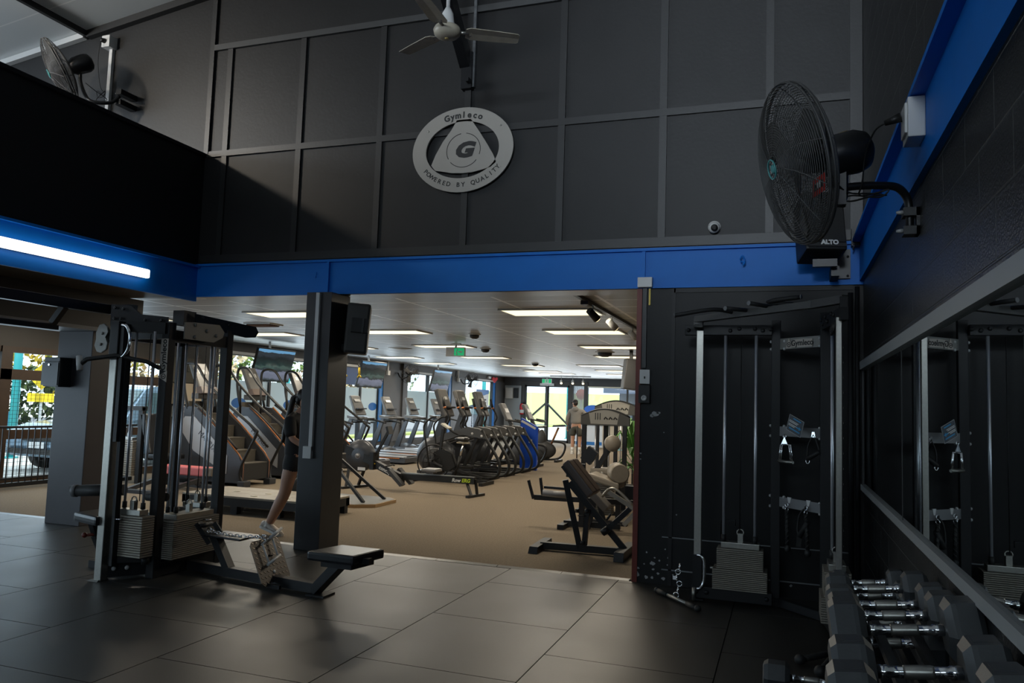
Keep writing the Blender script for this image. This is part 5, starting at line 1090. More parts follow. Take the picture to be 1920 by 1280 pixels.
# air bike
t = thing('air_bike', 'black fan bike with yellowish seat behind the rower rail', 'exercise bike', (-6.1,13.6,0))
q = M(); q.torus((-6.3,13.6,.36),(0,1,0),.33,.014,36,8)
for k in range(3): q.torus((-6.3,13.52+.08*k,.36),(0,1,0),.24-.06*abs(k-1),.006,28,5)
for k in range(10): a = 2*PI*k/10; q.tube([(-6.3+.05*math.cos(a),13.5,.36+.05*math.sin(a)),(-6.3+.33*math.cos(a),13.6,.36+.33*math.sin(a))],.005,5)
link('fan_cage', q, PLAST, t)
q = M(); q.lathe([(.05,-.05),(.26,-.02),(.27,.02),(.05,.05)], (-6.28,13.6,.36), (0,1,0), 28); link('fan_wheel', q, DGREY, t)
q = M(); q.prism([(-6.25,.25),(-5.95,.2),(-5.8,.3),(-5.9,.55),(-6.1,.62),(-6.3,.55)], (0,13.66,0), (1,0,0), (0,0,1), .12, .02); link('chain_case', q, PLAST, t)
q = M(); q.bar((-6.6,13.6,.06),(-5.2,13.6,.06),.06); q.box((-6.65,13.3,0),(-6.57,13.9,.06)); q.box((-5.25,13.3,0),(-5.17,13.9,.06)); q.bar((-6.3,13.6,.36),(-5.3,13.6,.12),.04); q.bar((-6.2,13.6,.3),(-6.12,13.6,1.0),.05); link('frame', q, PLAST, t)
q = M(); q.cyl((-5.85,13.6,.12),(-5.75,13.6,.5),.028); link('seat_tube', q, PLAST, t); q = M(); q.cyl((-5.77,13.6,.45),(-5.69,13.6,.76),.02); link('seat_post', q, CHROME, t); q = M(); q.box((-5.82,13.56,.74),(-5.58,13.64,.77)); link('seat_slide', q, mat('tan_plastic', (.3,.26,.18), .5), t)
q = M(); q.ell((-5.74,13.6,.82),(.13,.09,.04)); q.ell((-5.66,13.6,.82),(.07,.12,.045)); link('saddle', q, VINYL, t)
for s in (-1, 1):
    q = M(); q.tube(smooth([(-6.3,13.6+s*.18,.3),(-6.38,13.6+s*.22,.8),(-6.42,13.6+s*.22,1.05),(-6.28,13.6+s*.22,1.2),(-6.18,13.6+s*.22,1.22)],4), .018, 8); link('handle', q, PLAST, t)
q = M(); q.cbox((-6.06,13.6,1.05),(.18,.16,.03),(0,.5,0)); link('monitor', q, mat('monitor_pale', (.4,.38,.3), .4), t)
q = M(); q.bar((-6.05,13.72,.3),(-5.75,13.72,.2),.03); q.box((-5.8,13.7,.16),(-5.65,13.8,.2)); q.bar((-6.05,13.48,.3),(-6.3,13.48,.4),.03); q.box((-6.4,13.4,.38),(-6.25,13.5,.42)); link('pedal', q, DGREY, t)
# rower
t = thing('rowing_machine', 'black flywheel rowing machine with long rail, lying across the carpet', 'rower', (-5.8,11.8,0))
q = M(); q.hexa([(-6.05,11.76,.2),(-4.72,11.76,.2),(-4.72,11.84,.2),(-6.05,11.84,.2),(-6.05,11.76,.29),(-4.72,11.76,.31),(-4.72,11.84,.31),(-6.05,11.84,.29)]); r_ = link('rail', q, PLAST, t)
q = M(); q.box((-6.05,11.79,.29),(-4.72,11.81,.315)); link('rail_top', q, BRUSH, r_)
q = M(); text(q, 'Row', (-5.03,11.755,.245), (1,0,0.012), (0,0,1), .08, .002, bold=.002, italic=.2); link('lettering', q, WHITE, r_); q = M(); text(q, 'ERG', (-4.86,11.755,.247), (1,0,0.012), (0,0,1), .08, .002, bold=.002, italic=.2); link('lettering', q, mat('lime', (.45,.6,.02), .5), r_)
q = M(); q.hexa([(-6.62,11.75,.4),(-6.0,11.75,.14),(-6.0,11.85,.14),(-6.62,11.85,.4),(-6.62,11.75,.52),(-6.0,11.75,.27),(-6.0,11.85,.27),(-6.62,11.85,.52)]); f_ = link('front_beam', q, PLAST, t)
d_ = V((.62,0,-.255)).normalized(); u_ = V((.255,0,.62)).normalized()
q = M(); text(q, 'concept 2', V((-6.28,11.745,.315)), d_, u_, .085, .002, bold=.002); link('lettering', q, WHITE, f_); q = M(); text(q, 'x', V((-6.55,11.745,.425)), d_, u_, .12, .002, bold=.004); link('logo', q, YELLOW, f_)
q = M(); q.lathe([(.0,-.1),(.1,-.1),(.25,-.07),(.27,-.03),(.27,.03),(.25,.07),(.1,.1),(0,.1)], (-6.83,11.8,.55), (0,1,0), 36); fw = link('flywheel_cover', q, GUN, t)
q = M(); q.cyl((-6.83,11.69,.55),(-6.83,11.72,.55),.05); q.ell((-6.83,11.69,.55),.035); link('hub', q, MGREY, fw)
q = M(); q.bar((-7.08,11.72,.66),(-6.55,11.72,.46),.03,.13); q.bar((-7.08,11.88,.66),(-6.55,11.88,.46),.03,.13); q.box((-6.6,11.7,.33),(-6.53,11.9,.62)); link('yoke', q, PLAST, t)
q = M(); q.box((-6.82,11.7,.31),(-6.68,11.712,.36)); link('sticker', q, WHITE, fw)
for a, b in (((-7.02,11.8,.55),(-6.97,11.6,.02)),((-6.72,11.8,.4),(-6.94,11.95,.02))): q = M(); q.bar(a, b, .04); link('leg', q, PLAST, t)
q = M(); q.bar((-7.0,11.5,.02),(-6.82,12.1,.02),.06,.04); link('front_foot', q, PLAST, t)
for a, b in (((-4.86,11.8,.22),(-4.73,11.7,.02)),((-4.71,11.8,.28),(-4.69,11.85,.02))): q = M(); q.bar(a, b, .035); link('leg', q, PLAST, t)
q = M(); q.bar((-4.74,11.55,.02),(-4.66,12.05,.02),.06,.04); link('rear_foot', q, PLAST, t)
q = M(); q.box((-5.62,11.66,.36),(-5.36,11.94,.41),.02); q.box((-5.55,11.72,.33),(-5.43,11.88,.36)); link('seat', q, MGREY, t)
for y in (11.63,11.97): q = M(); q.hexa([(-6.2,y-.06,.33),(-5.95,y-.06,.1),(-5.95,y+.06,.1),(-6.2,y+.06,.33),(-6.16,y-.06,.37),(-5.9,y-.06,.13),(-5.9,y+.06,.13),(-6.16,y+.06,.37)]); link('foot_plate', q, DGREY, t)
q = M(); q.tube([(-6.28,11.62,.4),(-6.2,11.8,.43),(-6.28,11.98,.4)], .014, 8); link('pull_handle', q, RUBB, t)
q = M(); q.bar((-6.55,11.8,.55),(-6.32,11.8,.98),.04); q.cbox((-6.3,11.8,1.0),(.04,.16,.13),(0,-.3,0)); link('monitor_arm', q, PLAST, t)
# upright ski machine behind the column
t = thing('ski_machine', 'pulley ski machine on a wooden floor board, half hidden by the column', 'ski machine', (-5.9,10.1,0))
q = M(); q.prism([(-6.75,9.55),(-5.62,9.6),(-5.4,9.8),(-5.42,10.45),(-5.6,10.62),(-6.75,10.62)], (0,0,.0), (1,0,0), (0,1,0), .045); b_ = link('floor_board', q, mat('ply_edge', (.30,.19,.09), .5), t); q = M(); q.prism([(-6.73,9.57),(-5.63,9.62),(-5.42,9.81),(-5.44,10.44),(-5.61,10.6),(-6.73,10.6)], (0,0,.045), (1,0,0), (0,1,0), .004); link('board_top', q, mat('board_grey', (.11,.11,.105), .5), b_)
q = M(); q.bar((-5.55,10.35,.05),(-6.55,10.15,.85),.04); q.bar((-5.62,9.85,.05),(-6.55,10.05,.85),.04); link('brace', q, PLAST, t)
q = M(); q.box((-6.62,10.04,.05),(-6.5,10.16,2.1)); link('column', q, PLAST, t); q = M(); q.lathe([(0,-.1),(.22,-.08),(.24,0),(.22,.08),(0,.1)], (-6.5,10.1,1.95), (0,1,0), 28); link('flywheel', q, GUN, t)
for y in (9.9,10.3): q = M(); q.tube([(-6.3,y,2.05),(-6.08,y,2.03),(-6.06,y,1.98)], .008, 6); hc = link('cord', q, PLAST, t); q = M(); q.cyl((-6.06,y,1.98),(-6.05,y,1.87),.016); q.tube([(-6.08,y,1.83),(-6.05,y,1.87),(-6.02,y,1.83)], .012, 6); link('grip', q, YELLOW, hc)
# loose bumper plates leaning behind the column
for k, (x, lab) in enumerate(((-6.6,'black bumper plate leaning against the ski machine, outer one'),)):
    t = thing('bumper_plate', lab, 'weight plate', (-6.35,9.3,0))
    q = M(); q.lathe([(.03,-.04),(.16,-.045),(.19,-.03),(.225,-.03),(.225,.03),(.19,.03),(.16,.045),(.03,.04)], (-6.22,9.35,.226), (.6,-.8,.0), 32); link('disc', q, RUBB, t)
    q = M(); q.lathe([(.02,.04),(.05,.04),(.05,.048),(.02,.048)], (-6.22,9.35,.226), (.6,-.8,.0), 16); link('insert', q, YELLOW, t)
# low slatted platform
t = thing('low_platform', 'low black framed platform with worn wooden slats behind the cable tower', 'platform', (-6.1,8.7,0))
WOOD = mat('worn_grey_boards', (.26,.23,.18), .45, noise=.35, nscale=10)
q = M(); q.box((-7.4,8.28,.1),(-5.45,8.36,.2)); q.box((-7.4,9.1,.1),(-5.45,9.18,.2)); q.box((-7.4,8.28,.1),(-7.32,9.18,.2)); q.box((-5.53,8.28,.1),(-5.45,9.18,.2)); link('frame', q, STEELM, t)
for k in range(3): q = M(); q.box((-7.4,8.28+.302*k,.2),(-5.45,8.28+.302*k+.294,.225),.004); link('board', q, WOOD, t)
for x, y in ((-7.3,8.32),(-6.6,8.34),(-5.95,8.34),(-5.51,8.34),(-7.3,9.12),(-5.51,9.12)): q = M(); q.box((x-.05,y-.04,0),(x+.05,y+.04,.1)); link('leg', q, STEELM, t)
q = M()
for x in (-6.9,-6.4,-5.9,-5.6):
    for y in (8.45,8.75): q.tube(arc((x,y,.228),(1,0,0),(0,1,0),.05,200,340,6),.006,4)
link('hoop_mark', q, mat('chalk_mark', (.55,.5,.4), .6), t)
# hip thrust bench with red pad
t = thing('hip_thrust_bench', 'low grey machine with a long salmon red pad behind the cable tower', 'bench', (-8.9,10.0,0))
q = M(); q.box((-9.35,9.85,.24),(-8.42,10.12,.37),.02); link('pad', q, mat('salmon_pad', (.55,.12,.12), .5), t); q = M(); q.box((-8.42,9.86,.25),(-8.28,10.1,.37),.01); link('pad_end', q, mat('brown_pad', (.12,.09,.06), .5), t)
q = M(); q.bar((-9.3,10,.22),(-8.35,10,.22),.06); q.bar((-8.45,10,.22),(-8.75,9.3,.03),.06); q.bar((-9.2,10,.22),(-9.35,9.3,.03),.06); q.box((-9.4,9.2,0),(-8.5,9.32,.05)); q.box((-9.35,10.3,0),(-8.4,10.4,.05)); q.bar((-8.9,10,.22),(-8.9,10.35,.03),.06); link('frame', q, GUN, t)
# weight stack machine near the timber windows
t = thing('chest_machine', 'dark upholstered weight machine by the timber windows behind the tower', 'weight machine', (-9.4,9.9,0))
q = M(); q.box((-9.9,10.5,0),(-9.82,10.58,1.25)); q.box((-9.4,10.5,0),(-9.32,10.58,1.25)); q.box((-9.9,10.48,1.2),(-9.32,10.6,1.27)); q.box((-9.95,9.7,0),(-9.85,10.9,.06)); link('frame', q, STEELM, t)
weight_stack(t, -9.78,-9.44,10.46,10.62,.12,.75,16,(.05,.03))
q = M(); q.hexa([(-9.2,10.5,.5),(-9.1,10.5,.5),(-9.1,10.9,.5),(-9.2,10.9,.5),(-9.38,10.5,1.15),(-9.28,10.5,1.15),(-9.28,10.9,1.15),(-9.38,10.9,1.15)],.02); link('back_pad', q, VINYL, t); q = M(); q.box((-9.15,10.5,.42),(-8.75,10.9,.5),.02); link('seat_pad', q, VINYL, t); q = M(); q.box((-9.0,10.66,0),(-8.9,10.74,.42)); link('seat_post', q, STEELM, t)
t.location.y -= .32; t.location.x -= .7
# ---------------------------------------------------------------- upright bikes near the doors
def ubike(loc, lab):
    t = thing('upright_bike', lab, 'exercise bike', loc, 0, 'upright bikes near the entrance', local=True)
    q = M(); q.ell((.15,0,.3),(.42,.12,.26)); q.ell((.15,0,.55),(.14,.09,.3)); link('body', q, DGREY, t)
    q = M(); q.bar((.1,0,.6),(-.15,0,1.1),.07,.09); link('mast', q, DGREY, t)
    q = M(); q.hexa([(-.2,-.2,1.08),(-.12,-.2,1.1),(-.12,.2,1.1),(-.2,.2,1.08),(-.42,-.18,1.5),(-.34,-.18,1.53),(-.34,.18,1.53),(-.42,.18,1.5)],.03); c = link('console', q, CONS, t); q = M(); q.hexa([(-.215,-.12,1.3),(-.21,-.12,1.3),(-.21,.12,1.3),(-.215,.12,1.3),(-.26,-.12,1.4),(-.255,-.12,1.4),(-.255,.12,1.4),(-.26,.12,1.4)]); link('display', q, SCRN, c)
    q = M(); q.tube(smooth([(-.1,-.25,1.12),(.15,-.25,1.08),(.18,0,1.06),(.15,.25,1.08),(-.1,.25,1.12)],4), .022, 8); link('handlebar', q, RUBB, t)
    q = M(); q.cyl((.42,0,.45),(.62,0,.92),.028); link('seat_post', q, mat('bronze_post', (.35,.15,.06), .35, .6), t); q = M(); q.hexa([(.45,-.05,.93),(.8,-.13,.95),(.8,.13,.95),(.45,.05,.93),(.47,-.04,.98),(.78,-.11,1.01),(.78,.11,1.01),(.47,.04,.98)],.015); link('saddle', q, VINYL, t)
    q = M(); q.tube(smooth([(-.3,0,.05),(.3,0,.05),(.65,0,.1),(.8,0,.3),(.78,0,.5),(.45,0,.55)],5), .03, 8); q.box((-.35,-.28,0),(-.27,.28,.06)); q.box((.6,-.28,0),(.68,.28,.06)); link('frame', q, PLAST, t)
    q = M(); q.bar((.15,-.14,.3),(.28,-.16,.15),.03); q.box((.22,-.24,.12),(.36,-.15,.15)); q.bar((.15,.14,.3),(.02,.16,.45),.03); q.box((-.05,.15,.44),(.09,.24,.47)); link('pedal', q, PLAST, t)
    return t
b1 = ubike((-6.4,20.4,0), 'upright exercise bike in front of the entrance doors'); b2 = dup(b1, (-6.35,18.45,0), 0, 'upright exercise bike behind the blue stand')
t = thing('blue_stand', 'tall blue advertising stand with slanted top beside the ellipticals', 'stand', (-5.62,17.35,0))
q = M(); q.prism([(-5.82,0),(-5.42,0),(-5.42,1.0),(-5.82,1.2)], (0,17.42,0), (1,0,0), (0,0,1), .12, .008); b_ = link('panel', q, mat('vivid_blue', (.005,.07,.5), .4), t); q = M(); q.prism([(.0,.0),(.05,.02),(.08,.07),(.06,.1),(.03,.05),(-.02,.03)], (-5.6,17.298,.62), (1,0,0), (0,0,1), .002); q.bar((-5.8,17.297,1.13),(-5.45,17.297,.96),.05,.003,up=(0,1,0)); link('white_mark', q, WHITE, b_)
# ---------------------------------------------------------------- screens, small fans, speakers
def screen():
    m, t, b = nt('screen_picture'); co = t.nodes.new('ShaderNodeTexCoord'); sp = t.nodes.new('ShaderNodeSeparateXYZ'); t.links.new(co.outputs['Generated'], sp.inputs[0])
    n = t.nodes.new('ShaderNodeTexNoise'); n.inputs['Scale'].default_value = 5; n.inputs['Detail'].default_value = 5; t.links.new(co.outputs['Generated'], n.inputs['Vector'])
    ma = t.nodes.new('ShaderNodeMath'); ma.operation = 'MULTIPLY_ADD'; ma.inputs[1].default_value = .35; t.links.new(n.outputs['Fac'], ma.inputs[0]); t.links.new(sp.outputs['Z'], ma.inputs[2])
    r = t.nodes.new('ShaderNodeValToRGB'); e = r.color_ramp.elements
    e[0].position = .2; e[0].color = (.02,.03,.03,1); e[1].position = 1.12 if False else 1.; e[1].color = (.02,.03,.04,1)
    for p, c in ((.3,(.12,.14,.19)),(.45,(.16,.18,.25)),(.5,(.02,.03,.035)),(.62,(.05,.09,.08)),(.7,(.012,.03,.03)),(.9,(.006,.012,.015))):
        x = e.new(p); x.color = (*c,1)
    t.links.new(ma.outputs[0], r.inputs['Fac'])
    sk = t.nodes.new('ShaderNodeMath'); sk.operation = 'GREATER_THAN'; sk.inputs[1].default_value = .97
    m2 = t.nodes.new('ShaderNodeMath'); m2.operation = 'MULTIPLY_ADD'; m2.inputs[1].default_value = .12; t.links.new(n.outputs['Fac'], m2.inputs[0]); t.links.new(sp.outputs['Z'], m2.inputs[2]); t.links.new(m2.outputs[0], sk.inputs[0])
    mx = t.nodes.new('ShaderNodeMix'); mx.data_type = 'RGBA'; mx.inputs['B'].default_value = (.12,.3,.5,1); t.links.new(sk.outputs[0], mx.inputs['Factor']); t.links.new(r.outputs['Color'], mx.inputs['A'])
    t.links.new(mx.outputs['Result'], b.inputs['Emission Color']); b.inputs['Emission Strength'].default_value = 1.; b.inputs['Base Color'].default_value = (.01,.01,.01,1); b.inputs['Roughness'].default_value = .2
    return m
SCREEN = screen()
for i, y in enumerate((13.82,17.97,22.3)):
    t = thing('wall_screen', 'hanging screen showing a dark landscape, '+('left of the middle column','right of the middle column','furthest along the street windows')[i], 'screen', (-10.2,y,2.15), group='hanging screens over the treadmills')
    R_ = Euler((0,math.radians(14),math.radians(-3))).to_matrix(); c = V((-10.2,y,2.16))
    q = M(); q.cbox(c,(.05,1.2,.7),R=R_,bev=.006); p = link('casing', q, PLAST, t); q = M(); q.cbox(c+R_@V((.027,0,0)),(.006,1.16,.66),R=R_); link('picture', q, SCREEN, p)
    q = M(); q.cyl(c+V((-.05,-.05,.2)),(-10.28,y-.05,2.65),.025); link('ceiling_pole', q, WHITE, t)
def small_fan(y, lab):
    C = V((-10.75,y,2.32)); n = V((.8,-.5,-.25)).normalized(); x, yy, _ = frame_of(n)
    t = thing('wall_fan', lab, 'fan', C, group='small caged fans over the street windows')
    for nm, sg in (('front_guard',1),('rear_guard',-1)):
        q = M()
        for r, h in ((.06,.09),(.12,.085),(.18,.07),(.24,.045),(.3,.01)): q.torus(C+n*(sg*h), n, r, .004, 28, 5)
        for k in range(10): a = 2*PI*k/10; q.tube([C+n*sg*.09+x*(.05*math.cos(a))+yy*(.05*math.sin(a)), C+n*sg*.06+x*(.2*math.cos(a))+yy*(.2*math.sin(a)), C+x*(.3*math.cos(a))+yy*(.3*math.sin(a))], .004, 5)
        link(nm, q, PLAST, t)
    for k in range(3):
        a = 2*PI*k/3+.4; d = x*math.cos(a)+yy*math.sin(a); s = n.cross(d); q = M(); q.hexa([C+d*.05-s*.04-n*.004,C+d*.26-s*.08-n*.02,C+d*.26+s*.08+n*.012,C+d*.05+s*.04-n*.004,C+d*.05-s*.04+n*.004,C+d*.26-s*.08-n*.012,C+d*.26+s*.08+n*.02,C+d*.05+s*.04+n*.004]); link('blade', q, DGREY, t)
    q = M(); q.cyl(C-n*.02,C-n*.22,.06,.05); q.cyl(C+n*.0,C+n*.05,.04); link('motor', q, STEEL, t)
    q = M(); q.tube(smooth([C-n*.15-V((0,0,.05)), C-n*.2-V((0,0,.15)), V((-11.05,y-.05,2.2)), V((-11.15,y-.05,2.35))],3), .018, 8); link('arm', q, STEEL, t)
small_fan(21.3, 'small caged fan beside the middle wall screen'); small_fan(26.2, 'small caged fan over the furthest street window')
for y in (20.6,25.9): t = thing('power_outlet', 'white outlet and conduit on the street wall '+('by the middle window pier' if y < 22 else 'by the last window pier'), 'outlet', (XG,y,2.3)); q = M(); q.box((XG+.03,y-.07,2.25),(XG+.1,y+.07,2.38)); link('box', q, WHITE, t); q = M(); q.box((XG+.03,y-.03,2.38),(XG+.07,y+.03,2.65)); link('conduit', q, WHITE, t)
t = thing('loudspeaker', 'black loudspeaker hung high on the right side of the middle column', 'loudspeaker', (-4.2,7.0,2.2))
Rm = Euler((0,math.radians(3),math.radians(28))).to_matrix()
q = M(); q.cbox((-4.17,7.02,2.22),(.24,.26,.52),R=Rm,bev=.03); b = link('cabinet', q, mat('speaker_brown_black', (.028,.026,.023), .5), t)
q = M(); q.cbox(V((-4.17,7.03,2.22))+Rm@V((.02,-.152,.03)),(.17,.02,.15),R=Rm,bev=.008); hp = link('handle_recess', q, RUBB, b); q = M(); q.cbox(V((-4.17,7.03,2.22))+Rm@V((.05,-.165,.03)),(.02,.02,.15),R=Rm); link('handle_bar', q, DGREY, hp)
q = M(); q.box((-4.32,6.95,2.0),(-4.2,7.03,2.06)); link('bracket', q, STEEL, t)
t = thing('loudspeaker', 'grey loudspeaker high in the hall, at the right edge of the opening', 'loudspeaker', (-2.35,15.4,2.1)); q = M(); q.cbox((-2.9,15.4,2.17),(.3,.3,.6),(0,.1,.4),.02); link('cabinet', q, DGREY, t); q = M(); q.box((-2.93,15.37,2.4),(-2.87,15.43,2.652)); link('bracket', q, STEEL, t)
t = thing('guard_rail', 'black metal railing with thin bars in front of the timber windows', 'railing', (-10.85,5,0))
q = M(); q.bar((-10.85,-4,.92),(-10.85,10.9,.92),.04,.035); q.bar((-10.85,-4,.07),(-10.85,10.9,.07),.05,.06); q.bar((-10.85,-4,.16),(-10.85,10.9,.16),.03,.03); link('rail', q, STEEL, t)
y = 2.1; pr = None; z0 = 0
while y < 10.85:
    if pr is None: q = M(); q.bar((-10.85,y,.08),(-10.85,y,.92),.014); pr = link('baluster', q, STEEL, t); y0 = y
    else: o = pr.copy(); COL.objects.link(o); o.location = (0,y-y0,0)
    y += .105
t = thing('electrical_box', 'dark board with a letter above beige meter boxes between the windows', 'electrical box', (-11.1,12.6,1))
q = M(); q.box((XG+.0,12.0,1.72),(XG+.06,12.75,2.2)); b = link('board', q, mat('olive_board', (.06,.055,.04), .5), t); q = M(); text(q, 'L', (XG+.062,12.4,1.98), (0,1,0), (0,0,1), .18, .002); link('letter', q, PLAST, b)
q = M(); q.box((XG+.0,12.05,1.3),(XG+.2,12.7,1.7),.01); link('meter_box', q, mat('beige_box', (.45,.38,.28), .5), t); q = M(); q.box((XG,12.1,1.05),(XG+.1,12.7,1.26),.005); link('outlet_plate', q, WHITE, t); q = M(); q.box((XG,12.55,.1),(XG+.04,12.6,1.05)); link('conduit', q, WHITE, t)
# ---------------------------------------------------------------- benches and machines behind the opening
BRP = mat('brown_black_pad', (.085,.06,.048), .42, noise=.1, nscale=10)
TANP = mat('tan_worn_pad', (.22,.19,.15), .45, noise=.15, nscale=10)
t = thing('row_bench', 'incline chest supported row bench with brown pad, nearest in the hall', 'bench', (-1.95,7.9,0))
q = M(); q.bar((-2.4,7.92,.05),(-1.53,7.98,.05),.07,.07); fr = link('base_rail', q, STEELM, t)
q = M(); q.hexa([(-2.46,7.66,0),(-2.36,7.66,0),(-2.37,8.24,0),(-2.47,8.24,0),(-2.45,7.68,.07),(-2.36,7.68,.07),(-2.37,8.22,.08),(-2.46,8.22,.08)],.005); link('foot', q, STEELM, t); q = M(); q.hexa([(-1.58,7.66,0),(-1.48,7.66,0),(-1.48,8.38,0),(-1.58,8.38,0),(-1.58,7.68,.09),(-1.48,7.68,.09),(-1.48,8.36,.09),(-1.58,8.36,.09)],.005); link('foot', q, STEELM, t)
q = M(); q.bar((-1.99,7.95,.05),(-2.15,7.9,.74),.07,.06); link('rear_upright', q, STEELM, t)
q = M(); q.bar((-1.52,7.98,.06),(-2.1,7.88,.72),.06,.06); link('spine', q, STEELM, t)
q = M(); q.bar((-1.92,7.86,.1),(-1.89,7.84,.46),.05,.05); q.bolts([(-1.93,7.82,.13),(-1.89,7.8,.45)],(0,-1,0),.022,.015); q.cyl((-1.98,7.8,.4),(-1.9,7.8,.4),.006); link('adjuster_strut', q, STEELM, t)
ux = V((.62,0,-.72)).normalized(); n_ = V((.72,0,.62)).normalized(); pc = V((-1.99,7.88,.76))
for dy in (-.095,.095):
    q = M(); q.cbox(pc+V((0,dy,0))+n_*.03,(.42,.18,.08),R=Matrix((ux,V((0,1,0)),n_)).transposed(),bev=.018); link('pad', q, BRP, t, 'half of the split brown chest pad')
q = M(); q.cbox(pc-n_*.03,(.4,.3,.03),R=Matrix((ux,V((0,1,0)),n_)).transposed()); link('pad_board', q, PLAST, t)
q = M(); q.bar((-1.7,7.8,.26),(-1.46,7.84,.5),.05,.05); q.cyl((-1.72,7.78,.25),(-1.66,7.78,.3),.035); q.bar((-1.72,7.8,.25),(-1.62,7.8,.36),.03); q.cyl((-1.68,7.78,.38),(-1.64,7.78,.44),.012); link('foot_arm', q, STEELM, t)
t = thing('leg_machine', 'black leg curl machine with grey roller and padded handles behind the row bench', 'weight machine', (-2.4,9.5,0))
q = M(); q.bar((-2.92,9.3,.37),(-1.6,9.45,.37),.05,.06); q.bar((-2.34,9.4,.06),(-2.34,9.4,.8),.06); q.bar((-2.6,9.55,.05),(-1.9,9.6,.05),.07,.07); q.box((-2.62,9.3,0),(-2.54,9.9,.06)); link('frame', q, STEELM, t)
q = M(); q.bar((-2.9,9.2,.36),(-2.97,9.2,.58),.03); q.bar((-2.84,9.4,.36),(-2.88,9.4,.6),.03); q.bar((-2.8,9.3,.5),(-2.5,9.35,.49),.03); q.bar((-2.6,9.6,.63),(-2.4,9.6,.62),.03); link('handle', q, STEEL, t); q = M(); q.cyl((-2.79,9.22,.44),(-2.45,9.28,.42),.04); link('roller', q, MGREY, t)
for a, b in (((-2.16,9.4,.45),(-2.26,9.4,.02)),((-2.16,9.4,.45),(-2.03,9.4,.02))): q = M(); q.bar(a, b, .05); link('leg', q, STEELM, t)
q = M(); q.cbox((-2.1,9.3,.4),(.3,.24,.09),(0,.75,0),.015); link('preacher_pad', q, mat('grey_pad', (.13,.12,.11), .45), t)
q = M(); q.tube(smooth([(-2.06,9.25,.44),(-1.98,9.25,.53),(-1.88,9.25,.53),(-1.68,9.25,.36)],4), .016, 8); q.bar((-2.0,9.3,.5),(-1.6,9.3,.28),.05); q.bar((-1.6,9.3,.35),(-1.8,9.3,.12),.05); link('curl_arm', q, BRUSH, t, 'bright bent arm')
t = thing('leg_extension', 'leg extension machine with tan pads and weight stack behind the leg curl', 'weight machine', (-2.2,10.2,0))
q = M(); q.hexa([(-2.4,9.95,.56),(-2.0,9.95,.46),(-2.0,10.35,.46),(-2.4,10.35,.56),(-2.4,9.95,.65),(-2.0,9.95,.54),(-2.0,10.35,.54),(-2.4,10.35,.65)],.02); link('seat_pad', q, TANP, t); q = M(); q.lathe([(.11,-.16),(.125,-.14),(.125,.14),(.11,.16)], (-2.05,10.12,.66), (.35,-.9,0), 24); link('roller_pad', q, TANP, t); q = M(); q.box((-2.5,10.45,.6),(-2.1,10.7,.68),.02); link('seat_pad', q, TANP, t)
q = M(); q.bar((-2.42,10.5,.66),(-2.22,10.5,1.0),.09,.06); link('lever', q, STEELM, t); q = M(); q.lathe([(0,-.06),(.1,-.06),(.11,-.03),(.11,.03),(.1,.06),(0,.06)], (-2.2,10.45,1.02), (.3,-.95,0), 24); link('counter_roller', q, TANP, t); q = M(); q.cbox((-2.52,10.5,.84),(.16,.1,.2),(0,.6,0)); link('knee_block', q, VINYL, t)
q = M(); q.box((-2.42,10.0,0),(-2.36,10.06,.56)); q.box((-2.05,10.0,0),(-1.99,10.06,.47)); q.box((-2.45,9.98,0),(-1.9,10.08,.05)); q.box((-1.95,10.1,.3),(-1.5,10.2,.5)); q.bar((-2.5,10.6,.4),(-2.5,10.6,.62),.06); link('frame', q, STEELM, t)
weight_stack(t, -2.46,-2.14,10.2,10.36,.1,.54,14,(.05,.03))
def arch(x0, x1, y, z, lab, dz=.11):
    t = thing('weight_machine', lab, 'weight machine', ((x0+x1)/2,y,0))
    w = x1-x0; n = 14
    top = [(x0-.05+ (w+.1)*i/n, z+dz*math.sin(PI*i/n)) for i in range(n+1)]
    q = M(); q.prism(top+[(x1+.05,z-.12),(x0-.05,z-.12)], (0,y+.03,0), (1,0,0), (0,0,1), .06, .004); h = link('arched_cover', q, mat('cover_olive', (.06,.055,.045), .45), t)
    q = M(); q.prism([(x0+.1,z-.1),(x1-.13,z-.1),(x1-.1,z+.06)]+[(x0+.09+(w-.19)*(1-i/8), z+.015+dz*.8*math.sin(PI*(.15+.7*(1-i/8)))) for i in range(9)]+[(x0+.07,z+.06)], (0,y-.028,0), (1,0,0), (0,0,1), .006); lp = link('instruction_plate', q, mat('plate_pale', (.30,.28,.24), .4), h)
    q = M()
    for k in range(3): q.bar((x0+.17+.035*k,y-.037,z-.04),(x0+.17+.035*k,y-.037,z+.06),.012,.003,up=(0,1,0))
    for k in range(3): q.tube([(x1-.32+.07*k,y-.037,z-.03),(x1-.3+.07*k,y-.037,z+.0),(x1-.27+.07*k,y-.037,z-.03)],.01,4)
    link('pictogram', q, PLAST, lp)
    q = M(); q.tube([(p[0],y,p[1]+.008) for p in top], .016, 6); link('top_trim', q, PLAST, h)
    for x in (x0,x1-.02): q = M(); q.box((x-.03,y-.03,0),(x+.03,y+.03,z-.1)); link('upright', q, STEELM, t)
    q = M(); q.box((x0+.22,y+.3,0),(x0+.28,y+.36,z-.05)); q.box((x0,y-.3,0),(x1,y-.22,.05)); q.box((x0-.03,y-.3,0),(x0+.03,y+.5,.05)); q.box((x1-.03,y-.3,0),(x1+.03,y+.5,.05)); link('frame', q, STEELM, t)
    rods(t, [(x0+.17,y),(x1-.25,y)], .4, z-.1, .012); weight_stack(t, x0+.12,x1-.12,y-.08,y+.08,.1,.45,10,(.05,.02))
arch(-2.78,-2.16,11.2,1.36,'weight machine with pale arched top cover, nearer of two')
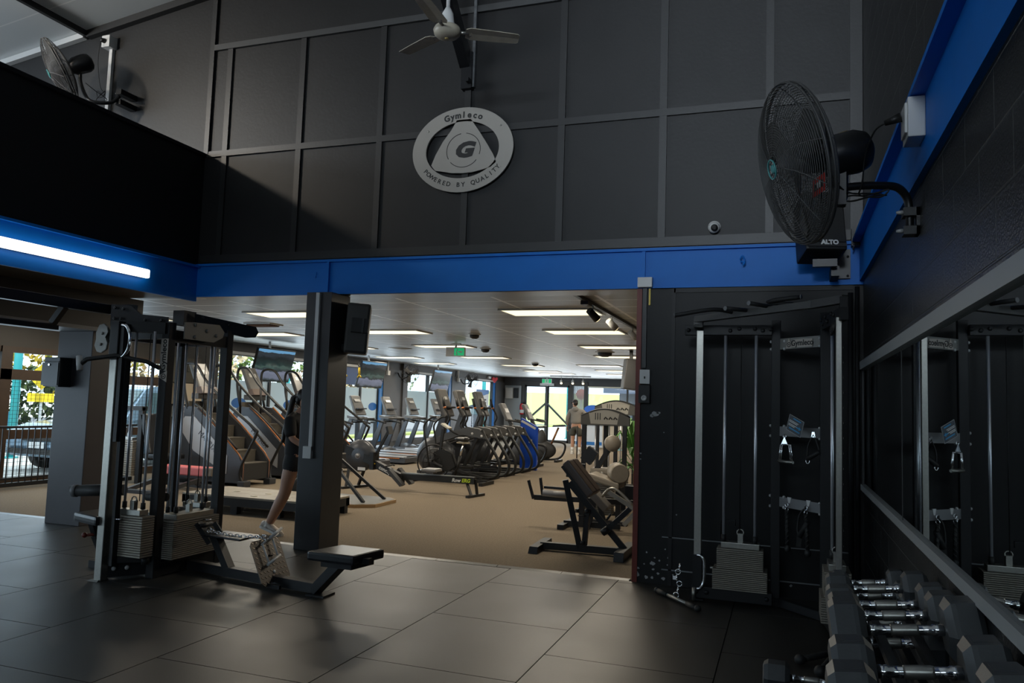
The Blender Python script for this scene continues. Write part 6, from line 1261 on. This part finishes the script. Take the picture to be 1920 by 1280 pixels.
arch(-3.0,-2.35,13.0,1.5,'weight machine with pale arched top cover, further of two')
t = thing('potted_plant', 'leafy green plant at the right edge of the opening', 'plant', (-2.2,12.1,0))
q = M(); q.lathe([(.12,0),(.16,.3),(.17,.32),(.14,.32),(.13,.28),(0,.28)], (-2.2,12.1,0), (0,0,1), 20); link('pot', q, DGREY, t)
q = M(); rn = random.Random(5)
for i in range(60):
    a = rn.uniform(0,6.28); h = rn.uniform(.5,1.35); r = rn.uniform(.1,.3); p0 = V((-2.2,12.1,.3+h*.4)); p1 = V((-2.2+r*math.cos(a),12.1+r*math.sin(a),h)); p2 = V((-2.2+r*1.5*math.cos(a),12.1+r*1.5*math.sin(a),h-.12)); s = V((-math.sin(a),math.cos(a),0))*.03
    q.quad(p0-s*.3,p1-s,p1+s,p0+s*.3); q.quad(p1-s,p2,p2,p1+s) if False else q.hexa([p1-s,p2-s*.1,p2+s*.1,p1+s,p1-s+V((0,0,.003)),p2-s*.1+V((0,0,.003)),p2+s*.1+V((0,0,.003)),p1+s+V((0,0,.003))])
link('leaves', q, mat('plant_green', (.05,.16,.02), .5, noise=.5, nscale=5), t)
q = M(); q.cyl((-2.2,12.1,.28),(-2.2,12.1,.9),.015); link('stem', q, mat('stem_brown', (.2,.1,.04), .7), t)
# reception
t = thing('reception_desk', 'beige reception desk with blue stripes by the far window', 'desk', (-6.2,29,0))
q = M(); q.box((-6.45,28.8,0),(-4.6,29.3,.83)); b = link('counter', q, mat('beige_panel', (.42,.38,.31), .5), t); q = M(); q.box((-6.5,28.76,.83),(-4.55,29.34,.87)); link('top', q, WHITE, b)
q = M(); q.box((-7.5,28.85,0),(-6.46,29.25,.83)); f = link('side_counter', q, mat('pale_blue_grey', (.5,.55,.62), .5), t); q = M(); q.box((-7.48,28.84,.08),(-6.48,28.86,.2)); link('stripe', q, BLUEF, f); q = M(); q.box((-7.5,28.8,.83),(-6.46,29.3,.87)); link('top', q, WHITE, f)
t = thing('round_sign', 'blue oval sign standing on the reception desk', 'sign', (-6.95,29.1,.87)); q = M(); q.prism([(.34*math.cos(2*PI*i/28),.16*math.sin(2*PI*i/28)) for i in range(28)], (-6.9,29.1,1.42), (1,0,0), (0,0,1), .03); link('board', q, mat('sign_blue', (.01,.12,.6), .4), t); q = M(); q.cyl((-6.9,29.1,.87),(-6.9,29.1,1.28),.02); link('post', q, WHITE, t)
q = M(); q.box((-7.2,28.95,.87),(-6.95,29.15,1.1),.02); solo('desk_printer', q, WHITE, 'small white device on the reception desk', 'printer')
q = M(); q.cyl((-5.55,27.6,0),(-5.55,27.6,.55),.025); q.lathe([(.22,.55),(.22,.58)], (-5.55,27.6,0), (0,0,1), 24); q.lathe([(.18,0),(.18,.02)], (-5.55,27.6,0), (0,0,1), 20); solo('side_table', q, mat('pale_teal', (.25,.5,.55), .4), 'small pale blue round table by the reception desk', 'table')
t = thing('fire_extinguisher', 'red fire extinguisher on the wall left of the entrance', 'extinguisher', (-10.35,30.85,1.2)); q = M(); q.lathe([(.0,0),(.08,.01),(.085,.05),(.085,.38),(.06,.44),(.025,.47)], (-10.36,30.86,1.1), (0,0,1), 20); b = link('cylinder', q, mat('extinguisher_red', (.5,.01,.015), .3), t); q = M(); q.box((-10.39,30.82,1.57),(-10.28,30.88,1.62)); link('valve', q, PLAST, b); q = M(); q.cyl((-10.36,30.86,1.16),(-10.36,30.86,1.3),.087); link('label_band', q, WHITE, b)
t = thing('first_aid_box', 'pale wall cabinet beside a black box left of the entrance', 'cabinet', (-10.9,30.9,1.9)); q = M(); q.box((-11.1,30.85,1.75),(-10.78,30.972,2.2),.008); link('cabinet', q, WHITE, t); q = M(); q.box((-10.74,30.88,1.78),(-10.56,30.972,2.2)); link('black_box', q, PLAST, t)
t = thing('pole_stand', 'thin black pole stand with round foot behind the man', 'stand', (-5.15,20.0,0)); q = M(); q.lathe([(.16,0),(.15,.02),(.02,.03)], (-5.15,20.0,0), (0,0,1), 24); link('foot', q, PLAST, t); q = M(); q.cyl((-5.15,20.0,.02),(-5.15,20.0,1.0),.015); link('pole', q, PLAST, t)
# ---------------------------------------------------------------- people
def skin(name, pts, edges, rad, m, parent, sub=2):
    me = bpy.data.meshes.new(name); me.from_pydata([tuple(p) for p in pts], edges, []); me.update()
    o = bpy.data.objects.new(name, me); COL.objects.link(o)
    md = o.modifiers.new('s', 'SKIN'); md.use_smooth_shade = True; md.branch_smoothing = .4
    for i, r in enumerate(rad): v = me.skin_vertices[0].data[i]; v.radius = r if isinstance(r, tuple) else (r, r)
    me.skin_vertices[0].data[0].use_root = True
    o.modifiers.new('d', 'SUBSURF').levels = sub; o.modifiers['d'].render_levels = sub
    me.materials.append(m); bpy.context.view_layer.update()
    dg = bpy.context.evaluated_depsgraph_get(); m2 = bpy.data.meshes.new_from_object(o.evaluated_get(dg))
    o.modifiers.clear(); o.data = m2; m2.name = name
    for p in m2.polygons: p.use_smooth = True
    if parent is not None:
        m2.transform(W[parent.name].inverted()); o.parent = parent; W[o.name] = W[parent.name]
    return o
def head_parts(q, c, f, up, s=1.):
    """cranium, jaw, nose, ears around head centre c, facing f"""
    f = V(f).normalized(); up = (V(up)-f*V(up).dot(f)).normalized(); r = f.cross(up); R_ = Matrix((r, f, up)).transposed()
    q.ell(c+up*.02*s, (.073*s,.094*s,.105*s), R_); q.ell(c-up*.055*s+f*.025*s, (.056*s,.066*s,.066*s), R_)
    q.ell(c+f*.098*s-up*.02*s, (.012*s,.018*s,.024*s), R_, 10, 8); q.ell(c+f*.086*s-up*.065*s, (.026*s,.012*s,.009*s), R_, 10, 6)
    for k in (-1,1):
        q.ell(c+r*(.074*s*k)-up*.012*s-f*.005*s, (.01*s,.02*s,.03*s), R_, 10, 8)
    return R_, r, f, up
def fingers(q, p, d, s, n, k=1., thumb=1):
    """hand: palm plus five separate fingers, at wrist p pointing d, spread along s, palm normal n"""
    p = V(p); d = V(d).normalized(); s = V(s).normalized(); n = V(n).normalized()
    q.ell(p+d*.045*k, (.018*k,.04*k,.05*k), Matrix((n, s, d)).transposed(), 12, 8)
    for i, (o_, L) in enumerate(((-.03,.075),(-.01,.085),(.01,.08),(.03,.062))):
        b = p+d*.085*k+s*o_*k; q.tube([b, b+d*L*.5*k+n*.01*k, b+d*L*.8*k+n*.035*k, b+d*L*.85*k+n*.055*k], [.0095*k,.009*k,.008*k,.007*k], 8)
    b = p+d*.035*k-s*.035*k*thumb; q.tube([b, b-s*.03*k*thumb+d*.025*k+n*.01*k, b-s*.035*k*thumb+d*.055*k+n*.02*k], [.011*k,.01*k,.008*k], 8)
HAIR = mat('dark_brown_hair', (.012,.008,.006), .45); BLACKT = mat('black_cotton', (.009,.009,.0105), .8); 
WSH = mat('trainer_pale', (.48,.43,.38), .6); SOCK = mat('white_sock', (.6,.58,.55), .8)
# woman walking to the right, partly behind the middle column
t = thing('person', 'person in black t-shirt and shorts with long dark ponytail, walking behind the column', 'person', (-5.1,7.35,0))
Z = lambda x, z, y=7.35: V((x,y,z))
pel = Z(-5.02,.86)
P = [pel, Z(-5.03,.98), Z(-5.03,1.14), Z(-5.05,1.27), Z(-5.03,1.345), Z(-5.0,1.4),           # 0-5 trunk, neck
     Z(-5.04,1.255,7.52), Z(-4.97,1.08,7.57), Z(-4.84,.98,7.52), Z(-5.04,1.25,7.19), Z(-4.98,1.06,7.14), Z(-4.84,.98,7.18),  # 6-11 arms (far, near)
     Z(-5.05,.8,7.27), Z(-5.12,.46,7.27), Z(-5.2,.32,7.275), Z(-5.32,.1,7.28), Z(-5.03,.8,7.43), Z(-4.86,.47,7.43), Z(-4.8,.3,7.43), Z(-4.78,.09,7.43)]
E_ = [(0,1),(1,2),(2,3),(3,4),(4,5),(3,6),(6,7),(7,8),(3,9),(9,10),(10,11),(0,12),(12,13),(13,14),(14,15),(0,16),(16,17),(17,18),(18,19)]
Rr = [(.13,.11),(.115,.085),(.125,.09),(.10,.075),(.052,.052),(.047,.047),.05,.04,.03,.05,.04,.03,.1,.066,.066,.042,.1,.066,.066,.042]
body = skin('body', P, E_, Rr, SKIN, t)
q = M(); hc = Z(-4.975,1.475); R_, r_, f_, u_ = head_parts(q, hc, (1,.25,-.12), (0,0,1)); 
fingers(q, Z(-4.83,.975,7.18), (.9,.1,-.2), (0,.5,1), (0,1,0)); fingers(q, Z(-4.83,.975,7.52), (.9,.1,-.2), (0,-.5,1), (0,-1,0))
hd = link('head', q, SKIN, t); 
q = M(); q.ell(hc+f_*.091+r_*.03+u_*.012,.009); q.ell(hc+f_*.091-r_*.03+u_*.012,.009); link('eyes', q, PLAST, hd)
q = M(); q.ell(hc+u_*.04-f_*.012, (.082,.096,.095), R_); q.ell(hc-f_*.06-u_*.0, (.07,.05,.075), R_); q.ell(hc-f_*.1+u_*.035, (.03,.03,.03), R_, 12, 8)
q.tube(smooth([hc-f_*.1+u_*.035, hc-f_*.135-u_*.0, hc-f_*.15-u_*.12, hc-f_*.165-u_*.28, hc-f_*.175-u_*.42, hc-f_*.18-u_*.5],4), [.024]*4+[.034]*8+[.03]*4+[.022]*4+[.008], 10); link('hair', q, HAIR, hd)
sh = skin('t_shirt', [Z(-5.05,.8), Z(-5.055,.95), Z(-5.055,1.14), Z(-5.07,1.27), Z(-5.035,1.345), Z(-5.04,1.26,7.52), Z(-4.99,1.13,7.56), Z(-4.97,1.08,7.57), Z(-5.04,1.255,7.18), Z(-5.0,1.12,7.14), Z(-4.985,1.07,7.135)], [(0,1),(1,2),(2,3),(3,4),(3,5),(5,6),(6,7),(3,8),(8,9),(9,10)], [(.165,.14),(.155,.125),(.165,.125),(.14,.105),(.06,.06),.075,.068,.06,.076,.07,.062], BLACKT, t)
skin('shorts', [Z(-5.04,.86), Z(-5.045,1.0), Z(-5.05,.79,7.27), Z(-5.085,.66,7.27), Z(-5.03,.79,7.43), Z(-4.96,.66,7.43)], [(0,1),(0,2),(2,3),(0,4),(4,5)], [(.155,.135),(.13,.11),.118,.1,.11,.095], BLACKT, t)
def shoe(par, heel, d, m, pitch=0., k=1.):
    heel = V(heel); d = V(d).normalized(); s = V((-d.y,d.x,0)); dn = (d+V((0,0,-pitch))).normalized(); up = s.cross(dn)*-1
    if up.z < 0: up = -up
    q = M(); rows = []
    for a, w, h in ((-.03,.028,.065),(.0,.036,.085),(.05,.036,.088),(.1,.04,.07),(.16,.046,.052),(.22,.042,.042),(.255,.02,.026)):
        rows.append([q._v(heel+dn*a*k+s*(w*k*math.cos(2*PI*i/12))+up*(max(.0,h*k*(.5+.5*math.sin(2*PI*i/12)))) ) for i in range(12)])
    q.skin(rows); o = link('shoe', q, m, par)
    q = M(); rows = []
    for a, w in ((-.035,.03),(.0,.04),(.08,.04),(.17,.05),(.23,.044),(.262,.02)):
        rows.append([q._v(heel+dn*a*k+s*w*k+up*-.012*k), q._v(heel+dn*a*k-s*w*k+up*-.012*k), q._v(heel+dn*a*k-s*w*k+up*.016*k), q._v(heel+dn*a*k+s*w*k+up*.016*k)])
    q.skin(rows, False, True, False); link('sole', q, SOCK, o)
shoe(t, Z(-5.375,.075,7.28), (1,-.05,0), WSH, .26); shoe(t, Z(-4.82,.02,7.43), (1,0,0), WSH, 0)
q = M(); q.tube([Z(-5.27,.19,7.28),Z(-5.31,.12,7.28),Z(-5.325,.08,7.28)],[.042,.042,.045],12); link('sock', q, SOCK, t); q = M(); q.tube([Z(-4.785,.17,7.43),Z(-4.78,.07,7.43)],[.042,.045],12); link('sock', q, SOCK, t)
# man with his back to the camera near the entrance
GREYH = mat('grey_hoodie', (.20,.19,.175), .85, noise=.1, nscale=20); OLIVE = mat('olive_shorts', (.045,.045,.035), .8)
t = thing('person', 'person in grey hoodie, dark shorts and black cap seen from behind near the entrance', 'person', (-6.25,24.2,0))
X0, Y0 = -6.28, 24.2
N = lambda x, z, y=0.: V((X0+x, Y0+y, z))
P = [N(0,.9), N(0,1.05), N(.0,1.22), N(-.01,1.36), N(-.02,1.45), N(-.03,1.51),
     N(-.19,1.36), N(-.27,1.12,-.03), N(-.3,.9,.03), N(.19,1.36), N(.33,1.2,.02), N(.5,1.1,.08),
     N(-.09,.85), N(-.1,.47,.0), N(-.1,.3,-.02), N(-.1,.09,-.02), N(.1,.85), N(.12,.47,.04), N(.12,.3,.02), N(.12,.09,.0)]
body = skin('body', P, E_, [(.16,.12),(.15,.11),(.16,.115),(.125,.09),.06,.055,.06,.048,.036,.06,.048,.036,.1,.066,.06,.04,.1,.066,.06,.04], SKIN, t)
q = M(); hc = N(-.05,1.6); R_, r_, f_, u_ = head_parts(q, hc, (-.75,.65,-.1), (0,0,1), 1.05); fingers(q, N(-.305,.88,.03), (-.1,.1,-1), (0,1,0), (1,0,0), 1.1); fingers(q, N(.52,1.09,.09), (1,.1,-.3), (0,1,0), (0,0,-1), 1.1); hd = link('head', q, SKIN, t)
q = M(); q.ell(hc+f_*.096+r_*.03+u_*.012,.009); q.ell(hc+f_*.096-r_*.03+u_*.012,.009); link('eyes', q, PLAST, hd)
q = M(); q.ell(hc-f_*.03+u_*.01, (.08,.08,.09), R_); link('hair', q, HAIR, hd)
q = M(); q.ell(hc+u_*.055-f_*.005, (.086,.105,.075), R_); q.hexa([hc+f_*.06+r_*.07+u_*.05,hc+f_*.06-r_*.07+u_*.05,hc+f_*.2-r_*.05+u_*.03,hc+f_*.2+r_*.05+u_*.03,hc+f_*.06+r_*.07+u_*.06,hc+f_*.06-r_*.07+u_*.06,hc+f_*.2-r_*.05+u_*.038,hc+f_*.2+r_*.05+u_*.038]); link('cap', q, BLACKT, hd)
skin('hoodie', [N(0,.92), N(0,1.05), N(.0,1.22), N(-.01,1.37), N(-.02,1.46), N(-.2,1.36), N(-.28,1.12,-.03), N(-.305,.92,.03), N(.2,1.36), N(.34,1.2,.02), N(.5,1.1,.08)], [(0,1),(1,2),(2,3),(3,4),(3,5),(5,6),(6,7),(3,8),(8,9),(9,10)], [(.19,.15),(.2,.15),(.2,.15),(.16,.12),(.085,.085),.085,.072,.055,.085,.072,.05], GREYH, t)
q = M(); q.ell(N(-.02,1.42,-.09), (.11,.06,.085)); link('hood', q, GREYH, t)
skin('shorts', [N(0,.9), N(0,.97), N(-.1,.8), N(-.12,.55), N(.1,.8), N(.14,.55)], [(0,1),(0,2),(2,3),(0,4),(4,5)], [(.18,.145),(.17,.13),.13,.12,.13,.12], OLIVE, t)
shoe(t, N(-.1,.015,-.06), (-.2,1,0), SOCK, 0, 1.1); shoe(t, N(.12,.015,-.04), (.1,1,0), SOCK, 0, 1.1)
for x, y in ((-.1,-.02),(.12,.0)): q = M(); q.tube([N(x,.22,y),N(x,.08,y)],[.05,.048],12); link('sock', q, SOCK, t)
# ---------------------------------------------------------------- daylight and lamps
w = bpy.data.worlds.new('world'); SC.world = w; w.use_nodes = True
bg = w.node_tree.nodes['Background']
bg.inputs[0].default_value = (.74,.87,1.,1); bg.inputs[1].default_value = 3.0
def area(name, loc, rot, sx, sy, power, col=(1,1,1), spread=180, portal=False):
    l = bpy.data.lights.new(name, 'AREA'); l.shape = 'RECTANGLE'; l.size = sx; l.size_y = sy; l.energy = power; l.color = col; l.spread = math.radians(spread)
    o = bpy.data.objects.new(name, l); COL.objects.link(o); o.location = loc; o.rotation_euler = rot
    if portal: l.cycles.is_portal = True
    return o
def sun():
    l = bpy.data.lights.new('sun', 'SUN'); l.energy = 3.2; l.angle = .01; l.color = (1,.93,.8)
    o = bpy.data.objects.new('sun', l); COL.objects.link(o); o.rotation_euler = (math.radians(48), 0, math.radians(35))
sun()
area('daylight_street', (XG-.3, 22, 1.4), (0, -PI/2, 0), 2.2, 17, 100, portal=True)
area('daylight_timber', (XG-.3, 2.5, 1.1), (0, -PI/2, 0), 2.1, 19, 100, portal=True)
area('daylight_far', (-7.6, FY+.3, 1.2), (-PI/2, 0, 0), 5.8, 2.4, 100, portal=True)
area('daylight_clerestory', (-2.55, -7.3, 4.2), (PI/2, 0, 0), 5.3, 2.2, 100, portal=True)
# lamps added for window daylight, inside glazed openings except at the mezzanine
area('window_light', (-2.55, -6.9, 4.2), (PI/2+.1, 0, 0), 5.2, 2.1, 40, (.80,.90,1.))
area('window_light', (-.6, -6.88, 4.7), (PI/2+.11, 0, 0), 1.6, 1.0, 55, (.80,.90,1.), 38)  # second narrow lamp, added to brighten the upper right of the back wall
area('window_light', (-11.0, 1.5, 4.6), (0, -PI/2-.12, 0), 1.2, 7, 330, (.80,.90,1.))  # lamp added at the solid upper street wall, for unseen mezzanine window light
area('window_light', (XG+.25, 2.5, 1.2), (0, -PI/2, 0), 1.6, 17, 160, (.62,.82,1.))
area('window_light', (XG+.3, 17, 1.4), (0, -PI/2, 0), 1.6, 7, 110, (.72,.88,1.))
area('window_light', (XG+.3, 25.5, 1.4), (0, -PI/2, 0), 1.6, 7, 110, (.72,.88,1.))
area('window_light', (-7.6, FY-.3, 1.3), (-PI/2, 0, 0), 5, 2.0, 110, (.85,.93,1.))
for x, y, k in PANELS: area('panel_lamp', (x, y, 2.62), (0,0,0), 1.1, .5, 38, (1,.89,.72))
# lamp over the mezzanine
l = bpy.data.lights.new('mezzanine_lamp', 'SPOT'); l.energy = 260; l.color = (1,.88,.72); l.shadow_soft_size = .1; l.spot_size = math.radians(80); l.spot_blend = .9
o = bpy.data.objects.new('mezzanine_lamp', l); COL.objects.link(o); o.location = (-8.6,3.7,5.45); o.rotation_euler = (V((-6.4,6.9,4.6))-V(o.location)).to_track_quat('-Z','Y').to_euler()
